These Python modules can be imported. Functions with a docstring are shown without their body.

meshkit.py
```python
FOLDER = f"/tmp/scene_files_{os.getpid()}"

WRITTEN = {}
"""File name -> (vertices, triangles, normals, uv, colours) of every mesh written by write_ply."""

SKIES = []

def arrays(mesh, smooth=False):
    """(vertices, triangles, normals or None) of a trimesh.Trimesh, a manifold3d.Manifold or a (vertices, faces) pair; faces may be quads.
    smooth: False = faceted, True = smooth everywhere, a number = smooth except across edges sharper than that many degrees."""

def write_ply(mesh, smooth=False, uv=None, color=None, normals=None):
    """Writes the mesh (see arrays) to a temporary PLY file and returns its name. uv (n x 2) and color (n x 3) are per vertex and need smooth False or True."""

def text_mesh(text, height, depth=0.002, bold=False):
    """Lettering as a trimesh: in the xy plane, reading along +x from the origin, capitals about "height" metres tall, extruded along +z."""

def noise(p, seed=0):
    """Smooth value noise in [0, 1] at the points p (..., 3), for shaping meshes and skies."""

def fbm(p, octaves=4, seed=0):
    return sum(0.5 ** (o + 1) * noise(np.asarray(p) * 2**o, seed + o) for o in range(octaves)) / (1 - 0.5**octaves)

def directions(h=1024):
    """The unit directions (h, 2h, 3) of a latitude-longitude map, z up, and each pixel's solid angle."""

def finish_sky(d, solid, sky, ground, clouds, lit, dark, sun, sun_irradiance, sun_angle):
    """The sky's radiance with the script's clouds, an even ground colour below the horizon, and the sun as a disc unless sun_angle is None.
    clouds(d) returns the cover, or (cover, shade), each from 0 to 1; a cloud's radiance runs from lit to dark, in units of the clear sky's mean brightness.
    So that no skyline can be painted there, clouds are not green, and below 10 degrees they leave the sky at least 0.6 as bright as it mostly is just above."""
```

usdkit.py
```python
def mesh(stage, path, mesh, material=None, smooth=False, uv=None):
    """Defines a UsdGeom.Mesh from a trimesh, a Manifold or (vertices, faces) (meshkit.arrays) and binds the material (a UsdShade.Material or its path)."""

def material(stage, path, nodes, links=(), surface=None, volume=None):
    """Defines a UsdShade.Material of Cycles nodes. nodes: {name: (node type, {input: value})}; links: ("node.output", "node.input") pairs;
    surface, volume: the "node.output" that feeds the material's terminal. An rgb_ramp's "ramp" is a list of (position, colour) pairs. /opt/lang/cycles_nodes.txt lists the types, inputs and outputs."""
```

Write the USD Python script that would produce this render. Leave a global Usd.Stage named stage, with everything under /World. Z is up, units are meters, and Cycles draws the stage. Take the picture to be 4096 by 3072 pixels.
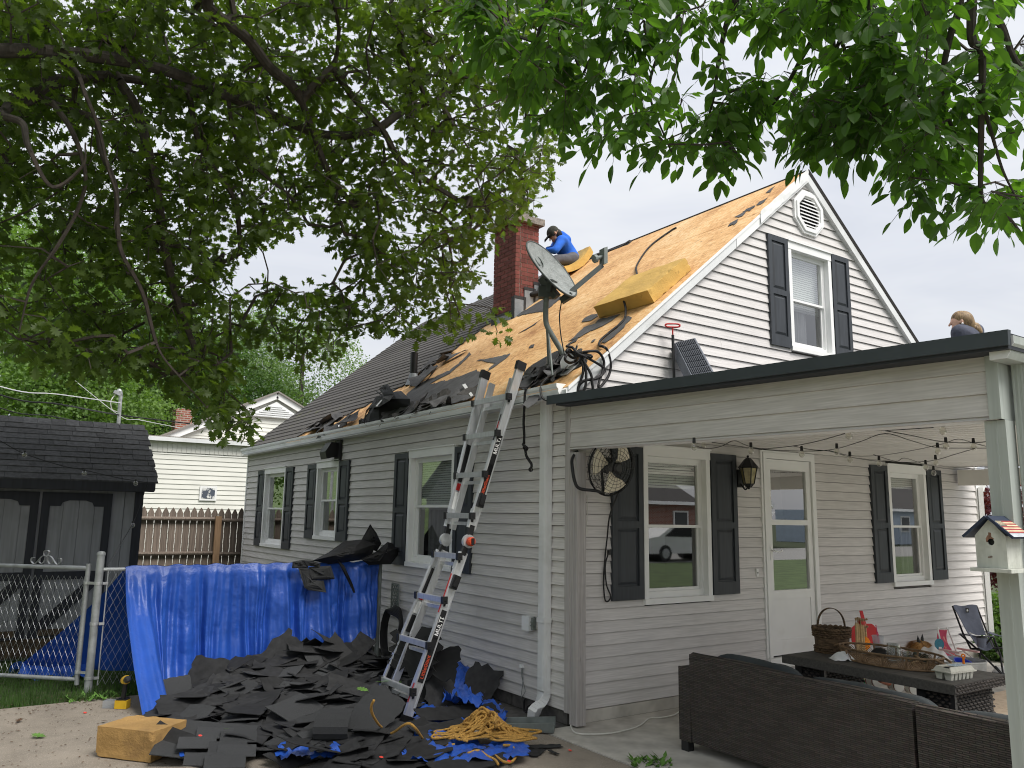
import math, random
import numpy as np, trimesh, manifold3d
from scipy.spatial import cKDTree
from shapely.geometry import Polygon, box as sbox, Point
from shapely import contains_xy
from pxr import Usd, UsdGeom, UsdShade, UsdLux, Gf, Sdf, Vt
import usdkit, meshkit

rnd = random.Random(7)
rng = np.random.default_rng(7)
PI = math.pi
stage = Usd.Stage.CreateInMemory()
UsdGeom.SetStageUpAxis(stage, 'Z')
UsdGeom.Xform.Define(stage, '/World')
# ------------------------------------------------------------------ camera, sky, sun, exposure
CAM = np.array([-4.3447, -5.4854, 1.7078])
YAW, PITCH, ROLL, FPX = math.radians(55.884), math.radians(9.4176), math.radians(.9292), 3185.12
EXPOSURE = 2.5
SUN_ELEV, SUN_AZ = math.radians(57), math.radians(-72)      # azimuth from +x towards +y
SUN_INT, SUN_ANGLE, SKY_STRENGTH = 0.20, 30.0, 0.05

def _cam_axes():
    fwd = np.array([math.cos(PITCH) * math.cos(YAW), math.cos(PITCH) * math.sin(YAW), math.sin(PITCH)])
    r = np.array([math.sin(YAW), -math.cos(YAW), 0.]); u = np.cross(r, fwd)
    return r * math.cos(ROLL) + u * math.sin(ROLL), -r * math.sin(ROLL) + u * math.cos(ROLL), fwd
CR, CU, CF = _cam_axes()
cam = UsdGeom.Camera.Define(stage, '/World/camera')
m4 = Gf.Matrix4d(*[float(x) for row in ((*CR, 0), (*CU, 0), (*-CF, 0), (*CAM, 1)) for x in row])
cam.AddTransformOp().Set(m4)
cam.CreateHorizontalApertureAttr(36.0); cam.CreateVerticalApertureAttr(27.0)
cam.CreateFocalLengthAttr(36.0 * FPX / 4096)
cam.CreateFStopAttr(0.0); cam.CreateClippingRangeAttr(Gf.Vec2f(.05, 2000))
cam.CreateExposureAttr(EXPOSURE)
sd = np.array([math.cos(SUN_ELEV) * math.cos(SUN_AZ), math.cos(SUN_ELEV) * math.sin(SUN_AZ), math.sin(SUN_ELEV)])
usdkit.material(stage, '/World/Looks/sky_look', {
    'tc': ('texture_coordinate', {}),
    'sky': ('sky_texture', {'sky_type': 'single_scattering', 'sun_disc': False, 'sun_elevation': SUN_ELEV, 'sun_rotation': math.atan2(sd[0], sd[1]), 'aerosol_density': 3.0}),
    'mp': ('mapping', {'scale': (1.6, 1.6, 5.0)}),
    'n': ('noise_texture', {'scale': 2.2, 'detail': 5, 'roughness': .55, 'distortion': .4}),
    'rp': ('rgb_ramp', {'ramp': [(.3, (1.86, 1.93, 2.10)), (.5, (2.06, 2.11, 2.24)), (.7, (2.27, 2.30, 2.36))]}),
    'sx': ('separate_xyz', {}),
    'mr': ('map_range', {'from_min': 0., 'from_max': 1., 'to_min': 1.2, 'to_max': 1.75, 'clamp': True}),
    'mul': ('mix_color', {'blend_type': 'multiply', 'fac': 1.0, 'use_clamp': False}),
    'mix': ('mix_color', {'fac': .93, 'use_clamp': False}),
    'bg': ('background_shader', {'strength': SKY_STRENGTH})},
    [('tc.generated', 'mp.vector'), ('mp.vector', 'n.vector'), ('n.fac', 'rp.fac'), ('tc.generated', 'sx.vector'), ('sx.z', 'mr.value'),
     ('rp.color', 'mul.a'), ('mr.result', 'mul.b'), ('sky.color', 'mix.a'), ('mul.result', 'mix.b'), ('mix.result', 'bg.color')], surface='bg.background')
dome = UsdLux.DomeLight.Define(stage, '/World/sky')
UsdShade.MaterialBindingAPI.Apply(dome.GetPrim()).Bind(UsdShade.Material.Get(stage, '/World/Looks/sky_look'))
dome.GetPrim().SetCustomDataByKey('kind', 'structure')
sun = UsdLux.DistantLight.Define(stage, '/World/sun')
sun.CreateNormalizeAttr(True); sun.CreateIntensityAttr(SUN_INT); sun.CreateAngleAttr(SUN_ANGLE); sun.CreateColorAttr(Gf.Vec3f(1, .97, .92))
z_ = sd; x_ = np.cross([0, 0, 1.], z_); x_ /= np.linalg.norm(x_); y_ = np.cross(z_, x_)
sun.AddTransformOp().Set(Gf.Matrix4d(*[float(v) for row in ((*x_, 0), (*y_, 0), (*z_, 0), (0, 0, 30, 1)) for v in row]))

# ------------------------------------------------------------------ helpers
def ray(px, py):
    """Direction of the sight line through a point of the 4096 x 3072 photograph."""
    d = CR * ((px - 2048) / FPX) - CU * ((py - 1536) / FPX) + CF
    return d / np.linalg.norm(d)
def at(px, py, ax, val):
    d = ray(px, py); return CAM + d * ((val - CAM[ax]) / d[ax])
def far(px, py, dist): return CAM + ray(px, py) * dist
SL = .824                                    # roof slope: z = 2.90 + SL * x
RN = np.array([-SL, 0, 1.]) / math.hypot(SL, 1)      # roof normal
RU = np.array([1, 0, SL]) / math.hypot(SL, 1)        # up the slope
def roof(px, py, off=0.):
    d = ray(px, py); n = np.array([-SL, 0, 1.])
    return CAM + d * ((2.90 + off - n @ CAM) / (n @ d))
def rp(s, y, h=0.):
    """Point of the roof: s metres up the slope from x = 0, h above it."""
    return np.array([0, y, 2.90]) + RU * s + RN * h
def unit(v): v = np.asarray(v, float); return v / max(np.linalg.norm(v), 1e-12)

class MB:
    """Collects shapes; becomes one mesh."""
    def __init__(s): s.v, s.f, s.n = [], [], 0
    def add(s, v, f):
        v = np.asarray(v, float); f = np.asarray(f, int)
        if f.shape[1] == 4: f = np.vstack([f[:, [0, 1, 2]], f[:, [0, 2, 3]]])
        s.v.append(v); s.f.append(f + s.n); s.n += len(v); return s
    def tm(s, m): return s.add(m.vertices, m.faces)
    def box(s, x0, x1, y0, y1, z0, z1):
        return s.hexa([(x0, y0, z0), (x1, y0, z0), (x1, y1, z0), (x0, y1, z0), (x0, y0, z1), (x1, y0, z1), (x1, y1, z1), (x0, y1, z1)])
    def hexa(s, p): return s.add(p, [(0, 3, 2, 1), (4, 5, 6, 7), (0, 1, 5, 4), (1, 2, 6, 5), (2, 3, 7, 6), (3, 0, 4, 7)])
    def wbox(s, wall, a0, a1, o0, o1, z0, z1):
        """Box on a wall: 'g' the gable wall (y = 0, out = -y), 's' the side wall (x = 0, out = -x)."""
        return s.box(a0, a1, -o1, -o0, z0, z1) if wall == 'g' else s.box(-o1, -o0, a0, a1, z0, z1)
    def obox(s, c, ax, h):
        c = np.asarray(c, float); A = [np.asarray(a, float) * k for a, k in zip(ax, h)]
        return s.hexa([c + A[0] * i + A[1] * j + A[2] * k for k in (-1, 1) for i, j in ((-1, -1), (1, -1), (1, 1), (-1, 1))])
    def beam(s, a, b, w, h, up=(0, 0, 1)):
        a, b = np.asarray(a, float), np.asarray(b, float); d = unit(b - a); u = np.asarray(up, float)
        if abs(d @ unit(u)) > .98: u = np.array([1., 0, 0])
        sd_ = unit(np.cross(d, u)); u = np.cross(sd_, d)
        return s.obox((a + b) / 2, (d, sd_, u), (np.linalg.norm(b - a) / 2, w / 2, h / 2))
    def tube(s, pts, r, n=6, cap=True):
        P = np.asarray(pts, float); m = len(P); R_ = np.broadcast_to(np.asarray(r, float), (m,))
        T = np.gradient(P, axis=0); T /= np.maximum(np.linalg.norm(T, axis=1, keepdims=True), 1e-9)
        u = np.cross(T[0], [0, 0, 1.]); u = unit(u) if np.linalg.norm(u) > 1e-3 else np.array([1., 0, 0])
        ang = np.arange(n) * 2 * PI / n; V = np.empty((m, n, 3))
        for i in range(m):
            u = unit(u - T[i] * (u @ T[i])); w = np.cross(T[i], u)
            V[i] = P[i] + R_[i] * (np.cos(ang)[:, None] * u + np.sin(ang)[:, None] * w)
        i, j = np.meshgrid(np.arange(m - 1), np.arange(n), indexing='ij'); j2 = (j + 1) % n
        s_ = np.stack([i * n + j, i * n + j2, (i + 1) * n + j2, (i + 1) * n + j], -1).reshape(-1, 4)
        F = np.vstack([s_[:, [0, 1, 2]], s_[:, [0, 2, 3]]]); V = V.reshape(-1, 3)
        if cap:
            k = len(V); V = np.vstack([V, P[0], P[-1]]); jj = np.arange(n); j2 = (jj + 1) % n
            F = np.vstack([F, np.stack([j2, jj, np.full(n, k)], 1), np.stack([(m - 1) * n + jj, (m - 1) * n + j2, np.full(n, k + 1)], 1)])
        return s.add(V, F)
    def lathe(s, prof, c=(0, 0, 0), ax=(0, 0, 1), n=20, sx=1., sy=1.):
        a = unit(ax); u = np.cross(a, [0, 1., 0]); u = unit(u) if np.linalg.norm(u) > 1e-3 else np.array([1., 0, 0]); w = np.cross(a, u)
        t = np.arange(n) * 2 * PI / n; V = np.array([np.asarray(c) + a * z + (np.cos(t)[:, None] * u * sx + np.sin(t)[:, None] * w * sy) * r for r, z in prof]).reshape(-1, 3)
        i, j = np.meshgrid(np.arange(len(prof) - 1), np.arange(n), indexing='ij'); j2 = (j + 1) % n
        return s.add(V, np.stack([i * n + j, i * n + j2, (i + 1) * n + j2, (i + 1) * n + j], -1).reshape(-1, 4))
    def prism(s, poly, o, u, v, depth):
        """Extrudes a 2-D polygon in the frame o + a*u + b*v along u x v."""
        p = poly if hasattr(poly, 'geom_type') else Polygon(poly)
        if not p.is_valid: p = p.buffer(0)
        for g in getattr(p, 'geoms', [p]):
            if g.area < 1e-7: continue
            m = trimesh.creation.extrude_polygon(g, depth, engine='earcut'); u_, v_ = np.asarray(u, float), np.asarray(v, float)
            s.add(np.asarray(o) + m.vertices[:, :1] * u_ + m.vertices[:, 1:2] * v_ + m.vertices[:, 2:] * unit(np.cross(u_, v_)), m.faces)
        return s
    def sheet(s, G, th):
        """Closed thin sheet from a grid of points (m, n, 3)."""
        G = np.asarray(G, float); m, n = G.shape[:2]
        du, dv = np.gradient(G, axis=0), np.gradient(G, axis=1); N = np.cross(du, dv); N /= np.maximum(np.linalg.norm(N, axis=2, keepdims=True), 1e-9)
        V = np.vstack([(G + N * th / 2).reshape(-1, 3), (G - N * th / 2).reshape(-1, 3)]); k = m * n
        i, j = np.meshgrid(np.arange(m - 1), np.arange(n - 1), indexing='ij'); q = np.stack([i * n + j, (i + 1) * n + j, (i + 1) * n + j + 1, i * n + j + 1], -1).reshape(-1, 4)
        rim = np.concatenate([np.arange(n), np.arange(1, m) * n + n - 1, (m - 1) * n + np.arange(n - 2, -1, -1), np.arange(m - 2, 0, -1) * n]); r2 = np.roll(rim, -1)
        return s.add(V, np.vstack([q, (q + k)[:, ::-1], np.stack([rim, r2, r2 + k, rim + k], 1)]))
    def grid(s, G):
        G = np.asarray(G, float); m, n = G.shape[:2]; i, j = np.meshgrid(np.arange(m - 1), np.arange(n - 1), indexing='ij')
        return s.add(G.reshape(-1, 3), np.stack([i * n + j, (i + 1) * n + j, (i + 1) * n + j + 1, i * n + j + 1], -1).reshape(-1, 4))
    def ball(s, c, r, sub=2, sc=(1, 1, 1)):
        m = trimesh.creation.icosphere(sub, r); return s.add(m.vertices * np.asarray(sc) + np.asarray(c), m.faces)
    def text(s, t, h, o, u, v, depth=.002, bold=True, center=False):
        m = meshkit.text_mesh(t, h, depth, bold); x = m.vertices.copy()
        if center: x[:, 0] -= x[:, 0].max() / 2
        return s.add(np.asarray(o) + x[:, :1] * np.asarray(u) + x[:, 1:2] * np.asarray(v) + x[:, 2:] * unit(np.cross(u, v)), m.faces)
    def arr(s): return np.vstack(s.v), np.vstack(s.f)

USED, LOC = {}, {'/World': np.zeros(3)}
def path_for(parent, name):
    n = USED.get((parent, name), 0); USED[(parent, name)] = n + 1
    return f'{parent}/{name}' + (f'_{n:03d}' if n else '')
def tag(p, label=None, cat=None, group=None, kind=None):
    for k_, v_ in (('label', label), ('category', cat), ('group', group), ('kind', kind)):
        if v_: p.SetCustomDataByKey(k_, v_)
def thing(name, label, cat, loc=(0, 0, 0), group=None):
    p = path_for('/World', name); x = UsdGeom.Xform.Define(stage, p); loc = np.asarray(loc, float)
    x.AddTranslateOp().Set(Gf.Vec3d(*[float(v) for v in loc])); LOC[p] = loc; tag(x.GetPrim(), label, cat, group); return p
def part(parent, name, mb, mat, label=None, kind=None, smooth=False):
    p = path_for(parent, name); v, f = mb.arr()
    me = usdkit.mesh(stage, p, (v - LOC[parent], f), MATS[mat], smooth=smooth); LOC[p] = LOC[parent]
    tag(me.GetPrim(), label, None, None, kind); return p
def one(name, mb, mat, label=None, cat=None, group=None, kind=None, smooth=False):
    p = path_for('/World', name); v, f = mb.arr()
    loc = np.array([(v[:, 0].min() + v[:, 0].max()) / 2, (v[:, 1].min() + v[:, 1].max()) / 2, v[:, 2].min()])
    me = usdkit.mesh(stage, p, (v - loc, f), MATS[mat], smooth=smooth); UsdGeom.Xformable(me).AddTranslateOp().Set(Gf.Vec3d(*map(float, loc)))
    LOC[p] = loc; tag(me.GetPrim(), label, cat, group, kind); return p
def spline(P, n=8):
    """Catmull-Rom through the points."""
    P = np.asarray(P, float); Q = np.vstack([2 * P[0] - P[1], P, 2 * P[-1] - P[-2]]); out = []
    for i in range(1, len(Q) - 2):
        for t in np.linspace(0, 1, n, endpoint=False):
            a, b, c, d = Q[i - 1:i + 3]; out.append(.5 * ((2 * b) + (c - a) * t + (2 * a - 5 * b + 4 * c - d) * t * t + (3 * b - a - 3 * c + d) * t ** 3))
    return np.array(out + [P[-1]])

# ------------------------------------------------------------------ materials
MATS = {}
def M(name, col, rough=.6, var=.12, scale=6., stretch=(1, 1, 1), bump=0., bscale=60., bstretch=None, bdist=.01, rv=0., spec=.4, metal=0., col2=None, det=5, lo=.35, hi=.65, trans=0., stain=None, sscale=.8, smin=.55, smax=.75, coat=0.):
    c = np.array(col, float); a = c * (1 - var); b = np.minimum(c * (1 + var), .95) if col2 is None else np.array(col2, float)
    N = {'g': ('geometry', {}), 'mp': ('mapping', {'scale': stretch}), 'n': ('noise_texture', {'scale': scale, 'detail': det, 'roughness': .6}),
         'rp': ('rgb_ramp', {'ramp': [(0, tuple(a)), (lo, tuple(a)), (hi, tuple(b)), (1, tuple(b))]}),
         'p': ('principled_bsdf', {'roughness': rough, 'specular_ior_level': spec, 'metallic': metal, 'coat_weight': coat, 'coat_roughness': .25})}
    L = [('g.position', 'mp.vector'), ('mp.vector', 'n.vector'), ('n.fac', 'rp.fac')]; out = 'rp.color'
    if stain is not None:
        N |= {'n3': ('noise_texture', {'scale': sscale, 'detail': 4, 'roughness': .65}), 'mr3': ('map_range', {'from_min': smin, 'from_max': smax, 'clamp': True}), 'mx': ('mix_color', {'b': tuple(stain)})}
        L += [('g.position', 'n3.vector'), ('n3.fac', 'mr3.value'), ('mr3.result', 'mx.fac'), (out, 'mx.a')]; out = 'mx.result'
    if rv:
        N |= {'oi': ('object_info', {}), 'mr': ('map_range', {'to_min': 1 - rv, 'to_max': 1 + rv}), 'h': ('hsv', {})}
        L += [('oi.random', 'mr.value'), ('mr.result', 'h.value'), (out, 'h.color')]; out = 'h.color'
    L.append((out, 'p.base_color'))
    if bump:
        N |= {'bm': ('mapping', {'scale': bstretch or stretch}), 'bn': ('noise_texture', {'scale': bscale, 'detail': 4, 'roughness': .6}), 'b': ('bump', {'strength': bump, 'distance': bdist})}
        L += [('g.position', 'bm.vector'), ('bm.vector', 'bn.vector'), ('bn.fac', 'b.height'), ('b.normal', 'p.normal')]
    surf = 'p.BSDF'
    if trans:
        N |= {'t': ('translucent_bsdf', {}), 'gm': ('mix_color', {'blend_type': 'multiply', 'fac': 1., 'b': (1.5, 1.9, .45), 'use_clamp': False}), 'mc': ('mix_closure', {'fac': trans})}
        L += [(out, 'gm.a'), ('gm.result', 't.color'), ('p.BSDF', 'mc.closure1'), ('t.BSDF', 'mc.closure2')]; surf = 'mc.closure'
    MATS[name] = usdkit.material(stage, '/World/Looks/' + name, N, L, surface=surf)
def glassmat(name, base, tint, rough=0.0, k=.6, refl=(1, 1, 1)):
    """Thin pane: clear, with reflection that grows towards grazing view, the same from both sides."""
    MATS[name] = usdkit.material(stage, '/World/Looks/' + name, {'f': ('layer_weight', {'blend': .5}), 'pw': ('math', {'math_type': 'power', 'value2': 2.}), 'mu': ('math', {'math_type': 'multiply_add', 'value2': k, 'value3': base}), 't': ('transparent_bsdf', {'color': tint}), 'gl': ('glossy_bsdf', {'color': refl, 'roughness': rough}), 'm': ('mix_closure', {})},
        [('f.facing', 'pw.value1'), ('pw.value', 'mu.value1'), ('mu.value', 'm.fac'), ('t.BSDF', 'm.closure1'), ('gl.BSDF', 'm.closure2')], surface='m.closure')
M('siding_look', (.60, .575, .56), .55, .13, 1., (3, 3, 90), .25, 1., (4, 4, 160), .003, rv=.05, det=6, stain=(.50, .475, .46), sscale=1.1, smin=.5, smax=.85)
M('pilaster_look', (.40, .375, .365), .5, .16, 1., (70, 70, 1.5), .2, 1., (90, 90, 2), .003)
M('white_vinyl', (.80, .80, .79), .4, .03, 3., stain=(.66, .65, .62), sscale=3, smin=.6, smax=.9)
M('gutter_white', (.70, .71, .71), .35, .05, 2., (1, 1, 1), stain=(.50, .50, .48), sscale=2.5, smin=.5, smax=.9)
M('shutter_look', (.036, .041, .048), .5, .18, 1., (40, 40, 4), .3, 1., (60, 60, 6), .002)
M('unlit_room_look', (.035, .035, .035), .9, .2, 2.)  # near-black colour stands in for the darkness of unlit rooms
M('blind_look', (.72, .73, .71), .6, .05, 3., bump=.3, bscale=1., bstretch=(1, 1, 170), bdist=.004)
M('curtain_look', (.5, .5, .5), .9, .3, 1., (30, 30, 1.5), bump=.3, bscale=1., bstretch=(40, 40, 2))
M('frieze_grey', (.045, .055, .062), .5, .1, 3.)
M('soffit_dark', (.030, .034, .042), .7, .1, 3.)
M('ceiling_look', (.80, .78, .74), .5, .05, 3., rv=.03)
M('green_post', (.38, .41, .385), .55, .08, 1., (30, 30, 1.5), .25, 1., (40, 40, 2), .004, stain=(.28, .30, .28), sscale=5, smin=.6, smax=.8)
M('old_shingle', (.072, .067, .063), .95, .25, 30., bump=.5, bscale=180, bdist=.004, rv=.16, stain=(.10, .105, .03), sscale=2.2, smin=.62, smax=.78)
M('old_shingle_clean', (.072, .067, .064), .95, .28, 30., bump=.5, bscale=180, bdist=.004, rv=.16)
M('felt_grey', (.075, .074, .076), .9, .22, 9., bump=.3, bscale=40, rv=.25)
M('pile_shingle', (.024, .024, .025), .85, .28, 14., bump=.5, bscale=220, bdist=.003, rv=.3, spec=.3)
M('pile_granule', (.038, .039, .041), .9, .5, 320., bump=.6, bscale=300, bdist=.003, rv=.2)
M('black_felt', (.010, .010, .011), .7, .3, 6., bump=.2, bscale=30)
def osb(name, c1, c2, c3):
    MATS[name] = usdkit.material(stage, '/World/Looks/' + name, {'g': ('geometry', {}), 'mp': ('mapping', {'scale': (16, 38, 16)}), 'v': ('voronoi_texture', {'scale': 1.3, 'feature': 'f1'}), 'mp2': ('mapping', {'scale': (36, 15, 36), 'rotation': (0, 0, .5)}), 'v2': ('voronoi_texture', {'scale': 1.1, 'feature': 'f1'}),
        'bw': ('rgb_to_bw', {}), 'bw2': ('rgb_to_bw', {}), 'ad': ('math', {'math_type': 'add'}), 'n': ('noise_texture', {'scale': 1.4, 'detail': 4}), 'ml': ('math', {'math_type': 'multiply', 'value2': .3}), 'ad2': ('math', {'math_type': 'add'}), 'mr2': ('map_range', {'from_min': .45, 'from_max': 1.15, 'clamp': True}),
        'rp': ('rgb_ramp', {'ramp': [(0., c1), (.5, c2), (1., c3)]}), 'oi': ('object_info', {}), 'mr': ('map_range', {'to_min': .93, 'to_max': 1.07}), 'h': ('hsv', {}), 'b': ('bump', {'strength': .3, 'distance': .004}), 'p': ('principled_bsdf', {'roughness': .75, 'specular_ior_level': .25}),
        'n4': ('noise_texture', {'scale': 11., 'detail': 4, 'roughness': .7}), 'm4': ('map_range', {'from_min': .63, 'from_max': .70, 'clamp': True}), 'mx': ('mix_color', {'b': (.13, .07, .035)}), 'mp4': ('mapping', {'scale': (1.6, .7, 1.6)})},
        [('g.position', 'mp.vector'), ('mp.vector', 'v.vector'), ('g.position', 'mp2.vector'), ('mp2.vector', 'v2.vector'), ('v.color', 'bw.color'), ('v2.color', 'bw2.color'), ('bw.val', 'ad.value1'), ('bw2.val', 'ad.value2'), ('ad.value', 'ml.value1'), ('g.position', 'n.vector'), ('ml.value', 'ad2.value1'), ('n.fac', 'ad2.value2'),
         ('ad2.value', 'mr2.value'), ('mr2.result', 'rp.fac'), ('oi.random', 'mr.value'), ('mr.result', 'h.value'), ('rp.color', 'mx.a'), ('g.position', 'mp4.vector'), ('mp4.vector', 'n4.vector'), ('n4.fac', 'm4.value'), ('m4.result', 'mx.fac'), ('mx.result', 'h.color'), ('h.color', 'p.base_color'), ('ad.value', 'b.height'), ('b.normal', 'p.normal')], surface='p.BSDF')
osb('osb_look', (.38, .185, .075), (.66, .39, .17), (.80, .58, .33))
osb('osb_pale', (.55, .40, .27), (.70, .55, .40), (.80, .68, .54))
M('brick_look', (.15, .042, .034), .85, .3, 1., (60, 60, 8), .6, 1., (110, 110, 6), .006, rv=.22)
M('mortar_look', (.30, .25, .22), .95, .2, 20.)
M('flashing_look', (.23, .245, .26), .5, .2, 6., metal=.3)
M('tar_look', (.018, .018, .019), .6, .3, 20., bump=.4, bscale=60)
M('chimney_cap', (.23, .21, .19), .95, .35, 40., bump=.6, bscale=80, bdist=.01)
M('block_dark', (.09, .085, .08), .95, .3, 12., bump=.4, bscale=80)
M('concrete_look', (.50, .475, .43), .9, .18, 4., bump=.3, bscale=150, bdist=.003, stain=(.32, .29, .25), sscale=1.4, smin=.52, smax=.78)
M('drive_look', (.25, .215, .175), .92, .16, 3., bump=.5, bscale=260, bdist=.004, stain=(.36, .32, .27), sscale=120., smin=.55, smax=.62)
M('lawn_soil', (.045, .06, .022), .95, .4, 8., bump=.5, bscale=30)
M('grass_look', (.050, .10, .022), .7, .4, 3., rv=.2, trans=.3)
M('far_lawn', (.095, .14, .05), .9, .3, 2.)
M('pale_paving', (.34, .335, .32), .95, .15, 10.)  # pale road paving, out of view, bounces light toward the porch
glassmat('pane_look', .20, (.86, .89, .88), k=.7)
M('screen_look', (.045, .048, .05), .35, .2, 3., spec=.5)
glassmat('screen_pane', .13, (.42, .43, .44), .02, .5)
M('chrome_dark', (.3, .3, .3), .3, .1, metal=.9)
M('black_plastic', (.014, .014, .015), .4, .2, 5.)
M('black_metal', (.013, .013, .014), .45, .2, 5.)

M('lap_shade_backing', (.10, .096, .092), .95, .1, 4.)  # dark backing colour stands in for shade in the siding lap gaps
# ------------------------------------------------------------------ the ground
W, LEN, ZE = 7.04, 9.66, 2.80
mb = MB(); mb.grid([[(x, y, -.012) for x in (-300, -60, -.3, 60, 300)] for y in (-300, -60, 60, 300)][::-1]); one('ground', mb, 'lawn_soil', kind='structure')
mb = MB(); mb.box(-9., -.305, -14, 2.95, -.2, -.002); one('driveway', mb, 'drive_look', kind='structure')
mb = MB(); mb.box(-.295, 9.4, -7.55, -.02, -.2, .004); one('patio_slab', mb, 'concrete_look', kind='structure')  # front stretch is out of view, lengthened to bounce light into the porch
mb = MB(); mb.box(-.30, 0.0, -.02, 3.0, -.2, -.004); one('gravel_strip', mb, 'block_dark', kind='structure')

# ------------------------------------------------------------------ the house
house = thing('house', 'grey vinyl sided gabled house with half stripped roof', 'house', (3.5, 4.8, 0))
mb = MB()
mb.box(.03, W - .03, .03, LEN, 0, .11); part(house, 'foundation', mb, 'block_dark')
# openings: wall, a0, a1, z0, z1
SW = [('s', 7.45, 8.56, 1.13, 2.45), ('s', 5.19, 6.05, 1.33, 2.45), ('s', 1.96, 3.03, 1.12, 2.452)]
GW = [('g', .84, 1.735, .935, 2.377), ('g', 4.865, 5.72, .955, 2.40), ('g', 3.122, 3.926, 3.585, 4.866)]
DOOR = ('g', 2.55, 3.41, .33, 2.415)
VENT = (3.54, 5.29)
def cut(a0, a1, holes):
    segs = [(a0, a1)]
    for h0, h1 in holes: segs = [p for s0, s1 in segs for p in ((s0, min(s1, h0)), (max(s0, h1), s1)) if p[1] - p[0] > .01]
    return segs
E_ = .1016; Z0 = 1.1278 - 10 * E_
def course(wall, z, e0, e1, holes):
    """One row of clapboards: (bottom, top) extents e0, e1, cut at the openings and here and there at a butt joint."""
    rows = cut(e0[0], e0[1], holes)
    for s0, s1 in rows:
        t0 = e1[0] if s0 == e0[0] else s0; t1 = e1[1] if s1 == e0[1] else s1
        if t1 - t0 < .005: t0 = t1 = (t0 + t1) / 2
        g = lambda a, o, zz: (a, -o, zz) if wall == 'g' else (-o, a, zz)
        zt = z + E_ - .0045; ends = [(s0, t0), (s1, t1)]
        if s1 - s0 > 3.4: m_ = rnd.uniform(s0 + 1., s1 - 1.); ends.insert(1, (m_, m_))
        for (b0, u0), (b1, u1) in zip(ends[:-1], ends[1:]):     # bottom lip out 17 mm, face leaning back to 3 mm under the next lip
            b1 -= .0015; u1 -= .0015 if b1 < s1 - .01 else 0; mb = MB()
            mb.hexa([g(b0, -.004, z), g(b1, -.004, z), g(b1, .020, z), g(b0, .020, z), g(u0, -.004, zt), g(u1, -.004, zt), g(u1, .004, zt), g(u0, .004, zt)]); part(house, 'siding_board', mb, 'siding_look')
def holes_at(wins, z):
    return [(w[1] + .01, w[2] - .01) for w in wins if w[3] - .02 < z + E_ * .5 < w[4] + .02]
k = 0
while Z0 + k * E_ < 2.74:
    z = Z0 + k * E_; course('s', z, (.03, LEN), (.03, LEN), holes_at(SW, z)); k += 1
k = 0
while Z0 + k * E_ < 5.66:
    z = Z0 + k * E_; ex = lambda zz: (max(0., (zz - 2.86) / SL) + .02, W - .02 - max(0., (zz - 2.86) / SL))
    a, b = ex(z), ex(z + E_)
    if a[1] - a[0] > .05:
        if b[1] < b[0]: b = (W / 2, W / 2)
        course('g', z, a, b, holes_at(GW + [DOOR], z))
    k += 1
mb = MB()   # walls behind the boards, with the openings left open
for x0, x1 in cut(.02, W - .02, [(w[1], w[2]) for w in GW[:2]] + [(DOOR[1], DOOR[2])]): mb.box(x0, x1, .006, .12, .1, 2.55)
for w in GW[:2] + [DOOR]:
    mb.box(w[1], w[2], .006, .12, .1, w[3]); mb.box(w[1], w[2], .006, .12, w[4], 2.55)
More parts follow.
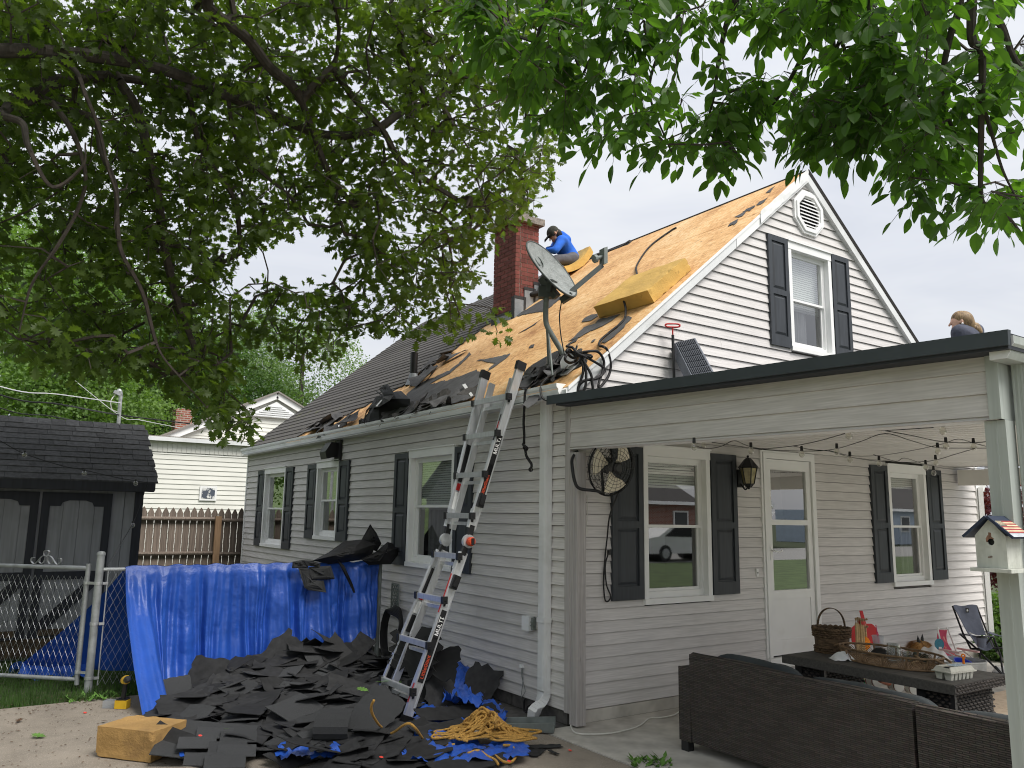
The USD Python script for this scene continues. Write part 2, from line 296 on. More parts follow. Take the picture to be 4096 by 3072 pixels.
g2 = Polygon([(.02, 2.551), (W - .02, 2.551), (W - .02, 2.86), (W / 2, 5.75), (.02, 2.86)]).difference(sbox(GW[2][1], GW[2][3], GW[2][2], GW[2][4]))
mb.prism(g2, (0, .12, 0), (1, 0, 0), (0, 0, 1), .112)
for y0, y1 in cut(.125, LEN, [(w[1], w[2]) for w in SW]): mb.box(.006, .12, y0, y1, .1, 2.9)
for w in SW: mb.box(.006, .12, w[1], w[2], .1, w[3]); mb.box(.006, .12, w[1], w[2], w[4], 2.9)
mb.box(W - .12, W - .01, .125, LEN, .1, 2.85); mb.box(.125, W - .125, LEN - .1, LEN, .1, 2.85)
mb.prism([(.1, 2.86), (W - .1, 2.86), (W / 2, 5.7)], (0, LEN, 0), (1, 0, 0), (0, 0, 1), .1)
part(house, 'wall', mb, 'lap_shade_backing')
# windows
def window(w, shade, split=.5, sh=.33, screen_lower=True, shutters=True, plain=False):
    wall, a0, a1, z0, z1 = w
    c = MB(); t, d = .055, .034
    c.wbox(wall, a0, a0 + t, -.115, d, z0 + .05, z1 - .09); c.wbox(wall, a1 - t, a1, -.115, d, z0 + .05, z1 - .09)
    c.wbox(wall, a0 - .004, a1 + .004, -.115, d + .004, z1 - .09, z1); c.wbox(wall, a0 - .012, a1 + .012, -.0, d + .02, z1, z1 + .014)
    c.wbox(wall, a0 - .004, a1 + .004, -.115, d + .012, z0, z0 + .05)
    win = part(house, 'window', c, 'white_vinyl')
    i0, i1, j0, j1 = a0 + t, a1 - t, z0 + .05, z1 - .09; zm = j0 + (j1 - j0) * split
    f = MB()
    for o0, o1, e in ((-.085, -.03, .028),):
        f.wbox(wall, i0, i0 + e, o0, o1, j0, j1); f.wbox(wall, i1 - e, i1, o0, o1, j0, j1); f.wbox(wall, i0 + e, i1 - e, o0, o1, j0, j0 + .055); f.wbox(wall, i0 + e, i1 - e, o0, o1, j1 - .03, j1)
    part(win, 'window_frame', f, 'white_vinyl')
    def sash(b0, b1, o, e=.026):
        s_ = MB(); p0, p1 = i0 + .028, i1 - .028
        s_.wbox(wall, p0, p0 + e, o - .012, o + .012, b0, b1); s_.wbox(wall, p1 - e, p1, o - .012, o + .012, b0, b1); s_.wbox(wall, p0 + e, p1 - e, o - .012, o + .012, b0, b0 + e); s_.wbox(wall, p0 + e, p1 - e, o - .012, o + .012, b1 - e, b1)
        part(win, 'sash', s_, 'white_vinyl'); q_ = [(p0 + e - .003, b0 + e - .003), (p1 - e + .003, b0 + e - .003), (p1 - e + .003, b1 - e + .003), (p0 + e - .003, b1 - e + .003)]; g = MB(); g.add([(a, -o, z) if wall == 'g' else (-o, a, z) for a, z in (q_ if wall == 'g' else q_[::-1])], [(0, 1, 2), (0, 2, 3)]); return g
    part(win, 'pane', sash(zm - .012, j1 - .03, -.045), 'pane_look')
    part(win, 'screen' if screen_lower else 'pane', sash(j0 + .055, zm + .012, -.07), 'screen_pane' if screen_lower else 'pane_look')
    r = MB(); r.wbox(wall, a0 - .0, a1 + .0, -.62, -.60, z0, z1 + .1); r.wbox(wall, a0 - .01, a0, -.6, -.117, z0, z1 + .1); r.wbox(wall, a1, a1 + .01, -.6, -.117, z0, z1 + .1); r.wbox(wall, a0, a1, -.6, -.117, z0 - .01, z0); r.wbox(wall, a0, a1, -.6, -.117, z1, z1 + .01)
    part(win, 'room_niche', r, 'unlit_room_look')  # box painted near black in place of an unlit room
    for kind, b0, b1, a_, b_ in shade:
        s_ = MB(); A0, A1 = i0 + (i1 - i0) * a_, i0 + (i1 - i0) * b_
        if kind == 'blind':
            zz = j0 + (j1 - j0) * b0; top = j0 + (j1 - j0) * b1
            while zz < top:
                s_.wbox(wall, A0, A1, -.128, -.125, zz, zz + .021); zz += .026
            part(win, 'blind', s_, 'blind_look')
        else:
            n = 40; u_ = np.linspace(A0, A1, n); o_ = .15 + .018 * np.sin(np.linspace(0, 9 * PI, n)) + .006 * rng.standard_normal(n)
            G = [[((q, p_, zz) if wall == 'g' else (p_, q, zz)) for q, p_ in zip(u_, o_)] for zz in (j0 + (j1 - j0) * b0, j0 + (j1 - j0) * b1)]
            part(win, 'curtain', s_.grid(G), 'curtain_look')
    if shutters:
        lo, hi = z0 + (.05 if wall == 'g' else 0.0), z1 - .02
        if z0 > 3: lo, hi = z0 + .02, z1 + .01
        for b0, b1 in ((a0 - .012 - sh, a0 - .012), (a1 + .012, a1 + .012 + sh)):
            s_ = MB(); e = .058; zmid = lo + (hi - lo) * .485
            s_.wbox(wall, b0, b0 + e, .004, .042, lo, hi); s_.wbox(wall, b1 - e, b1, .004, .042, lo, hi)
            for q0, q1 in ((lo, lo + .12), (zmid - .03, zmid + .03), (hi - .065, hi)): s_.wbox(wall, b0 + e, b1 - e, .004, .042, q0, q1)
            s_.wbox(wall, b0 + e - .002, b1 - e + .002, .004, .0255, lo + .002, hi - .002)
            sp = part(house, 'shutter', s_, 'shutter_look')
            for q0, q1 in ((lo + .12, zmid - .03), (zmid + .03, hi - .065)):
                p_ = MB(); x0, x1, y0, y1 = b0 + e, b1 - e, q0, q1; g = (lambda a, o, z: (a, -o, z)) if wall == 'g' else (lambda a, o, z: (-o, a, z))
                m_ = .016; n_ = .04
                p_.hexa([g(x0 + m_, .026, y0 + m_), g(x1 - m_, .026, y0 + m_), g(x1 - m_, .026, y1 - m_), g(x0 + m_, .026, y1 - m_), g(x0 + n_, .038, y0 + n_), g(x1 - n_, .038, y0 + n_), g(x1 - n_, .038, y1 - n_), g(x0 + n_, .038, y1 - n_)])
                part(sp, 'raised_panel', p_, 'shutter_look')
window(SW[0], [('curtain', 0, .45, 0, .3)], .5, .36); window(SW[1], [('curtain', 0, .4, 0, .25)], .52, .36)
window(SW[2], [('blind', .5, 1., 0, 1), ('curtain', 0, .52, .25, .85)], .53, .36)
window(GW[0], [('blind', .78, 1., 0, 1)], .5, .375); window(GW[1], [('blind', .86, 1., 0, 1), ('curtain', 0, .5, .6, 1)], .5, .35)
window(GW[2], [('blind', .42, 1., 0, 1), ('curtain', .0, .5, 0, .7)], .5, .345)
# storm door
d = MB(); _, a0, a1, z0, z1 = DOOR
d.wbox('g', a0, a0 + .05, -.05, .04, z0, z1 - .06); d.wbox('g', a1 - .05, a1, -.05, .04, z0, z1 - .06); d.wbox('g', a0, a1, -.05, .04, z1 - .06, z1)
d.wbox('g', a0 - .03, a0 - .002, -.0, .028, z0, z1 + .02); d.wbox('g', a1 + .002, a1 + .03, -.0, .028, z0, z1 + .02); d.wbox('g', a0 - .002, a1 + .002, -.0, .028, z1 + .002, z1 + .024)
part(house, 'door_frame', d, 'white_vinyl')
d = MB(); b0, b1 = a0 + .054, a1 - .054; y0, y1 = z0 + .015, z1 - .065; gz0 = z0 + .66; zm = z0 + 1.33
d.wbox('g', b0, b0 + .075, -.02, .018, y0, y1); d.wbox('g', b1 - .075, b1, -.02, .018, y0, y1)
d.wbox('g', b0 + .075, b1 - .075, -.02, .018, y1 - .11, y1); d.wbox('g', b0 + .075, b1 - .075, -.02, .018, zm, zm + .055); d.wbox('g', b0 + .075, b1 - .075, -.02, .018, gz0 - .09, gz0); d.wbox('g', b0 + .075, b1 - .075, -.02, .018, y0, y0 + .15)
d.wbox('g', b0 + .075, b1 - .075, -.015, .010, y0 + .15, gz0 - .09)
door = part(house, 'door', d, 'white_vinyl')
for q0, q1 in ((gz0, zm), (zm + .055, y1 - .11)):
    g = MB(); g.add([(b0 + .073, .002, q0), (b1 - .073, .002, q0), (b1 - .073, .002, q1), (b0 + .073, .002, q1)], [(0, 1, 2), (0, 2, 3)]); part(door, 'pane', g, 'pane_look')
g = MB(); g.wbox('g', b0 + .018, b0 + .056, .018, .03, 1.30, 1.45); g.tube(spline([(b0 + .037, -.03, 1.40), (b0 + .04, -.075, 1.395), (b0 + .1, -.08, 1.385), (b0 + .16, -.07, 1.40)], 5), .008, 6); part(door, 'handle', g, 'white_vinyl')
g = MB(); g.wbox('g', a0, a1, -.62, -.6, z0, z1); g.wbox('g', a0 - .01, a0, -.6, -.06, z0, z1); g.wbox('g', a1, a1 + .01, -.6, -.06, z0, z1); part(door, 'room_niche', g, 'unlit_room_look')
M('flag_grey', (.28, .26, .28), .9, .3, 4.)
M('dark_cloth', (.03, .03, .033), .9, .3, 4.)
g = MB(); g.prism([(0, 0), (.30, .05), (.27, .60), (.08, .62), (0, .55)], (b0 + .1, .09, zm + .05), (1, 0, 0), (0, 0, 1), .004); part(door, 'flag', g, 'dark_cloth')
g = MB(); g.text('50 YEA', .055, (b0 + .10, .083, zm + .33), (.42, 0, -.9), (.9, 0, .42), .002); part(door, 'flag_lettering', g, 'blind_look')
g = MB(); g.wbox('g', a0 - .02, a1 + .02, -.0, .06, z0 - .10, z0 - .002); part(house, 'door_sill', g, 'white_vinyl')
# corner, pilaster, trim
mb = MB(); mb.box(-.022, .0, -.022, .045, .10, 2.80); mb.box(.0005, .045, -.0215, -.0005, .10, 2.35); part(house, 'corner_board', mb, 'pilaster_look')
mb = MB(); mb.box(-.018, .075, -.125, -.0225, .02, 2.262)
for i in range(3): mb.box(-.021, -.018, -.12 + .033 * i, -.10 + .033 * i, .02, 2.262); mb.box(-.015 + .03 * i, .005 + .03 * i, -.128, -.125, .02, 2.262)
part(house, 'pilaster', mb, 'pilaster_look')
mb = MB(); mb.box(-.024, .02, LEN - .0, LEN + .05, .1, 2.80); part(house, 'corner_board', mb, 'white_vinyl')
mb = MB(); mb.box(W - .05, W + .022, -.026, .0, .10, 2.8); part(house, 'corner_board', mb, 'white_vinyl')
# gutter along the eave (K profile)
prof = [(0, 0), (-.085, 0), (-.105, .03), (-.105, .055), (-.125, .075), (-.125, .105), (-.120, .105), (-.118, .08), (-.085, .012), (-.01, .012), (-.01, .10), (0, .10)]
mb = MB(); mb.prism([(x, z) for x, z in prof], (-.022, LEN + .1, 2.765), (1, 0, 0), (0, 0, 1), LEN + .1 - .02); part(house, 'gutter', mb, 'gutter_white')
mb = MB(); mb.prism([(x, z) for x, z in prof[:6]] + [(0, .105)], (-.022, .02, 2.765), (1, 0, 0), (0, 0, 1), .006); part(house, 'gutter_end_cap', mb, 'white_vinyl')
mb = MB(); mb.box(-.021, -.003, .03, LEN, 2.74, 2.86); part(house, 'fascia', mb, 'gutter_white')
# downspout at the corner, elbows, strap
def downspout(x, y0, y1, ztop, zbot, flip=False):
    mb = MB(); ym = (y0 + y1) / 2
    mb.box(x - .075, x, y0, y1, zbot + .12, ztop)
    for i in range(5): mb.box(x - .0785, x - .075, y0 + .012 + i * (y1 - y0 - .02) / 5, y0 + .024 + i * (y1 - y0 - .02) / 5, zbot + .12, ztop)
    for i in range(3): mb.box(x - .068 + .022 * i, x - .056 + .022 * i, y0 - .003, y0, zbot + .12, ztop)
    dp = part(house, 'downspout', mb, 'gutter_white')
    e = MB(); C = spline([(x - .037, ym, zbot + .14), (x - .04, ym, zbot + .07), (x - .10, ym - .02, zbot + .0), (x - .20, ym - .05, zbot - .05)], 6)
    for a, b in zip(C[:-1], C[1:]):
        d_ = unit(b - a); e.beam(a - d_ * .004, b + d_ * .006, .095 if (len(e.v) % 2) else .088, .074, (1, 0, .3))
    part(dp, 'elbow', e, 'gutter_white'); s_ = MB(); s_.box(x - .084, x, y0 - .008, y1 + .008, .80, .845); part(dp, 'strap', s_, 'gutter_white')
downspout(-.02, .235, .325, 2.765, .12)
mb = MB(); mb.tube(spline([(W + .18, -.10, 2.5), (W + .15, -.08, 2.38), (W + .03, -.05, 2.16), (W, -.05, 2.0), (W, -.05, .1)], 5), .042, 4); part(house, 'downspout', mb, 'white_vinyl')
# rakes
def rake(mb, x0, x1, y0, y1, dz, h, side=1):
    g = lambda x: 2.90 + SL * (x if side > 0 else W - x) + dz
    mb.hexa([(x0, y0, g(x0) - h), (x1, y0, g(x1) - h), (x1, y1, g(x1) - h), (x0, y1, g(x0) - h), (x0, y0, g(x0)), (x1, y0, g(x1)), (x1, y1, g(x1)), (x0, y1, g(x0))])
mb = MB(); rake(mb, -.10, 2.20, -.062, .0, -.008, .125); part(house, 'rake_board', mb, 'gutter_white')
mb = MB(); rake(mb, 2.205, W / 2, -.066, .0, -.006, .125); part(house, 'rake_board', mb, 'white_vinyl')
mb = MB(); rake(mb, -.08, W / 2, -.073, -.0625, .004, .035); part(house, 'rake_trim', mb, 'white_vinyl')
mb = MB(); rake(mb, W / 2, W + .15, -.062, .0, -.008, .13, -1); part(house, 'rake_board', mb, 'gutter_white')
mb = MB(); mb.sheet([[(x, -.078 + rnd.uniform(-.006, .004), 2.9 + SL * x + b + rnd.uniform(-.007, .007)) for x in np.linspace(2.6, 3.5, 15)] for b in (-.10, -.03, .035)], .003)
part(house, 'rake_trim', mb, 'white_vinyl', 'crumpled bent white metal trim at the peak')
# gable vent
mb = MB(); vx, vz = VENT
def octo(rx, rz): return [(rx * math.cos(PI / 8 + i * PI / 4) / math.cos(PI / 8), rz * math.sin(PI / 8 + i * PI / 4) / math.cos(PI / 8)) for i in range(8)]
oc = lambda r1, r2: Polygon(octo(r1, r1 * .97), [octo(r2, r2 * .97)])
mb.prism(oc(.275, .185), (vx, -.004, vz), (1, 0, 0), (0, 0, 1), .038); mb.prism(oc(.245, .20), (vx, -.042, vz), (1, 0, 0), (0, 0, 1), .016)
vent = part(house, 'gable_vent', mb, 'white_vinyl')
mb = MB(); mb.prism(octo(.19, .185), (vx, -.018, vz), (1, 0, 0), (0, 0, 1), .003); part(vent, 'vent_backing', mb, 'black_plastic')
for i in range(8):
    z = vz - .155 + i * .0435; h = .18 - max(0, abs(z - vz + .01) - .075) * .95
    mb = MB(); mb.hexa([(vx - h, -.028, z - .004), (vx + h, -.028, z - .004), (vx + h, -.056, z - .022), (vx - h, -.056, z - .022), (vx - h, -.028, z + .004), (vx + h, -.028, z + .004), (vx + h, -.056, z - .006), (vx - h, -.056, z - .006)]); part(vent, 'slat', mb, 'white_vinyl')
# foundation blocks seen under the siding of the side wall
for i in range(8):
    for j in range(1):
        mb = MB(); mb.box(.0, .03, .03 + i * .41, .43 + i * .41, 0.0, .108); part(house, 'block', mb, 'block_dark')
mb = MB(); mb.box(.1, W - .1, -.018, .03, 0.005, .105); part(house, 'foundation', mb, 'concrete_look')

# ---- roof
SR = (W / 2) * math.hypot(1, SL)     # slope length from x = 0 to the ridge
mb = MB()
mb.hexa([rp(-.03, -.06, -.035), rp(-.03, LEN + .12, -.035), rp(SR, LEN + .12, -.035), rp(SR, -.06, -.035), rp(-.10, -.06, -.012), rp(-.10, LEN + .12, -.012), rp(SR + .0, LEN + .12, -.012), rp(SR, -.06, -.012)][:8])
part(house, 'roof_deck', mb, 'osb_look')
mb = MB(); q = lambda x, y, h: (W - x, y, 2.90 + SL * x + h)
mb.hexa([q(-.2, -.06, -.03), q(W / 2, -.06, -.03), q(W / 2, LEN + .12, -.03), q(-.2, LEN + .12, -.03), q(-.2, -.08, .022), q(W / 2, -.08, .022), q(W / 2, LEN + .12, .022), q(-.2, LEN + .12, .022)]); part(house, 'roof_slope', mb, 'old_shingle_clean')
def tear(s):
    """y beyond which the old shingles still lie, by distance up the slope."""
    return float(np.interp(s, [-.2, .05, .4, .75, 1.0, 1.4, 2.1, 2.7, 3.3, 4.7], [7.6, 6.9, 5.9, 5.1, 4.95, 4.85, 4.78, 4.75, 4.6, 4.35]))
rows = [-.10, 1.04, 2.26, 3.48, SR]
for i in range(4):
    s0, s1 = rows[i] + .003, rows[i + 1] - .003; y = -.06 - (0 if i % 2 == 0 else 1.22)
    while y < 7.6:
        y0, y1 = max(y, -.06) + .002, min(y + 2.44, 7.8) - .002
        if y1 > y0 + .1:
            mb = MB(); h0 = rnd.uniform(-.0015, .0015)
            mb.hexa([rp(s0, y0, -.011), rp(s1, y0, -.011), rp(s1, y1, -.011), rp(s0, y1, -.011), rp(s0, y0, .002 + h0), rp(s1, y0, .002 + h0), rp(s1, y1, .002 + h0), rp(s0, y1, .002 + h0)]); part(house, 'sheathing_panel', mb, 'osb_look')
        y += 2.44
cs = .142; s = -.13; kk = 0
while s < SR - .02:     # old shingle courses, torn off in front
    y0 = tear(s); mb = MB(); yy = LEN + .14; m = 10; s1 = min(s + cs + .03, SR + .01)
    E0 = [y0 + rnd.uniform(-.10, .10) for _ in range(3)]
    a, b, c = (np.array([np.linspace(E0[j], yy, m)]) for j in range(3))
    low = np.array([[rp(s, yv, .019 + .002 * rnd.random()) for yv in a[0]], [rp(s, yv, .004) for yv in a[0]], [rp(s1, yv, .0035) for yv in b[0]], [rp(s1, yv, .0075) for yv in c[0]]])
    mb.grid(np.concatenate([low, low[:1]], 0)); part(house, 'shingle_course', mb, 'old_shingle'); s += cs; kk += 1
mb = MB()   # ridge caps on the part not stripped, and loose ridge strip in front
y = 4.6
while y < LEN:
    mb.hexa([(W / 2 - .15, y, 5.805 - .12), (W / 2 + .15, y, 5.805 - .12), (W / 2 + .15, y + .28, 5.80 - .12), (W / 2 - .15, y + .28, 5.80 - .12), (W / 2 - .01, y, 5.84), (W / 2 + .01, y, 5.84), (W / 2 + .01, y + .28, 5.825), (W / 2 - .01, y + .28, 5.825)]); y += .27
part(house, 'ridge_cap', mb, 'old_shingle_clean')
mb = MB(); R0 = [at(1950 + a * .27125, 850 + b * .27125, 0, W / 2 - .05) for a, b in ((1440, 710), (1560, 690), (1760, 620), (1960, 560), (2110, 470))]
for dz, w_ in ((.0, .05), (.05, .035)): mb.tube(spline(R0 + np.array([0, 0, dz - .01]), 5), w_, 6)
part(house, 'ridge_felt', mb, 'tar_look', 'black rolled felt left along the bare ridge')
mb = MB(); mb.box(-.16, .01, -.05, LEN + .1, 2.735, 2.742); part(house, 'soffit', mb, 'gutter_white')
# chimney, brick by brick
cx0, cx1, cy0, cy1, ctop = 2.02, 2.45, 3.87, 4.47, 6.06
mb = MB(); mb.box(cx0 + .012, cx1 - .012, cy0 + .012, cy1 - .012, 4.2, ctop); chim = part(house, 'chimney', mb, 'mortar_look')
bh, r = .0665, 0; z = 4.5
def brick(x0, x1, y0, y1, z):
    mb = MB(); j = lambda: rnd.uniform(-.003, .003); g = .005
    mb.box(x0 + g + j() * .3, x1 - g, y0 + g + j() * .3, y1 - g, z + .005, z + bh - .005); part(chim, 'brick', mb, 'brick_look')
while z < ctop - .01:
    o = .1 * (r % 2)
    ys = [cy0] + [v for v in np.arange(cy0 + .1 + o, cy1 - .02, .2)] + [cy1]; xs = [cx0] + [v for v in np.arange(cx0 + .22 - o, cx1 - .02, .215)] + [cx1]
    roofz = lambda x: 2.9 + SL * x
    for a, b in zip(ys[:-1], ys[1:]):
        if z > roofz(cx0) - .06: brick(cx0, cx0 + .09, a, b, z)
    for a, b in zip(xs[:-1], xs[1:]):
        if a == cx0: a = cx0 + .0905
        if b - a > .02 and z > roofz(a) - .1: brick(a, b, cy0, cy0 + .09, z)
    z += bh; r += 1
mb = MB(); mb.box(cx1 - .07, cx1, cy0 + .092, cy1, 4.9, ctop); part(chim, 'side_face', mb, 'brick_look')
mb = MB(); mb.box(cx0 - .06, cx1 + .06, cy0 - .06, cy1 + .06, ctop, ctop + .10); part(chim, 'chimney_cap', mb, 'chimney_cap')
mb = MB(); mb.box(cx0 - .02, cx1 - .08, cy0 + .06, cy1 - .05, ctop + .101, ctop + .19); part(chim, 'crown', mb, 'chimney_cap'); mb = MB(); mb.box(cx0 + .05, cx1 - .12, cy0 + .12, cy1 - .15, ctop + .19, ctop + .30); part(chim, 'flue', mb, 'concrete_look')
mb = MB(); mb.box(cx0 - .0, cx1 - .05, cy0 + .05, cy1 - .05, ctop + .42, ctop + .44)
for a in (.05, .25, .4):
    for b in (.1, .3, .5): mb.box(cx0 + a - .01, cx0 + a, cy0 + b, cy0 + b + .01, ctop + .3, ctop + .42)
part(chim, 'rain_cover', mb, 'chrome_dark')
def fl(x): return 2.9 + SL * x
mb = MB(); steps = [(cx0 - .01, cx0 + .17, .23), (cx0 + .165, cx0 + .345, .25), (cx0 + .34, cx1 + .012, .29)]
for a, b, h in steps: mb.prism([(a, fl(a) - .02), (b, fl(b) - .02), (b, fl(b) + h * .72), (a, fl(b) + h * .72)], (0, cy0 - .006, 0), (1, 0, 0), (0, 0, 1), .006)
mb.box(cx0 - .012, cx0 - .004, cy0, cy1 + .01, fl(cx0) - .02, fl(cx0) + .1); part(chim, 'flashing', mb, 'flashing_look')
mb = MB()
for a, b, h in steps: t_ = fl(b) + h * .72; mb.prism([(a - .01, t_ - .015), (b + .01, t_ - .015), (b + .01, t_ + .035), (a - .01, t_ + .035)], (0, cy0 - .007, 0), (1, 0, 0), (0, 0, 1), .006); mb.prism([(b - .02, fl(b)), (b + .015, fl(b)), (b + .02, t_ + .03), (b - .02, t_ + .03)], (0, cy0 - .0135, 0), (1, 0, 0), (0, 0, 1), .004)
mb.box(cx0 - .016, cx0 - .0125, cy0 - .002, cy0 + .07, fl(cx0) - .02, fl(cx0) + .33); mb.box(cx0 - .016, cx0 - .0125, cy1 - .1, cy1 + .01, fl(cx0) - .02, fl(cx0) + .25); mb.box(cx0 - .0165, cx0 - .013, cy0 + .072, cy1 - .105, fl(cx0) + .09, fl(cx0) + .12)
part(chim, 'tar_seal', mb, 'tar_look', kind='stuff')

# ------------------------------------------------------------------ the porch
porch = thing('porch', 'grey sided porch with flat dark edged roof in front of the door', 'porch', (3.3, -1.8, 0))
YP = -3.555
def beamz(y): return 2.29 + (2.235 - 2.29) * (y / YP), 2.745 + (2.665 - 2.745) * (y / YP)
cz = [0, .26, .52, .78]
for i in range(4):
    f0, f1 = (0, .045) if i == 0 else (.045 + (i - 1) * .275, min(.045 + i * .275, 1))
    mb = MB(); pts = []
    for y in (-.002, YP + .02):
        zb, zt = beamz(y); lo, hi = zb + (zt - zb) * f0, zb + (zt - zb) * f1 - .001; pts.append([(.002, y, lo), (-.022 if i else -.026, y, lo), (-.010, y, hi), (.002, y, hi)])
    A, B = pts; mb.hexa([A[0], A[1], B[1], B[0], A[3], A[2], B[2], B[3]]); part(porch, 'siding_board' if i else 'bottom_trim', mb, 'siding_look')
mb = MB(); mb.hexa([(.003, -.0, 2.29), (.003, YP + .02, 2.235), (.13, YP + .02, 2.235), (.13, 0, 2.29), (.003, 0, 2.70), (.003, YP + .02, 2.63), (.13, YP + .02, 2.63), (.13, 0, 2.70)]); part(porch, 'beam', mb, 'white_vinyl')
mb = MB(); mb.box(-.03, .13, YP - .0, YP + .018, 2.236, 2.64); mb.box(-.032, .0, YP - .004, YP + .055, 2.236, 2.64); part(porch, 'corner_board', mb, 'green_post')
for i in range(3): mb = MB(); mb.hexa([(.131, YP - .004 + j, 2.24 + .13 * i) for j in (0,)] * 0 + [(.131, YP - .006, 2.24 + .13 * i), (6.6, YP - .006, 2.24 + .13 * i), (6.6, YP + .1, 2.24 + .13 * i), (.131, YP + .1, 2.24 + .13 * i), (.131, YP + .012, 2.369 + .13 * i), (6.6, YP + .012, 2.369 + .13 * i), (6.6, YP + .1, 2.369 + .13 * i), (.131, YP + .1, 2.369 + .13 * i)]); part(porch, 'siding_board', mb, 'green_post')
OV = .17     # roof slab with dark metal edge and overhang
zr = lambda y: 2.757 - .028 * (-y) / 1.
mb = MB(); A, B = .004, YP - .12
mb.hexa([(-OV + .012, A, zr(A) - .09), (6.9, A, zr(A) - .09), (6.9, B, zr(B) - .09), (-OV + .012, B, zr(B) - .09), (-OV + .012, A, zr(A) - .008), (6.9, A, zr(A) - .008), (6.9, B, zr(B) - .008), (-OV + .012, B, zr(B) - .008)]); part(porch, 'roof_slab', mb, 'soffit_dark')
mb = MB()
for y0, y1, o in ((A + .12, -2.02, 0), (-2.0, B - .01, .003)):
    mb.hexa([(-OV - .006 - o, y0, zr(y0) - .075), (-OV + .011, y0, zr(y0) - .075), (-OV + .011, y1, zr(y1) - .075), (-OV - .006 - o, y1, zr(y1) - .075), (-OV - .0 - o, y0, zr(y0) + .004), (-OV + .03, y0, zr(y0) + .004), (-OV + .03, y1, zr(y1) + .004), (-OV - o, y1, zr(y1) + .004)])
part(porch, 'roof_edge', mb, 'frieze_grey')
for i in range(43):     # ceiling planks run away from the house wall
    x0 = .132 + i * .15
    mb = MB(); mb.hexa([(x0 + a, y, 2.45 + .018 * y / 1. + b) for b in (0, .012) for a, y in ((.002, -.03), (.148, -.03), (.148, YP + .02), (.002, YP + .02))]); mb.hexa([(x0 + a, y, 2.45 + .018 * y / 1. + b) for b in (-.006, 0) for a, y in ((.014, -.03), (.136, -.03), (.136, YP + .02), (.014, YP + .02))]); part(porch, 'ceiling_plank', mb, 'ceiling_look')
mb = MB(); mb.box(-.004, .098, YP - .008, YP + .094, 0.004, 2.233); mb.box(-.0065, -.004, YP + .035, YP + .043, .3, 2.232); part(porch, 'post', mb, 'green_post', 'weathered pale green wooden corner post')
mb = MB(); mb.box(6.45, 6.6, YP + .1, -.06, 2.20, 2.40); part(porch, 'beam', mb, 'ceiling_look'); mb = MB(); mb.box(6.5, 6.6, YP, YP + .1, .004, 2.20); part(porch, 'post', mb, 'green_post')
gp = [(0, 0), (-.08, 0), (-.10, .03), (-.10, .05), (-.12, .07), (-.12, .11), (-.112, .11), (-.08, .012), (-.01, .012), (0, .11)]
mb = MB(); mb.prism(gp, (-.12, YP - .012, 2.525), (0, 1, 0), (0, 0, 1), 6.9); part(porch, 'gutter', mb, 'green_post'); mb = MB(); mb.prism(gp[:6] + [(0, .11)], (-.1235, YP - .012, 2.525), (0, 1, 0), (0, 0, 1), .003); part(porch, 'gutter_end_cap', mb, 'gutter_white')
mb = MB(); mb.box(.08, .16, YP - .10, YP - .02, 0.1, 2.525)
for i in range(4): mb.box(.077, .08, YP - .095 + .02 * i, YP - .085 + .02 * i, .1, 2.525)
part(porch, 'downspout', mb, 'green_post')
M('aluminium', (.62, .63, .64), .32, .08, 1., (40, 40, 2), metal=.6, rv=.03)
M('galvanised', (.36, .375, .38), .5, .18, 9., metal=.35)
M('galv_bright', (.5, .51, .52), .4, .2, 12., metal=.6)
M('red_paint', (.45, .02, .02), .45, .1, 4.)
M('orange_red', (.55, .07, .025), .5, .05, 4.)
M('white_paint', (.78, .78, .77), .5, .05, 4.)
M('foam_yellow', (.56, .355, .10), .95, .12, 3., bump=.5, bscale=60, bdist=.008, stain=(.20, .11, .03), sscale=9., smin=.66, smax=.78)
M('foam_brown', (.36, .215, .075), .95, .2, 2.5, bump=.6, bscale=50, bdist=.01, stain=(.17, .10, .045), sscale=4., smin=.55, smax=.8)
M('tarp_blue', (.021, .085, .41), .38, .10, 2.5, bump=.35, bscale=9., bdist=.03, spec=.45, det=4)
M('rope_tan', (.42, .235, .055), .85, .3, 90., bump=.5, bscale=120)
M('rope_black', (.012, .011, .013), .7, .6, 60., col2=(.03, .027, .027), lo=.55, hi=.7, stain=(.5, .47, .42), sscale=45., smin=.66, smax=.70)
M('cable_black', (.012, .012, .012), .5, .2)
M('cable_white', (.66, .65, .60), .5, .05)
M('dish_grey', (.20, .215, .21), .8, .25, 12., stain=(.30, .31, .30), sscale=60., smin=.5, smax=.7, bump=.15, bscale=90)
M('dish_dark', (.055, .065, .062), .6, .2, 8.)
M('mast_grey', (.16, .18, .17), .6, .2, 8.)
M('skin', (.42, .23, .15), .5, .1, 12.)
M('skin_light', (.62, .38, .29), .5, .08, 12.)
M('hoodie_blue', (.018, .12, .55), .9, .12, 9., bump=.4, bscale=25, bdist=.01)
M('trouser_grey', (.085, .085, .095), .9, .2, 9., bump=.4, bscale=30)
M('cap_camo', (.035, .037, .028), .9, .5, 18.)
M('hair_dark', (.012, .010, .009), .7, .3, 60.)
M('hair_blond', (.12, .075, .04), .6, .1, 1., (60, 60, 8), col2=(.34, .23, .12), bump=.6, bscale=1., bstretch=(70, 70, 10))
M('tee_slate', (.07, .075, .105), .9, .15, 6., bump=.5, bscale=14, bdist=.02)
M('shed_grey', (.235, .24, .25), .75, .12, 1., (30, 30, 1.5), .2, 1., (50, 50, 3), .003, stain=(.17, .17, .175), sscale=2., smin=.5, smax=.8)
M('shed_black', (.016, .018, .024), .65, .3, 1., (30, 30, 2))
M('shed_shingle', (.052, .053, .056), .93, .3, 22., bump=.5, bscale=160, rv=.2)
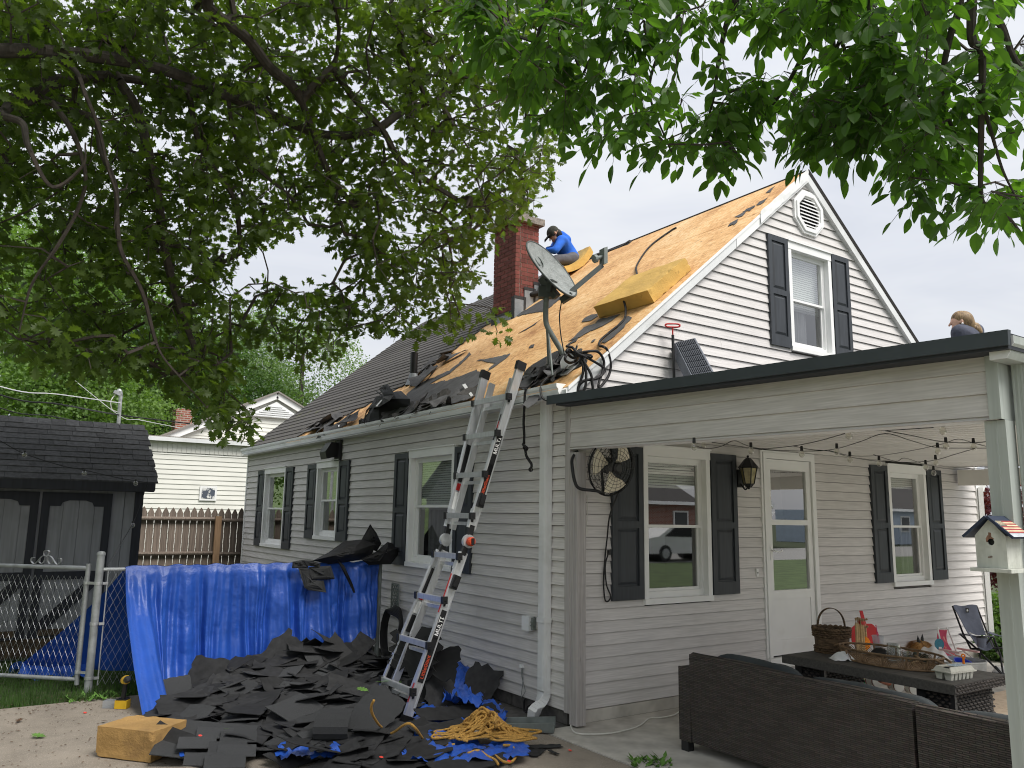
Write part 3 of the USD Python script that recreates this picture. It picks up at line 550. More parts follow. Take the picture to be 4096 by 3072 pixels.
M('weathered_wood', (.17, .135, .11), .9, .25, 1., (50, 50, 2), .3, 1., (60, 60, 2), .004, rv=.16)
M('new_wood', (.30, .19, .11), .85, .2, 1., (40, 40, 2))
M('rotten_wood', (.20, .14, .08), .95, .5, 14., bump=.6, bscale=30, col2=(.04, .03, .025))
M('neighbour_white', (.68, .675, .62), .6, .04, 2.)
M('wicker_dark', (.040, .034, .031), .7, .5, 1., (30, 30, 60), col2=(.085, .072, .064))
def wicker(name, c1, c2, mo, bw, rh, axis):
    """Woven strands: rows of short overlapping bands, with relief; axis is the horizontal direction (0 = x, 1 = y)."""
    MATS[name] = usdkit.material(stage, '/World/Looks/' + name, {'g': ('geometry', {}), 'sx': ('separate_xyz', {}), 'cb': ('combine_xyz', {}), 'br': ('brick_texture', {'color1': c1, 'color2': c2, 'mortar': mo, 'scale': 1., 'mortar_size': rh * .22, 'mortar_smooth': .6, 'brick_width': bw, 'row_height': rh}),
        'n': ('noise_texture', {'scale': 40., 'detail': 3}), 'mx': ('mix_color', {'blend_type': 'multiply', 'fac': .5}), 'bu': ('bump', {'strength': 1., 'distance': .006, 'invert': True}), 'p': ('principled_bsdf', {'roughness': .55, 'specular_ior_level': .4})},
        [('g.position', 'sx.vector'), (('sx.x', 'sx.y')[axis], 'cb.x'), ('sx.z', 'cb.y'), ('cb.vector', 'br.vector'), ('br.color', 'mx.a'), ('g.position', 'n.vector'), ('n.color', 'mx.b'), ('mx.result', 'p.base_color'), ('br.fac', 'bu.height'), ('bu.normal', 'p.normal')], surface='p.BSDF')
wicker('wicker_y', (.115, .098, .088), (.058, .048, .043), (.012, .010, .009), .075, .0115, 1)
wicker('wicker_x', (.085, .073, .066), (.058, .050, .046), (.012, .010, .009), .075, .0115, 0)
wicker('wicker_big', (.065, .060, .058), (.05, .046, .045), (.008, .008, .008), .05, .022, 1)
M('cushion_dark', (.045, .052, .055), .95, .15, 12., bump=.2, bscale=80)
M('table_plank', (.070, .066, .060), .7, .25, 1., (6, 60, 60), .2, 1., (8, 80, 80), rv=.1)

# ------------------------------------------------------------------ ladder
lad = thing('ladder', 'silver aluminium folding ladder leaning on the gutter with red lettering', 'ladder', (-1.1, 1.05, 0))
F0, H0, T0 = np.array([-1.12, 1.04, .0]), np.array([-.56, .95, 1.475]), np.array([-.11, .905, 3.12])
yv = np.array([0, 1., 0])
def lp(t, y):
    """Ladder axis: t from -1 (foot) over 0 (hinge) to 1 (top), y metres along the rungs (negative = nearer to the corner)."""
    b = H0 + (F0 - H0) * -t if t < 0 else H0 + (T0 - H0) * t
    return b + yv * y
def lnorm(t): d = unit(H0 - F0) if t < 0 else unit(T0 - H0); return unit(np.cross(yv, d))   # points to the room side
for sgn in (-1, 1):
    for t0, t1, w0, w1 in ((-.07, -1., .205, .30), (.07, 1., .205, .315)):
        n = lnorm(t0); n = n if n[0] < 0 else -n
        mb = MB(); a, b = lp(t0, sgn * w0) + n * .02, lp(t1, sgn * w1) + n * .02
        mb.beam(a, b, .028, .078, n); mb.beam(a + n * .034 + yv * sgn * .003, b + n * .034 + yv * sgn * .003, .036, .012, n); mb.beam(a - n * .034 + yv * sgn * .003, b - n * .034 + yv * sgn * .003, .036, .012, n)
        part(lad, 'outer_rail', mb, 'aluminium')
        mb = MB(); e = .86; a, b = lp(t0 * .9, sgn * .175) - n * .012, lp(t1 * (.93 if t1 > 0 else .86), sgn * .178) - n * .012; mb.beam(a, b, .025, .062, n); part(lad, 'inner_rail', mb, 'aluminium')
        mb = MB(); c = lp(t1, sgn * w1) + n * .02; mb.beam(c - unit(b - a) * .06, c + unit(b - a) * .022, .046, .098, n)
        part(lad, 'rail_cap' if t1 > 0 else 'rubber_foot', mb, 'black_plastic')
for half in (-1, 1):
    n = lnorm(half); n = n if n[0] < 0 else -n
    for q in (.13, .36, .59, .80) if half > 0 else (.10, .35, .60, .845):
        t = half * q; w = .205 + (abs(t) - .07) / .93 * (.11 if half > 0 else .095)
        mb = MB(); c = lp(t, 0) + n * .055; mb.beam(c - yv * (w + .012), c + yv * (w + .012), .03, .045, (0, 0, 1))
        for i in range(4): mb.beam(c - yv * (w + .01) + np.array([-.012 + .008 * i, 0, .024]), c + yv * (w + .01) + np.array([-.012 + .008 * i, 0, .024]), .003, .003)
        rg = part(lad, 'rung', mb, 'aluminium')
        mb = MB(); c2 = lp(t, 0) - n * .0 - np.array([0, 0, .055]); mb.beam(c2 - yv * .165, c2 + yv * .165, .035, .03); part(lad, 'rung', mb, 'aluminium')
        for sgn in (-1, 1): mb = MB(); mb.beam(c + yv * sgn * (w + .0), c + yv * sgn * (w + .036), .05, .062); mb.beam(c + yv * sgn * (w + .012) - np.array([0, 0, .05]), c + yv * sgn * (w + .03), .02, .02); part(rg, 'end_clip', mb, 'black_plastic')
for sgn in (-1, 1):
    n = unit(lnorm(-1) + lnorm(1)); n = n if n[0] < 0 else -n; c = lp(0, sgn * .205) + n * .01
    mb = MB(); mb.lathe([(0, -.022), (.058, -.022), (.062, -.012), (.062, .012), (.058, .022), (0, .022)], c, yv, 20); hg = part(lad, 'hinge', mb, 'galv_bright')
    for t in (-.085, .085): mb = MB(); a, b = c, lp(t, sgn * .205) + n * .02; mb.beam(a, b + (b - a) * .25, .034, .05, n); part(hg, 'hinge_arm', mb, 'black_plastic'); mb = MB(); b2 = lp(t * 2.0, sgn * .207) + n * .02; mb.beam(b, b2, .046, .082, n); part(hg, 'hinge_plate', mb, 'galv_bright')
    if sgn < 0:
        mb = MB(); mb.lathe([(.0, -.075), (.030, -.075), (.040, -.062), (.040, -.03), (.025, -.022)], c, yv, 14); part(hg, 'knob', mb, 'orange_red'); mb = MB(); mb.obox(c - yv * .08, (np.array([1, 0, 0]), yv, np.array([0, 0, 1])), (.014, .006, .03)); part(hg, 'latch', mb, 'black_plastic')
for t, hh in ((-.24, .09), (.22, .1)):
    n = lnorm(t); n = n if n[0] < 0 else -n; w = .205 + (abs(t) - .07) / .93 * .11; d_ = unit(H0 - F0) if t < 0 else unit(T0 - H0)
    mb = MB(); mb.obox(lp(t, -w - .028) + n * .02, (d_, yv, n), (.06, .02, .034)); mb.obox(lp(t, -w - .05) + n * .02, (d_, yv, n), (.04, .012, .022)); part(lad, 'lock_tab', mb, 'black_plastic')
def rail_tag(t0, t1, side, mat, words=(), hgt=.05, half=.030, inner=False):
    """A sticker on a rail's outer (side -1) or inner face, with its lettering."""
    n = lnorm(t0); n = n if n[0] < 0 else -n; d_ = unit(H0 - F0) if t0 < 0 else unit(T0 - H0); t0, t1 = sorted((t0, t1))
    w = lambda t: (.205 + (abs(t) - .07) / .93 * (.11 if t > 0 else .095)) * side + (-.0165 if not inner else .0)
    yy = (lambda t: w(t) - .0005) if not inner else (lambda t: .205 * side + (abs(t) - .07) / .93 * (.11 if t > 0 else .095) * side - .019)
    A, B = lp(t0, yy(t0)) + n * .02, lp(t1, yy(t1)) + n * .02
    mb = MB(); mb.beam(A, B, .002, half * 2, n); s_ = part(lad, 'sticker', mb, mat); u = unit(B - A)
    for txt, m_, frac, h in words:
        mb = MB(); mb.text(txt, h, A + (B - A) * frac - yv * .0015 - n * h * .5, u, n, .001); 
        part(s_, 'lettering', mb, m_)
rail_tag(.34, .585, -1, 'black_plastic', (('MULTI', 'white_paint', .56, .036),), half=.031); rail_tag(.22 + .02, .42, -1, 'black_plastic', (('LittleGiant', 'orange_red', .04, .030),), half=.0315)
rail_tag(-.40, -.56, -1, 'black_plastic', (('MULTI', 'white_paint', .12, .036),), half=.031); rail_tag(-.55, -.79, -1, 'black_plastic', (('LittleGiant', 'orange_red', .08, .030),), half=.0315)
for t0, t1, m_ in ((.33, .55, 'black_plastic'), (.28, .32, 'red_paint'), (.15, .27, 'white_paint'), (-.18, -.33, 'black_plastic'), (-.345, -.37, 'red_paint'), (-.38, -.45, 'white_paint'), (-.46, -.56, 'black_plastic'), (-.62, -.68, 'red_paint'), (-.69, -.86, 'black_plastic')):
    rail_tag(t0, t1, 1, m_, inner=True, half=.024)
for t0, t1, m_ in ((.55, .70, 'black_plastic'), (.62, .66, 'red_paint'), (-.20, -.42, 'red_paint'), (-.80, -.9, 'red_paint')):   # narrow stickers on the front flange of the right rail
    n = lnorm(t0); n = n if n[0] < 0 else -n; w = lambda t: -(.205 + (abs(t) - .07) / .93 * .1); mb = MB(); mb.beam(lp(t0, w(t0) + .004) + n * .0625, lp(t1, w(t1) + .004) + n * .0625, .014, .003, n); part(lad, 'sticker', mb, m_)

# ------------------------------------------------------------------ satellite dish on the roof
dish = thing('satellite_dish', 'grey weathered satellite dish on bent mast at the roof corner', 'satellite dish', roof(2265, 1460))
Rr, Ub, Bb = np.array([math.sin(YAW), -math.cos(YAW), 0]), np.array([0, 0, 1.]), -np.array([math.cos(YAW), math.sin(YAW), 0])
DC = at(2200, 1082, 1, .45); dn = unit(.866 * (.788 * Rr + .616 * Ub) + .5 * Bb); dl = unit(np.cross(dn, np.cross(.62 * Rr - .785 * Ub, dn))); dw = np.cross(dn, dl)
RA, RB = .345, .325
def dishp(r, th, dz=0.): return DC + dl * (RA * r * math.cos(th)) + dw * (RB * r * math.sin(th)) + dn * (.075 * (r * r - .6) + dz)
for nm, dz, rev, mt in (('reflector', .0, 0, 'dish_grey'), ('back_shell', -.006, 1, 'dish_dark')):
    mb = MB(); mb.grid([[dishp(r, th, dz) for th in np.linspace(0, 2 * PI, 49)] for r in np.linspace(.001, 1, 9)][::(-1 if rev else 1)]); part(dish, nm, mb, mt, smooth=True)
mb = MB(); mb.tube([dishp(1.0, th, -.006) for th in np.linspace(0, 2 * PI, 49)], .010, 6, False); part(dish, 'rim', mb, 'dish_dark', smooth=True)
mb = MB()    # faded emblem and lettering on the reflector
for poly in ([(-.05, 0), (-.02, .06), (.03, .075), (.07, .05), (.085, 0), (.06, .03), (.02, .05), (-.02, .03)], [(.0, -.035), (.05, -.03), (.09, -.01), (.06, -.045), (.02, -.055)]):
    mb.prism([(x, y) for x, y in poly], dishp(.52, PI * 1.02, .004), dl * 1.25, dw * 1.25, .0015)
mb.text('DIRECTV', .034, dishp(.30, PI * 1.12, .006) - dw * .10, unit(dw - .0 * dl), -dl, .0012); part(dish, 'emblem', mb, 'mast_grey')
arm0, arm1 = at(2246, 1198, 1, .43), at(2408, 1062, 1, .36)
mb = MB(); mb.beam(arm0, arm1, .035, .045); mb.beam(arm0 + np.array([0, 0, -.02]), dishp(.93, .05), .05, .05); part(dish, 'feed_arm', mb, 'dish_dark')
mb = MB(); L = at(2414, 1026, 1, .36); ln_ = unit(DC - L); mb.obox(L, (np.cross(ln_, Ub), Ub, ln_), (.05, .085, .022)); mb.lathe([(.02, 0), (.02, .06), (.042, .07), (.042, .10), (.03, .105), (0, .105)], L + ln_ * .02, ln_, 14); part(dish, 'feed_horn', mb, 'mast_grey')
mk = at(2189, 1170, 1, .5); pole = spline([at(2185, 1190, 1, .5), at(2183, 1255, 1, .5), at(2187, 1300, 1, .48), at(2215, 1352, 1, .45), at(2245, 1402, 1, .43), at(2266, 1446, 1, .42)], 6)
mb = MB(); mb.tube(pole, .026, 10); part(dish, 'mast', mb, 'mast_grey', smooth=True)
mb = MB(); mb.obox(mk, (Rr, Ub, Bb), (.085, .055, .05)); mb.obox(mk + Ub * .05 + Rr * .02, (dl, dw, dn), (.12, .05, .03)); mb.beam(mk, dishp(.2, 0, -.02), .10, .12); part(dish, 'mount_bracket', mb, 'dish_dark')
ft = at(2268, 1430, 1, .42)
mb = MB(); mb.lathe([(0, -.035), (.05, -.035), (.055, 0), (.05, .035), (0, .035)], at(2277, 1440, 1, .36), Bb, 16); mb.obox(at(2272, 1462, 1, .38), (RU, np.array([0, 1, 0]), RN), (.09, .05, .02)); part(dish, 'pivot', mb, 'mast_grey')
mb = MB(); pc = roof(2272, 1478, .02); mb.obox(pc, (RU, np.array([0, 1, 0]), RN), (.10, .08, .006)); mb.prism([(-.06, 0), (.06, 0), (.07, .07), (.03, .12), (-.04, .12), (-.07, .06)], pc + np.array([-.03, -.03, .0]), Rr, Ub, .006); part(dish, 'foot_plate', mb, 'galvanised')
for a, b in (((2188, 1316), (2195, 1472)), ((2192, 1318), (2212, 1521))): mb = MB(); mb.tube([at(*a, 1, .48), roof(*b, .01)], .011, 6); part(dish, 'strut', mb, 'mast_grey')
mb = MB(); mb.tube(spline([at(2246, 1205, 1, .42), at(2238, 1262, 1, .40), at(2242, 1330, 1, .38), at(2252, 1390, 1, .36), at(2262, 1440, 1, .36)], 6), .006, 5); part(dish, 'cable', mb, 'cable_black')
mb = MB(); mb.tube(spline([roof(2240, 1500, .03), roof(2200, 1510, .05), at(2172, 1530, 0, -.09), at(2162, 1560, 0, -.16), at(2172, 1594, 0, -.17), at(2198, 1604, 0, -.12)], 6), .010, 6); one('coax_cable', mb, 'cable_black', 'black cable curling from the roof over the gutter end', 'cable')

# ------------------------------------------------------------------ ropes
def rope(name, pts, r, mat, label, n=7, k=6):
    mb = MB(); mb.tube(spline(pts, n), r, k); return one(name, mb, mat, label, 'rope', smooth=True)
e5 = lambda a, b: (2050 + a * .22604, 1250 + b * .22604)
rp_ = thing('rope', 'black braided rope tangled round the dish foot with loops over the gable', 'rope', roof(2310, 1440))
for P in ([(960, 600), (1060, 620), (1150, 720), (1300, 790), (1500, 900), (1610, 980), (1620, 1060), (1480, 1170), (1290, 1200), (1180, 1290), (1150, 1440)], [(1180, 720), (1340, 690), (1500, 690), (1590, 790), (1620, 930), (1570, 1120), (1520, 1300), (1560, 1400)],
          [(1200, 780), (1270, 880), (1300, 1050), (1300, 1230), (1270, 1370), (1200, 1390), (1160, 1370), (1180, 1280), (1240, 1100), (1250, 950), (1200, 830)], [(1230, 800), (1300, 930), (1390, 1100), (1410, 1250), (1430, 1400)],
          [(1570, 590), (1660, 640), (1710, 760), (1740, 940), (1700, 1120), (1580, 1290), (1440, 1410)], [(1110, 760), (1000, 650), (960, 700), (1060, 800), (1180, 770), (1280, 760), (1390, 790), (1380, 760), (1250, 730)], [(960, 740), (930, 830), (1010, 890), (1120, 850), (1150, 760), (1060, 700), (980, 690)]):
    mb = MB(); mb.tube(spline([at(*e5(a, b), 1, -.10 - .04 * math.sin(a * .01) + (.20 if a < 1150 else 0) * 1.) for a, b in P], 7), .013, 6); part(rp_, 'rope_loop', mb, 'rope_black', smooth=True)
for P in ([(900, 660), (800, 780), (740, 900), (640, 1000), (600, 1060)], [(880, 760), (840, 850), (760, 930), (680, 1020), (560, 1120)], [(850, 640), (830, 720), (890, 780), (840, 880)]):
    mb = MB(); mb.tube(spline([roof(*e5(a, b), .05) for a, b in P], 6), .012, 6); part(rp_, 'rope_loop', mb, 'rope_black', smooth=True)
P = [(2710, 880), (2650, 930), (2590, 1000)]
mb = MB(); q4 = lambda a, b: (2300 + a * .31646, 1100 + b * .31646)
path = [roof(2706, 910, .02), roof(2680, 925, .02), roof(2600, 985, .02), roof(2548, 1060, .02), roof(*q4(780, 0), .06), roof(*q4(700, 80), .165), roof(*q4(640, 200), .165), roof(*q4(612, 290), .165), roof(*q4(640, 420), .08), roof(*q4(630, 540), .02), roof(*q4(580, 610), .02), roof(*q4(430, 730), .02), roof(*q4(320, 830), .02), roof(*q4(310, 890), .03), roof(*q4(350, 905), .03)]
mb.tube(spline(path, 6), .012, 6); one('rope', mb, 'rope_black', 'black flecked rope running up the bare roof boards over foam block', 'rope', smooth=True)
v7 = lambda a, b: (1800 + a * .31646, 1500 + b * .31646)
mb = MB(); mb.tube(spline([at(*v7(a, b), 0, -.17) for a, b in ((960, 170), (945, 260), (940, 400), (930, 600), (938, 750), (935, 860))], 5), .013, 6); mb.tube(spline([at(*v7(a, b), 0, x) for a, b, x in ((935, 860, -.17), (925, 880, -.15), (950, 900, -.19), (975, 930, -.17), (955, 945, -.14), (935, 915, -.17))], 6), .014, 6); mb.tube(spline([at(*v7(a, b), 0, -.165) for a, b in ((950, 940), (965, 1020), (1000, 1080), (1030, 1130), (1025, 1190))], 5), .013, 6); mb.ball(at(*v7(1020, 1195), 0, -.165), .022, 1)
one('rope', mb, 'rope_black', 'black knotted rope end hanging from the gutter beside downspout', 'rope', smooth=True)
# tan rope heap
heap = thing('rope', 'heap of tan rope tangled on blue tarp and shingles', 'rope', at(1940, 2960, 2, .0))
rc = np.array(at(1935, 2960, 2, .05)); sx_, sy_ = unit(np.array([Rr[0], Rr[1], 0])), unit(np.array([-Bb[0], -Bb[1], 0]))
for j in range(15):
    r_ = random.Random(40 + j); pts = []; a = r_.uniform(0, 6.28); cxy = np.array([r_.gauss(0, .10), r_.gauss(0, .07)]); rad = r_.uniform(.05, .12)
    for i in range(r_.randint(26, 36)):
        a += r_.uniform(.45, .95) * (1 if j % 2 else -1); cxy = cxy * .94 + np.array([r_.gauss(0, .035), r_.gauss(0, .025)]); rad = min(max(rad + r_.gauss(0, .014), .04), .14)
        p = cxy + np.array([math.cos(a) * rad * 1.25, math.sin(a) * rad * .8]); h = .04 + .20 * math.exp(-((p[0] / .14) ** 2 + (p[1] / .12) ** 2)) * r_.uniform(.3, 1.) + .012 * r_.random()
        pts.append(rc + sx_ * p[0] * 1.1 + sy_ * p[1] + np.array([0, 0, h]))
    mb = MB(); mb.tube(spline(pts, 5), .0092, 5); part(heap, 'rope_loop', mb, 'rope_tan', smooth=True)
def f7(a, b, z): return at(1400 + a * .36166, 2500 + b * .36166, 2, z)
for P in ([(1160, 1320, .07), (1050, 1330, .06), (920, 1305, .06)], [(800, 1250, .10), (730, 1150, .22), (660, 1090, .26), (590, 1110, .24), (510, 1170, .16), (455, 1200, .12)], [(265, 830, .45), (235, 900, .4), (250, 990, .32), (310, 1090, .2), (350, 1130, .14)], [(1540, 1400, .06), (1600, 1440, .05), (1700, 1510, .05), (1790, 1510, .05), (1840, 1430, .05), (1790, 1340, .07), (1700, 1330, .1)], [(1300, 1420, .07), (1420, 1390, .08), (1520, 1450, .06), (1600, 1490, .05), (1640, 1540, .05)], [(1540, 1010, .22), (1560, 960, .3), (1610, 990, .3), (1590, 1080, .26), (1640, 1060, .22), (1670, 1100, .2), (1600, 1120, .2)]):
    mb = MB(); mb.tube(spline([f7(*p) for p in P], 8), .0095, 6); part(heap, 'rope_loop', mb, 'rope_tan', smooth=True)

# ------------------------------------------------------------------ foam blocks
def foam(name, c, ax, h, mat, label, seed, bend=0.):
    m = trimesh.creation.box(extents=[2 * k for k in h])
    for _ in range(4): m = m.subdivide()
    v = m.vertices.copy(); n = v / np.array(h); ed = (np.abs(n) > .93).sum(1)
    w = meshkit.fbm(v * 9 + seed * 7.3, 3, seed)[:, None] - .5
    v = v + unit([1, 1, 1]) * 0 + np.sign(v) * np.where(np.abs(n) > .9, w * .014, 0) * 1.0 - np.sign(v) * (ed >= 2)[:, None] * np.maximum(0, meshkit.noise(v * 22, seed)[:, None] - .68) * .08
    if bend: v[:, 2] += bend * (v[:, 0] / h[0]) ** 2
    mb = MB(); mb.add(np.asarray(c) + v @ np.array(ax), m.faces); return one(name, mb, mat, label, 'foam block')
yy = np.array([0, 1., 0])
d1 = unit(roof(2750, 1105) - roof(2620, 1215)); 
P1, P2, P3 = roof(2400, 1275, .0), roof(2618, 1212, .0), roof(2700, 1068, .0)
ux = unit(P1 - P2); uy = -unit(np.cross(RN, ux)); cF = (P1 + P2) / 2 + uy * .345 + RN * .078
foam('foam_block', cF, (ux, uy, RN), (np.linalg.norm(P1 - P2) / 2, .345, .072), 'foam_yellow', 'large yellow foam block with rope across lying on the bare roof boards', 3)
pb = np.array([3.02, 3.80, 5.40]); foam('foam_block', pb + RU * .22 + RN * .06 + yy * .1, (RU, yy, RN), (.33, .17, .055), 'foam_yellow', 'curved yellow foam pad under the person near the ridge', 5, .07)
FOD = .175; gx = unit(at(601, 3054, 2, 0) - at(380, 3028, 2, 0)); gy = np.array([-gx[1], gx[0], 0]); gc = (at(380, 3028, 2, 0) + at(601, 3054, 2, 0)) / 2
foam('foam_block', gc + gy * FOD + np.array([0, 0, .105]), (gx, gy, np.array([0, 0, 1.])), (.23, FOD, .098), 'foam_brown', 'brown foam block lying on the driveway beside shingle heap', 8)

# ------------------------------------------------------------------ vent pipe, tools on the porch roof
mb = MB(); vp = roof(1653, 1527); mb.lathe([(.0, -.1), (.055, -.1), (.055, .43), (.048, .43), (.048, .3), (0, .3)], vp, (0, 0, 1), 16); vpp = thing('vent_pipe', 'black plumbing vent pipe standing on the old shingled roof', 'vent pipe', vp); part(vpp, 'pipe', mb, 'black_plastic', smooth=30)
mb = MB(); mb.lathe([(.056, .12), (.075, .05), (.12, -.06)], vp, (0, 0, 1), 14); part(vpp, 'boot', mb, 'flashing_look')
tl = thing('garden_tool', 'black rod tool with red T handle standing on porch roof', 'tool', at(2692, 1540, 1, -.12))
a, b = at(2697, 1526, 1, -.12), at(2691, 1340, 1, -.12)
mb = MB(); mb.tube([a, b], .014, 8); part(tl, 'rod', mb, 'black_metal'); mb = MB(); mb.tube([b, b + Ub * .08], .007, 6); mb.tube(spline([b + Ub * .08 + Rr * q + Ub * w for q, w in ((-.05, 0), (-.07, .015), (-.05, .03), (.05, .03), (.07, .015), (.05, 0), (-.05, 0))], 4), .009, 6); part(tl, 'handle', mb, 'red_paint')
fb = thing('foam_pad', 'dark grey ribbed foam pad leaning on the gable above porch roof', 'foam pad', at(2800, 1510, 1, -.15))
q = [at(2300 + a * .31646, 1100 + b * .31646, 1, y) for a, b, y in ((1265, 855, -.10), (1520, 795, -.10), (1790, 1290, -.42), (1500, 1330, -.42))]
M('pad_grey', (.13, .14, .165), .8, .4, 160., bump=.3, bscale=200, rv=.05)
M('pad_dark', (.045, .05, .06), .8, .3, 60.)
n_ = unit(np.cross(q[1] - q[0], q[3] - q[0])); n_ = n_ if n_ @ Bb > 0 else -n_
mb = MB(); mb.hexa([q[0] - n_ * .10, q[1] - n_ * .10, q[2] - n_ * .10, q[3] - n_ * .10, q[0], q[1], q[2], q[3]]); part(fb, 'pad_body', mb, 'pad_grey')
mb = MB()
for i in range(7):
    for j in range(11):
        s_, t_ = (j + .75) / 12.2, (i + .55) / 7.1; c = (q[0] * (1 - s_) + q[1] * s_) * (1 - t_) + (q[3] * (1 - s_) + q[2] * s_) * t_
        dx, dz = unit(q[1] - q[0]), unit(q[3] - q[0]); mb.obox(c + n_ * .004, (dx, dz, n_), (.006, .034, .008))
part(fb, 'ribs', mb, 'pad_dark', kind='stuff')

# ------------------------------------------------------------------ people
def figure(bones, edge=.02, taubin=8):
    """One smooth surface over a skeleton: bones are (point, radius, point, radius)."""
    parts_ = []
    for a, ra, b, rb in bones:
        sp = [manifold3d.Manifold.sphere(r, 20).translate([float(v) for v in p]) for p, r in ((a, ra), (b, rb))]
        parts_.append(manifold3d.Manifold.batch_hull(sp))
    m = manifold3d.Manifold.batch_boolean(parts_, manifold3d.OpType.Add).refine_to_length(edge); me = m.to_mesh()
    t = trimesh.Trimesh(me.vert_properties[:, :3], me.tri_verts, process=True); trimesh.smoothing.filter_taubin(t, .5, -.53, taubin)
    mb = MB(); mb.tm(t); return mb
def head(c, face, up, s=1.0):
    """Bones of a head: skull, jaw, nose, ears; c its centre, face the way it looks."""
    f, u = unit(face), unit(up); r = np.cross(f, u)
    return [(c + u * .025 * s - f * .02 * s, .092 * s, c + u * .02 * s + f * .015 * s, .085 * s), (c - u * .05 * s + f * .03 * s, .058 * s, c - u * .075 * s + f * .05 * s, .036 * s),
            (c - u * .005 * s + f * .095 * s, .010 * s, c - u * .035 * s + f * .112 * s, .014 * s), (c - u * .066 * s + f * .085 * s, .010 * s, c - u * .066 * s + f * .083 * s + r * .008, .010 * s)] + [(c + r * sg * .088 * s + u * .01 * s, .014 * s, c + r * sg * .09 * s - u * .025 * s, .012 * s) for sg in (-1, 1)]
def hand(w, d, n, s=1., curl=.5):
    """Palm, four bent fingers and a thumb; w wrist, d along the hand, n out of the palm."""
    d, n = unit(d), unit(n); r = np.cross(d, n); out = [(w, .024, w + d * .035, .026)]
    for k_, (o, L) in enumerate(((-.03, .075), (-.01, .085), (.01, .08), (.028, .062))):
        k0 = w + d * .085 + r * o; k1 = k0 + unit(d + n * curl) * L * .5; k2 = k1 + unit(d * .4 + n * (curl + .5)) * L * .45
        out += [(w + d * .02 + r * o * .5, .016, k0, .0115), (k0, .0105, k1, .009), (k1, .009, k2, .008)]
    t0 = w + d * .03 - r * .03; t1 = t0 - r * .03 + d * .03 + n * .01; out += [(t0, .014, t1, .011), (t1, .0105, t1 + unit(d + n * .5) * .03, .009)]; return out
def dp(px, py, y): return at(1950 + px * .27125, 850 + py * .27125, 1, y)
p1 = thing('person', 'worker in blue hoodie and cap sitting on roof beside the chimney', 'person', (3.1, 3.95, 5.5))
hipL, hipR = dp(1250, 700, 3.93), dp(1230, 705, 4.22); kneeL, kneeR = dp(1010, 690, 3.80), dp(960, 700, 4.1); ankL, ankR = dp(790, 1160, 3.78), dp(760, 1110, 4.0)
chest, neck = dp(1090, 470, 4.05), dp(1045, 350, 4.05); shL, shR = dp(1100, 410, 3.86), dp(1050, 400, 4.25); elL, elR = dp(1000, 560, 3.80), dp(960, 540, 4.22); wrL, wrR = dp(905, 560, 3.9), dp(880, 545, 4.12)
hc = dp(985, 330, 4.03); look = unit(-.75 * Rr - .62 * Ub + .1 * Bb); upv = unit(-.55 * Rr + .8 * Ub)
belly = dp(1190, 610, 4.07)
torso = lambda e: [(dp(1240, 690, 4.0), .13 + e, belly, .135 + e), (belly, .135 + e, chest, .14 + e), (chest, .13 + e, shL, .075 + e), (chest, .13 + e, shR, .075 + e), (shL, .07 + e, shR, .07 + e)]
arms = lambda e: [(shL, .062 + e, elL, .047 + e), (elL, .046 + e, wrL, .032 + e), (shR, .062 + e, elR, .047 + e), (elR, .046 + e, wrR, .032 + e)]
legs = lambda e: [(hipL, .098 + e, kneeL, .062 + e), (kneeL, .06 + e, ankL, .042 + e), (hipR, .098 + e, kneeR, .062 + e), (kneeR, .06 + e, ankR, .042 + e), (hipL, .11 + e, hipR, .11 + e)]
hl = hand(wrL, unit(-.8 * Rr - .5 * Ub), unit(.3 * Rr - .8 * Ub)); hr = hand(wrR, unit(-.8 * Rr - .5 * Ub), unit(.3 * Rr - .8 * Ub))
part(p1, 'body', figure(torso(-.02) + arms(-.008) + legs(-.01) + [(chest, .07, neck, .055), (neck, .055, hc, .06)] + head(hc, look, upv) + hl + hr, .018), 'skin', smooth=True)
part(p1, 'hoodie', figure(torso(.008) + arms(.012) + [(neck + Rr * .05 + Ub * .03, .06, neck + Rr * .12 - Ub * .05, .07), (neck + Rr * .06, .07, chest + Rr * .08 + Ub * .08, .08)], .02), 'hoodie_blue', smooth=True)
part(p1, 'trousers', figure(legs(.008) + [(hipL, .125, dp(1250, 680, 4.02), .12)], .02), 'trouser_grey', smooth=True)
mb = figure([(hc + upv * .05 - look * .012, .102, hc + upv * .035 + look * .01, .100)], .02); part(p1, 'cap_crown', mb, 'cap_camo', smooth=True)
mb = MB(); sd_ = np.cross(look, upv); mb.sheet([[hc + upv * (.055 - .028 * a - .02 * (b * b)) + look * (.08 + .10 * a) + sd_ * b * .075 * (1 - .2 * a) for b in np.linspace(-1, 1, 7)] for a in np.linspace(0, 1, 4)], .005); part(p1, 'cap_brim', mb, 'cap_camo')
part(p1, 'hair', figure([(hc - look * .045 - upv * .01, .088, hc - look * .04 - upv * .045, .07)], .02), 'hair_dark', smooth=True)
mb = figure([(ankL - Ub * .02, .045, ankL - Rr * .15 - Ub * .06, .038), (ankR - Ub * .02, .045, ankR - Rr * .15 - Ub * .06, .038)], .025); part(p1, 'boots', mb, 'hair_dark', smooth=True)
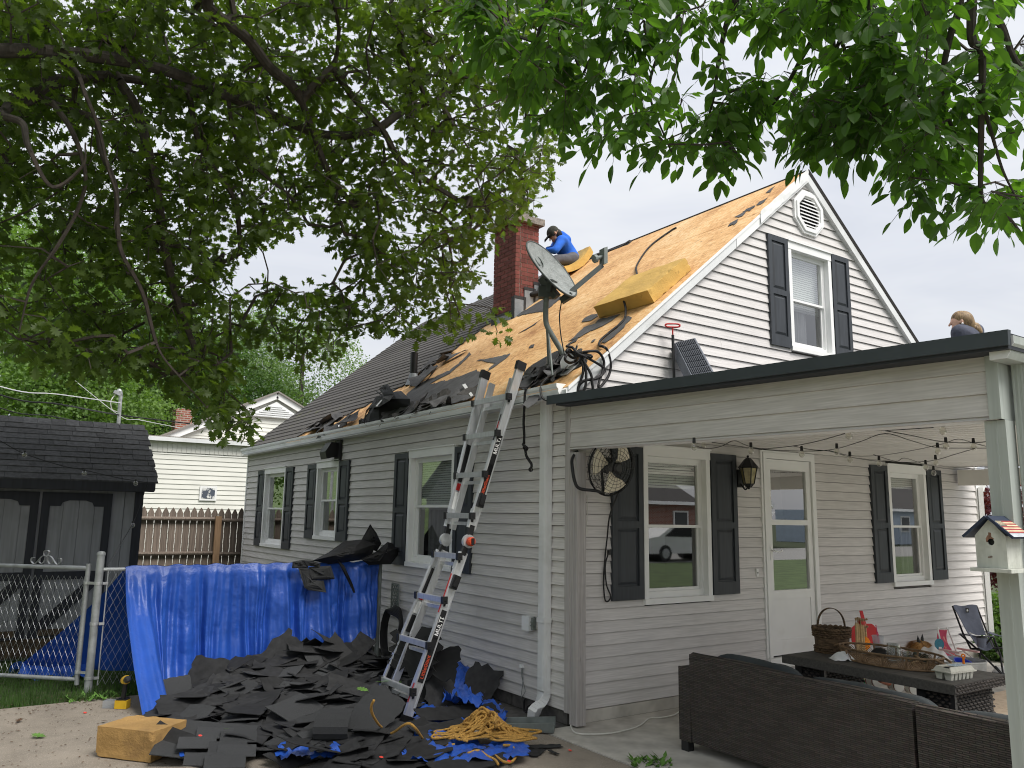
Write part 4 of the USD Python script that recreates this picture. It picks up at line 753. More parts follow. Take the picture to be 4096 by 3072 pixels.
# person beyond the porch roof, kneeling on it
p2 = thing('person', 'person with tied blond hair and slate tee behind the porch roof', 'person', (4.45, -1.2, 2.72))
dist2 = 10.0
pq = lambda a, b, d=dist2: far(3700 + a * .23622, 1220 + b * .23622, d)
hc2 = pq(600, 300); fc2 = unit(-Rr * .93 + Ub * .08 - Bb * .32)
nk, cs2 = pq(655, 415), pq(720, 560, 10.03); s1, s2 = pq(585, 465, 9.88), pq(850, 440, 10.2); e1, e2 = pq(520, 900, 9.85), pq(930, 900, 10.3)
hip2 = np.array([cs2[0], cs2[1], 3.2]); kn = [np.array([hip2[0] - .05 + sx, hip2[1] - .1 * sy, 2.80]) for sx, sy in ((-.1, 1), (.12, -1))]
tor2 = lambda e: [(hip2 + Ub * .0, .15 + e, cs2 - Ub * .05, .145 + e), (cs2, .13 + e, s1, .085 + e), (cs2, .13 + e, s2, .085 + e), (s1, .08 + e, s2, .08 + e)]
arm2 = lambda e: [(s1, .075 + e, e1, .05 + e), (s2, .072 + e, e2, .05 + e)]
wr = [e1 - Rr * .2 - Ub * .05, e2 - Rr * .15 - Ub * .12]
part(p2, 'body', figure(tor2(-.015) + arm2(-.01) + [(e1, .045, wr[0], .03), (e2, .045, wr[1], .03), (cs2 + Ub * .08, .06, nk, .058), (nk, .055, hc2 - Ub * .03, .055), (hip2, .13, kn[0], .09), (hip2, .13, kn[1], .09), (kn[0], .07, kn[0] + Rr * .38 - Ub * .02, .05), (kn[1], .07, kn[1] + Rr * .38 - Ub * .02, .05)] + head(hc2, fc2, Ub, 1.0) + hand(wr[0], -Rr, -Ub) + hand(wr[1], -Rr, -Ub), .018), 'skin_light', smooth=True)
part(p2, 'tee', figure(tor2(.008) + [(s1, .082, (s1 + e1) / 2, .068), (s2, .08, (s2 + e2) / 2, .066), (nk - Ub * .045, .075, cs2 + Ub * .1, .1)], .02), 'tee_slate', smooth=True)
part(p2, 'trousers', figure([(hip2, .16, kn[0], .1), (hip2, .16, kn[1], .1), (kn[0], .085, kn[0] + Rr * .36 - Ub * .02, .06), (kn[1], .085, kn[1] + Rr * .36 - Ub * .02, .06)], .03), 'trouser_grey', smooth=True)
hb = hc2 - fc2 * .03 + Ub * .03
part(p2, 'hair', figure([(hb, .103, hb + fc2 * .03 + Ub * .012, .092), (hb - fc2 * .045 - Ub * .05, .07, hb - fc2 * .02 - Ub * .02, .09), (hb - fc2 * .10 - Ub * .09, .045, hb - fc2 * .14 - Ub * .10, .034), (hb - fc2 * .12 - Ub * .06, .035, hb - fc2 * .15 - Ub * .13, .03)], .014, 3), 'hair_blond', smooth=True)
rr2 = np.cross(fc2, Ub); mb = MB()
for sg in (-1, 1): mb.ball(hc2 + rr2 * sg * .10 - Ub * .032, .011, 1)
part(p2, 'earring', mb, 'white_paint')
# ------------------------------------------------------------------ chain link fence, gate, tarp
FY = 3.35
def chain(mb, o, du, L, z0, z1, r=.0014, c=.064, holes=None):
    """Diamond mesh of zigzag wires between heights z0 and z1 along direction du."""
    n = int(L / c) + 1; nz = int((z1 - z0) / (c / 1.0))
    for i in range(n):
        P = [np.asarray(o) + du * min(max((i + (.5 if (k + 0) % 2 else 0)) * c, 0), L) + np.array([0, 0, z0 + k * c]) + np.array([0, .004 * (k % 2), 0]) for k in range(nz + 1)]
        Q = [np.asarray(o) + du * min(max((i + (-.5 if (k + 0) % 2 else 0)) * c, 0), L) + np.array([0, 0, z0 + k * c]) - np.array([0, .004 * (k % 2), 0]) for k in range(nz + 1)]
        mb.tube(P, r, 3, False); mb.tube(Q, r, 3, False)
fen = thing('chain_link_fence', 'galvanised chain link fence between tall post and house wall', 'fence', (-1.7, FY, 0))
mb = MB(); mb.tube([(-3.18, FY, -.1), (-3.18, FY, 1.27)], .036, 14); mb.lathe([(.04, 0), (.041, .02), (.03, .035), (0, .042)], (-3.18, FY, 1.265), n=14); part(fen, 'post', mb, 'galvanised', smooth=40)
mb = MB(); mb.tube([(-.2, FY, -.05), (-.2, FY, 1.13)], .026, 10); part(fen, 'post', mb, 'mast_grey', 'dark end post beside the house wall', smooth=40)
mb = MB(); mb.tube([(-3.15, FY, 1.128), (-.2, FY, 1.128)], .019, 8); part(fen, 'top_rail', mb, 'galvanised', smooth=40)
for z in (1.0, .62, .12): mb = MB(); mb.lathe([(.038, -.014), (.041, -.014), (.041, .014), (.038, .014)], (-3.18, FY, z), n=14); mb.box(-3.145, -3.10, FY - .045, FY - .035, z - .012, z + .012); part(fen, 'clamp', mb, 'galv_bright')
mb = MB(); mb.box(-3.112, -3.104, FY - .035, FY - .025, .05, 1.12); part(fen, 'tension_bar', mb, 'galvanised')
mb = MB(); chain(mb, (-3.10, FY - .02, .05), np.array([1., 0, 0]), 2.85, 0., 1.1); part(fen, 'wire_mesh', mb, 'galv_bright', kind='stuff')
gd = unit([-.72, .69, 0]); g0 = np.array([-3.27, 3.44, 0]); gL = 1.15
gate = thing('gate', 'open chain link gate with curled metal scroll on its top rail', 'gate', g0)
mb = MB()
mb.tube([g0 + (0, 0, .05), g0 + (0, 0, 1.18)], .022, 10); mb.tube([g0 + gd * gL + (0, 0, .08), g0 + gd * gL + (0, 0, 1.16)], .02, 8); mb.tube([g0 + (0, 0, 1.14), g0 + gd * gL + (0, 0, 1.14)], .021, 10); mb.tube([g0 + (0, 0, .10), g0 + gd * gL + (0, 0, .10)], .019, 10); part(gate, 'frame', mb, 'galvanised', smooth=40)
mb = MB(); chain(mb, g0 + gd * .03 + np.array([0, 0, 0]), gd, gL - .06, .10, 1.12); part(gate, 'wire_mesh', mb, 'galv_bright', kind='stuff')
for z in (1.0, .17):
    mb = MB(); mb.lathe([(.024, -.014), (.028, -.014), (.028, .014), (.024, .014)], g0 + (0, 0, z), n=12); mb.beam(g0 + np.array([0, -.03, z]), np.array([-3.18, FY - .03, z]), .01, .024); part(gate, 'hinge', mb, 'galv_bright')
mb = MB(); sc = g0 + gd * .47 + np.array([0, 0, 1.165])
def ribbon(pts, w=.022):
    C = spline(pts, 6); mb.sheet([[c + np.array([gd[1], -gd[0], 0]) * s for s in (-w / 2, w / 2)] for c in C], .003)
P_ = lambda u, z: sc + gd * u + np.array([0, 0, z])
for sg in (-1, 1):
    ribbon([P_(sg * .0, .085), P_(sg * .05, .075), P_(sg * .10, .02), P_(sg * .13, .0), P_(sg * .165, .025), P_(sg * .16, .06), P_(sg * .13, .058)]); ribbon([P_(sg * .01, .07), P_(sg * .02, .03), P_(sg * .045, .005), P_(sg * .075, .02), P_(sg * .07, .045)])
ribbon([P_(.0, .07), P_(.03, .09), P_(.03, .125), P_(0, .135), P_(-.025, .12), P_(-.015, .09)]); part(gate, 'scroll', mb, 'galv_bright')
# blue tarp over the fence rail
def pleat(x, seed=0.): return (.5 * math.sin(x * 21 + 1.5 * math.sin(x * 5 + seed)) + .3 * math.sin(x * 47 + 2 * math.sin(x * 8)) + .2 * math.sin(x * 83 + seed))
tarp = thing('blue_tarp', 'blue plastic tarp hung in folds over the chain link fence', 'tarp', (-1.6, FY, 0))
nx, nt = 230, 60; G = np.zeros((nt, nx, 3)); xs = np.linspace(-2.955, -.235, nx)
for i, x in enumerate(xs):
    pull = 1.25 * math.exp(-((x + 2.93) / .33) ** 2) + .12
    for j in range(nt):
        t = j / (nt - 1); am = .014 + .075 * t ** .6; top = 1.166 - .012 * abs(math.sin(x * 9)) - .006 * math.sin(x * 31)
        y = FY - .03 - .03 * min(1, t * 14) - pull * t ** 1.7 - am * pleat(x) * min(1, t * 6) - (.05 * (meshkit.noise(np.array([x * 5, t * 5, 2.])) - .5) + .022 * (abs(meshkit.noise(np.array([x * 11 + t * 3, t * 4 - x * 2, 5.])) - .5) * 2) + .006 * (abs(meshkit.noise(np.array([x * 26, t * 14, 8.])) - .5) * 2)) * min(1, t * 5)
        xx = x + .05 * t * math.sin(x * 13) + .05 * math.exp(-((x + 2.93) / .25) ** 2) * t - (.10 * t if x > -.4 else 0) * .5
        zb = .015 + .30 * max(0, (x + 1.9) / 1.7) if x > -1.9 else .015
        G[j, i] = (xx, y, top + (zb - top) * t)
mb = MB(); mb.grid(G); part(tarp, 'front_fall', mb, 'tarp_blue', smooth=True)
G = np.zeros((18, 90, 3))
for i, x in enumerate(np.linspace(-2.955, -.235, 90)):
    for j in range(18):
        t = j / 17; top = 1.166 - .012 * abs(math.sin(x * 9)) - .006 * math.sin(x * 31); fl_ = math.exp(-((x + 2.95) / .5) ** 2)
        G[j, i] = (x - .75 * fl_ * t ** 1.2, FY - .03 + .06 * min(1, t * 9) + (1.15 * fl_ + .1) * t ** 1.3 + .04 * t * pleat(x, 2), top + .004 + (.05 - top) * t * (1 if fl_ > .05 else .6))
mb = MB(); mb.grid(G[:, ::-1]); part(tarp, 'back_fall', mb, 'tarp_blue', smooth=True)
G = [[np.array([-3.72 + .62 * u + .05 * math.sin(v * 5), 4.5 - .35 * u + .42 * (v - .5), .015 + .10 * math.sin(v * PI) ** .6 * (1 - .6 * math.sin(u * PI)) + .03 * math.sin(u * 17 + v * 4)]) for u in np.linspace(0, 1, 24)] for v in np.linspace(0, 1, 12)]
mb = MB(); mb.grid(np.array(G)[:, ::-1]); part(tarp, 'trailing_end', mb, 'tarp_blue', smooth=True)

# ------------------------------------------------------------------ the heap of torn shingles on the ground
def mound(x, y):
    g = lambda a, b, sx, sy, h: h * .85 * math.exp(-((x - a) / sx) ** 2 - ((y - b) / sy) ** 2)
    return .03 + g(-1.0, 2.8, .55, .4, .26) + g(-1.75, 2.55, .6, .5, .13) + g(-.5, 2.1, .32, .5, .14) + g(-.4, 1.45, .25, .35, .10) + g(-1.6, 1.6, .9, .6, .06) + g(-2.3, 1.9, .4, .5, .04)
heap_poly = Polygon([(-2.85, 1.70), (-2.55, 2.15), (-2.2, 2.75), (-1.7, 3.15), (-.4, 3.2), (-.12, 2.4), (-.12, 1.2), (-.55, .75), (-.75, .55), (-1.0, -.35), (-1.75, -.5), (-2.55, .55), (-2.9, 1.1)])
G = [[(x, y, mound(x, y) - .025 + .02 * math.sin(x * 17 + y * 11) if heap_poly.buffer(-.05).contains(Point(x, y)) else -.03) for x in np.linspace(-2.95, -.1, 60)] for y in np.linspace(-.5, 3.25, 70)]
mb = MB(); mb.grid(G); one('shingle_rubble', mb, 'pile_shingle', kind='stuff')
gt = thing('blue_tarp', 'crumpled blue tarp spread on the ground under the shingle heap', 'tarp', (-1.4, .5, 0))
def rumple(poly, z, amp, seed, mat='tarp_blue', st=.028, over=0.):
    x0, y0, x1, y1 = poly.bounds; xs = np.arange(x0, x1, st); ys = np.arange(y0, y1, st); X, Y = np.meshgrid(xs, ys)
    p = np.stack([X * 7, Y * 7, np.full_like(X, seed)], -1); r = np.abs(meshkit.fbm(p, 3, seed) - .5) * 2; r2 = meshkit.noise(p * .5, seed + 3)
    Z = z + amp * (1 - r) ** 2 * (.4 + r2) + (np.vectorize(mound)(X, Y) - .03) * over
    ins = contains_xy(poly, X.ravel(), Y.ravel()).reshape(X.shape); m, n = X.shape; i, j = np.meshgrid(np.arange(m - 1), np.arange(n - 1), indexing='ij')
    ok = (ins[i, j] & ins[i + 1, j] & ins[i + 1, j + 1] & ins[i, j + 1]).ravel()
    q = np.stack([i * n + j, i * n + j + 1, (i + 1) * n + j + 1, (i + 1) * n + j], -1).reshape(-1, 4)[ok]; mb = MB(); mb.add(np.stack([X, Y, Z], -1).reshape(-1, 3), q); return mb
def pxpoly(pts, o, sc, z=0): return Polygon([at(o[0] + a * sc, o[1] + b * sc, 2, z)[:2] for a, b in pts])
S7 = .36166
for pts, amp, sd_ in (([(540, 1385), (640, 1250), (690, 1150), (760, 1010), (860, 985), (1140, 1040), (1290, 1130), (1300, 1180), (1200, 1300), (1480, 1400), (1700, 1370), (1900, 1400), (1985, 1500), (1960, 1545), (1480, 1600), (800, 1640), (600, 1620)], .085, 5), ([(1440, 960), (1560, 980), (1640, 1010), (1730, 1090), (1700, 1210), (1600, 1210), (1480, 1110)], .12, 9), ([(0, 1420), (110, 1410), (225, 1490), (100, 1510), (0, 1500)], .09, 13)):
    P = pxpoly(pts, (1400, 2500), S7).buffer(.02); part(gt, 'fold', rumple(P, .02, amp, sd_), 'tarp_blue', smooth=True)
P = pxpoly([(1350, 1290), (1400, 1180), (1450, 1150), (1520, 1190), (1600, 1210), (1700, 1200), (1780, 1230), (1900, 1230), (2040, 1150), (2110, 1180), (2110, 1340), (1400, 1340)], (600, 2600), S7); part(gt, 'fold', rumple(P, .03, .10, 17), 'tarp_blue', smooth=True)
P = pxpoly([(265, 1290), (285, 1130), (330, 1200), (420, 1300), (300, 1340)], (600, 2600), S7); part(gt, 'fold', rumple(P, .02, .08, 19), 'tarp_blue', smooth=True)
G = [[at(1400 + (1030 + 330 * u + 60 * math.sin(v * 6)) * S7, 2500 + (460 + 460 * v + 190 * u * (1 - .3 * v)) * S7, 0, -.10 - .22 * v - .05 * math.sin(u * 14 + 3 * v) - .03 * math.sin(v * 19 + u * 5)) for u in np.linspace(0, 1, 26)] for v in np.linspace(0, 1, 26)]
mb = MB(); mb.grid(np.array(G)); part(gt, 'fold', mb, 'tarp_blue', smooth=True)

def scrap_mesh(L, Wd, seed, curl=.0, th=.005, torn=.5, tabs=False, nu=9, nv=5, twist=0.):
    """A torn piece of shingle: wavy outline, slightly bent, in its own plane (u along the length)."""
    r = random.Random(seed); P = []
    lo = [r.uniform(-.5, .5) * torn * .3 for _ in range(nu)]; hi = [r.uniform(-.5, .5) * torn * .3 for _ in range(nu)]; e0 = [r.uniform(-.5, .5) * torn * .35 for _ in range(nv)]; e1 = [r.uniform(-.5, .5) * torn * .35 for _ in range(nv)]
    c1, c2 = r.uniform(-1, 1), r.uniform(-1, 1)
    for j in range(nv):
        row = []
        for i in range(nu):
            a, b = i / (nu - 1), j / (nv - 1); u = (a - .5) * L; v = (b - .5) * Wd
            v += Wd * (lo[i] * (1 - b) ** 2 + hi[i] * b * b); u += Wd * (e0[j] * (1 - a) ** 3 + e1[j] * a ** 3)
            w = curl * ((a - .5) * 2 * c1 + .3) ** 2 * L * .5 + curl * c2 * (b - .5) ** 2 * Wd * 1.5 + twist * (a - .5) * (b - .5) * L
            row.append((u, v, w))
        P.append(row)
    return np.array(P)
def place(P, c, ax): return np.asarray(c) + P @ np.array(ax)
def frame(n, ang):
    n = unit(n); u = np.cross([0, 1., 0], n); u = unit(u if np.linalg.norm(u) > .1 else [1, 0, 0]); v = np.cross(n, u); return (u * math.cos(ang) + v * math.sin(ang), -u * math.sin(ang) + v * math.cos(ang), n)
def mgrad(x, y):
    e = .03; return unit([-(mound(x + e, y) - mound(x - e, y)) / (2 * e), -(mound(x, y + e) - mound(x, y - e)) / (2 * e), 1.])
r_ = random.Random(21); cnt = 0
hidden = heap_poly
tries = 0
while cnt < 215 and tries < 4000:
    tries += 1
    x, y = r_.uniform(-2.85, -.15), r_.uniform(-.5, 3.15)
    if not hidden.contains(Point(x, y)): continue
    # leave the blue tarp showing at the corner of the drive
    if y < .6 and x > -1.45 and r_.random() < .92: continue
    if x > -.85 and y < 1.35 and r_.random() < .92: continue
    if abs(x + 1.09) < .22 and abs(y - .72) < .25: continue
    kind = r_.random(); lvl = r_.uniform(.0, .05); n = unit(mgrad(x, y) + np.array([r_.gauss(0, .13), r_.gauss(0, .13), 0]))
    mn = math.atan2(.75, .6)
    if kind < .45: P = scrap_mesh(r_.uniform(.28, .5), r_.uniform(.16, .3), 100 + tries, r_.uniform(0, .25), torn=.8, twist=r_.uniform(-.2, .2)); lab, mt = 'dark', 'pile_shingle'; ang = r_.uniform(0, 6.28)
    elif kind < .80: P = scrap_mesh(r_.uniform(.6, .95), r_.uniform(.14, .30), 100 + tries, r_.uniform(0, .14), torn=.25, nu=11, twist=r_.uniform(-.15, .15)); lab, mt = 'long', 'pile_shingle'; ang = r_.gauss(.55, .45)
    else: P = scrap_mesh(r_.uniform(.3, .45), r_.uniform(.25, .32), 100 + tries, r_.uniform(0, .2), torn=.1); lab, mt = 'gran', 'pile_granule'; ang = r_.gauss(.4, .9)
    zone = 'against the house wall' if x > -.75 and y > .8 else 'behind the ladder near the tarp' if x > -1.45 and y > 1.7 else 'along the foot of the hanging tarp' if y > 2.15 else 'at the left end by the foam block' if x < -2.1 else 'at the front edge of the drive' if y < .55 else 'in the middle left of ladder'
    what = {'dark': 'dark torn shingle piece', 'long': 'long dark shingle strip', 'gran': 'granule faced shingle'}[lab]
    mb = MB(); mb.sheet(place(P, (x, y, mound(x, y) + .012 + lvl), frame(n, ang)), .005); one('torn_shingle', mb, mt, f'{what} in the ground heap, {zone}', 'torn shingle', f'{what}s {zone}'); cnt += 1
# the large single pieces one can point to
def bigscrap(px, py, z, L, Wd, ang, n, seed, label, mat='pile_shingle', curl=.1, torn=.35, th=.006, name='torn_shingle', cat='torn shingle'):
    mb = MB(); mb.sheet(place(scrap_mesh(L, Wd, seed, curl, torn=torn, nu=13, nv=8), at(px, py, 2, z), frame(n, ang)), th); return one(name, mb, mat, label, cat)
u6 = lambda a, b: (600 + a * S7, 2600 + b * S7)
bigscrap(*u6(1330, 150), .20, .70, .34, .1, (-.35, -.75, .55), 1, 'broad torn shingle sheet leaning on blue tarp at top of heap', torn=.5)
bigscrap(*u6(1900, 160), .20, .60, .38, .2, (-.2, -.75, .6), 2, 'black torn sheet leaning beside the broad sheet at top of heap', 'black_felt', torn=.5)
bigscrap(*u6(620, 290), .17, .36, .34, .6, (-.4, -.7, .5), 3, 'upright pointed shingle corner in front of the blue tarp', torn=.2)
bigscrap(*u6(700, 620), .12, .85, .42, -.15, (.05, -.25, 1), 4, 'wide smooth shingle sheet lying behind the foam block', torn=.3)
bigscrap(*u6(230, 430), .14, .34, .20, -.1, (-.1, -.8, .5), 5, 'small shingle flap leaning on the tarp fold', 'pile_granule', torn=.15)
bigscrap(*u6(620, 1000), .10, .62, .55, -.45, (.02, -.22, 1), 6, 'granule faced shingle strip with overlapping tabs beside the foam block', 'pile_granule', .02, torn=.06)
for i in range(7):
    a, b = [(520, 1030), (860, 1080), (720, 920), (980, 960), (600, 1210), (830, 1230), (960, 1110)][i]
    mb = MB(); mb.sheet(place(scrap_mesh(.25, .17, 700 + i, .05, torn=.06), at(*u6(a, b), 2, .125 + .006 * (i % 3)), frame((.02, -.2, 1), -.28)), .006); one('shingle_tab', mb, 'pile_granule', 'square shingle tab on the strip beside the foam block', 'shingle tab', 'square tabs of the strip beside the foam block')
bigscrap(*u6(340, 1050), .10, .55, .20, -1.05, (-.3, -.5, .8), 8, 'bent shingle strip hanging over the side of foam block', torn=.12)
bigscrap(*u6(1600, 640), .14, .40, .28, .5, (.1, -.3, 1), 9, 'granule faced shingle patch lying in the middle of heap', 'pile_granule', torn=.1)
C = []
for j, b in enumerate(np.linspace(0, 1, 9)):
    an = -.5 + b * 3.6; row = []
    for a in np.linspace(0, 1, 5): row.append(at(*u6(1830 + 380 * a, 1000), 2, .06) + np.array([0, 0, .10]) + np.array([.0, -.0, 0]) + unit(Rr) * 0 + Bb * (.11 * math.sin(an)) * 1. + Ub * (.10 * -math.cos(an)) + Bb * (-.25 * max(0, b - .6)))
    C.append(row)
mb = MB(); mb.sheet(C, .006); one('torn_shingle', mb, 'pile_granule', 'curled shingle rolled over on itself in front of heap', 'torn shingle')
bigscrap(*f7(240, 1010, .3)[:0] if False else (1400 + 260 * S7, 2500 + 960 * S7), .22, .42, .32, .2, (-.4, -.55, .7), 10, 'grey granule shingle leaning on the left ladder rail', 'pile_granule', .2, torn=.3)
bigscrap(1400 + 430 * S7, 2500 + 1260 * S7, .07, .5, .36, .3, (-.1, -.25, 1), 11, 'wide granule shingle lying in front of the ladder foot', 'pile_granule', .12, torn=.3)
bigscrap(1400 + 1200 * S7, 2500 + 965 * S7, .10, .72, .2, -.12, (0, -.3, 1), 12, 'long dark shingle lying between ladder and tan rope', torn=.3)
bigscrap(1400 + 1000 * S7, 2500 + 1150 * S7, .09, .50, .16, .1, (0, -.2, 1), 13, 'dark shingle strip on the tarp beside the rope heap', torn=.5)
bigscrap(1400 + 1320 * S7, 2500 + 1520 * S7, .05, .62, .28, .3, (0, -.1, 1), 14, 'dark shingle piece on blue tarp at the front edge', torn=.5)
bigscrap(1400 + 600 * S7, 2500 + 1500 * S7, .06, .60, .30, .2, (0, -.1, 1), 15, 'wide dark shingle in front beside the tarp edge', torn=.5)
bigscrap(1400 + 1020 * S7, 2500 + 430 * S7, .42, .26, .36, .1, (-.9, -.3, .2), 16, 'small dark shingle upright against the house wall', 'black_felt', torn=.6)
bigscrap(1400 + 730 * S7, 2500 + 300 * S7, .50, .34, .50, .2, (-.8, -.4, .2), 17, 'black felt scrap standing behind ladder against the wall', 'black_felt', torn=.7)
bigscrap(1400 + 1400 * S7, 2500 + 720 * S7, .12, .5, .34, .2, (-.6, -.4, .6), 18, 'dark shingle leaning over the tarp against the house wall', torn=.5)
for i, (a, b) in enumerate(((960, 640), (1000, 740), (930, 560), (880, 800))): bigscrap(1400 + a * S7, 2500 + b * S7, .22 - .03 * i, .5, .26, .9 + .1 * i, (-.4, -.5, .7), 30 + i, ('dark shingle fanned out right of the ladder, second from the top', 'dark shingle fanned out right of the ladder, third from the top', 'dark shingle fanned out right of the ladder, topmost', 'dark shingle fanned out right of the ladder, lowest')[i], torn=.4)
for i, (px, py, L_, W_) in enumerate(((2170, 2985, .30, .09), (2140, 3010, .16, .10), (2215, 3010, .10, .03), (2105, 3000, .2, .08))):
    mb = MB(); mb.sheet(place(scrap_mesh(L_, W_, 60 + i, .08, torn=.9), at(px, py, 2, .012), frame((0, 0, 1), -.4 + i)), .004); one('torn_shingle', mb, 'pile_shingle', ('long sharp shingle shard on the drive beside tan rope', 'folded shingle scrap on the drive below the drain tray', 'thin shingle sliver on drive beside the patio slab', 'small shingle shard beside the end of the tarp')[i], 'torn shingle')
P = pxpoly([(1030, 460), (1200, 460), (1360, 620), (1340, 690), (1260, 740), (1300, 800), (1500, 850), (1490, 940), (1080, 930), (990, 880), (1130, 760), (1100, 600)], (1400, 2500), S7, .12); part(gt, 'fold', rumple(P, .10, .16, 23), 'tarp_blue', smooth=True)
# black felt and shingles thrown over the fence end
ff = thing('roofing_felt', 'crumpled black roofing felt draped over the end of the fence', 'roofing felt', (-.6, 3.3, 1.1))
z3 = lambda a, b, y=3.28: at(1000 + a * .31646, 1750 + b * .31646, 1, y)
def fan(pts, bulge, seed, mat='black_felt', par=ff, name='fold', y=3.28, st=.03):
    """A bent sheet with the outline pts (zoom pixels at depth y), bulging towards the viewer."""
    Pw = np.array([z3(a, b, y) for a, b in pts]); c = Pw.mean(0); n = np.array([-.3, -1., .1]); n /= np.linalg.norm(n); rings = []
    for t in np.linspace(1, 0.02, 6):
        row = [c + (p - c) * t + n * (bulge * (1 - t * t) + .05 * (meshkit.noise(np.array([i * .9, t * 4, seed])) - .5) * (1 if t < .99 else 0)) for i, p in enumerate(list(Pw) + [Pw[0]])]; rings.append(row)
    mb = MB(); mb.sheet(rings, .004); return part(par, name, mb, mat)
fan([(800, 1555), (1000, 1450), (1190, 1310), (1420, 1290), (1590, 1350), (1540, 1470), (1420, 1540), (1180, 1580), (1000, 1600)], .16, 1.); fan([(1410, 1290), (1520, 1095), (1600, 1210), (1660, 1340), (1600, 1440), (1500, 1400)], .05, 2., y=3.36)
fan([(1600, 1440), (1740, 1320), (1800, 1340), (1830, 1385), (1880, 1390), (1870, 1480), (1780, 1600), (1500, 1610), (1400, 1540)], .10, 3., y=3.22); fan([(1400, 1540), (1600, 1450), (1720, 1445), (1640, 1560), (1520, 1570)], .02, 4., 'pile_shingle', y=3.12)
fan([(1090, 1530), (1190, 1620), (1300, 1860), (1330, 1960), (1310, 1965), (1230, 1800), (1150, 1640)], .02, 5., y=3.2)
for i, (pts, lab) in enumerate((([(540, 1570), (660, 1550), (740, 1600), (730, 1650), (530, 1650)], 'small shingle flap on top of the tarp, left of the felt'), ([(660, 1550), (800, 1560), (890, 1600), (880, 1640), (720, 1620)], 'creased grey shingle lying over the tarp edge'), ([(740, 1640), (1020, 1620), (1070, 1780), (1060, 1790), (760, 1800), (720, 1720)], 'square dark shingle hanging in front of the blue tarp'), ([(610, 1650), (730, 1650), (760, 1800), (930, 1810), (965, 1960), (740, 1930), (690, 1900)], 'long dark shingle hanging lowest in front of the blue tarp'))):
    h_ = thing('torn_shingle', lab, 'torn shingle', z3(pts[0][0], pts[0][1], 3.2)); fan(pts, .02, 10. + i, 'pile_granule', h_, 'sheet', 3.20 - .02 * (i % 2))
# felt on the roof, scraps and strips left on the boards
rf = thing('roofing_felt', 'big crumpled sheet of black felt curled over the roof eave', 'roofing felt', roof(1560, 1640))
b5 = lambda a, b, h: roof(1200 + a * .31646, 1400 + b * .31646, h)
def rfan(pts, mat, h, bulge, seed, par, name='fold'):
    Pw = np.array([b5(a, b, q) for a, b, q in pts]); c = Pw.mean(0); rings = []
    for t in np.linspace(1, .02, 6): rings.append([c + (p - c) * t + RN * (bulge * (1 - t * t)) + RN * (.06 * (meshkit.noise(np.array([i * 1.1, t * 4, seed])) - .5) if t < .99 else 0) for i, p in enumerate(list(Pw) + [Pw[0]])])
    mb = MB(); mb.sheet(rings, .004); return part(par, name, mb, mat)
rfan([(820, 830, .12), (960, 620, .22), (1170, 560, .25), (1280, 520, .22), (1390, 620, .18), (1385, 700, .10), (1200, 780, .04), (1000, 900, .03), (840, 945, .03), (805, 890, .05)], 'black_felt', 0, .10, 1., rf); rfan([(870, 735, .26), (960, 590, .30), (1040, 575, .30), (1195, 560, .30), (1130, 640, .30), (1000, 720, .28)], 'felt_grey', 0, .03, 2., rf)
rfan([(1005, 500, .35), (1105, 430, .42), (1195, 555, .33), (1060, 580, .33)], 'black_felt', 0, .02, 3., rf); rfan([(950, 515, .30), (1040, 560, .30), (1060, 585, .30), (1000, 560, .30)], 'black_felt', 0, .01, 3.5, rf); rfan([(740, 960, .05), (820, 850, .10), (840, 950, .06), (790, 965, .04)], 'black_felt', 0, .05, 4., rf)
def patch(pts, mat, h, label=None, name='felt_scrap', jag=.012, o=(1200, 1400), sc=.31646):
    """A torn remnant still nailed to the boards: part of the house."""
    P2_ = []
    for i, (a, b) in enumerate(pts):
        p = roof(o[0] + a * sc, o[1] + b * sc); P2_.append(((p - np.array([0, 0, 2.9])) @ RU, p[1]))
    Q = []
    for (s0, y0), (s1, y1) in zip(P2_, P2_[1:] + P2_[:1]):
        m = max(2, int(math.hypot(s1 - s0, y1 - y0) / .05))
        for t in np.linspace(0, 1, m, endpoint=False): Q.append((s0 + (s1 - s0) * t + rnd.gauss(0, jag), y0 + (y1 - y0) * t + rnd.gauss(0, jag)))
    mb = MB(); mb.prism(Polygon(Q).buffer(0), rp(0, 0, h), RU, np.array([0, 1., 0]), .003); part(house, name, mb, mat, label)
G1 = 'felt_grey'
patch([(1550, 410), (1700, 350), (1900, 260), (2080, 110), (2150, 30), (2165, 60), (2050, 170), (1900, 300), (1700, 400), (1640, 440), (1900, 380), (2100, 310), (2212, 260), (2400, 300), (2300, 420), (2080, 560), (1900, 700), (1500, 830), (1100, 900), (900, 960), (1300, 720), (1350, 560)], G1, .006, 'dark underlayment left on the lower boards')
e2 = dict(o=(2050, 1250), sc=.22604)
patch([(970, 530), (1150, 400), (1240, 290), (1330, 250), (1480, 210), (1540, 130), (1700, 100), (1900, 40), (1780, 140), (1600, 250), (1420, 330), (1350, 350), (1200, 440)], G1, .006, **e2); patch([(1240, 130), (1350, 70), (1500, 40), (1520, 80), (1400, 150), (1290, 170)], G1, .006, **e2); patch([(960, 590), (1100, 480), (1180, 450), (1130, 520), (990, 590)], G1, .0055, **e2)
patch([(1720, 390), (1850, 300), (1900, 190), (2000, 90), (2150, 70), (2000, 250), (1860, 380), (1640, 550), (1570, 550)], G1, .006, **e2); patch([(130, 360), (260, 290), (420, 190), (530, 120), (400, 220), (250, 310)], G1, .005, **e2); patch([(295, 620), (340, 580), (390, 570), (380, 620), (310, 635)], G1, .005, jag=.003, **e2); patch([(1400, 520), (1440, 490), (1475, 480), (1450, 520), (1410, 540)], G1, .005, jag=.003, **e2)
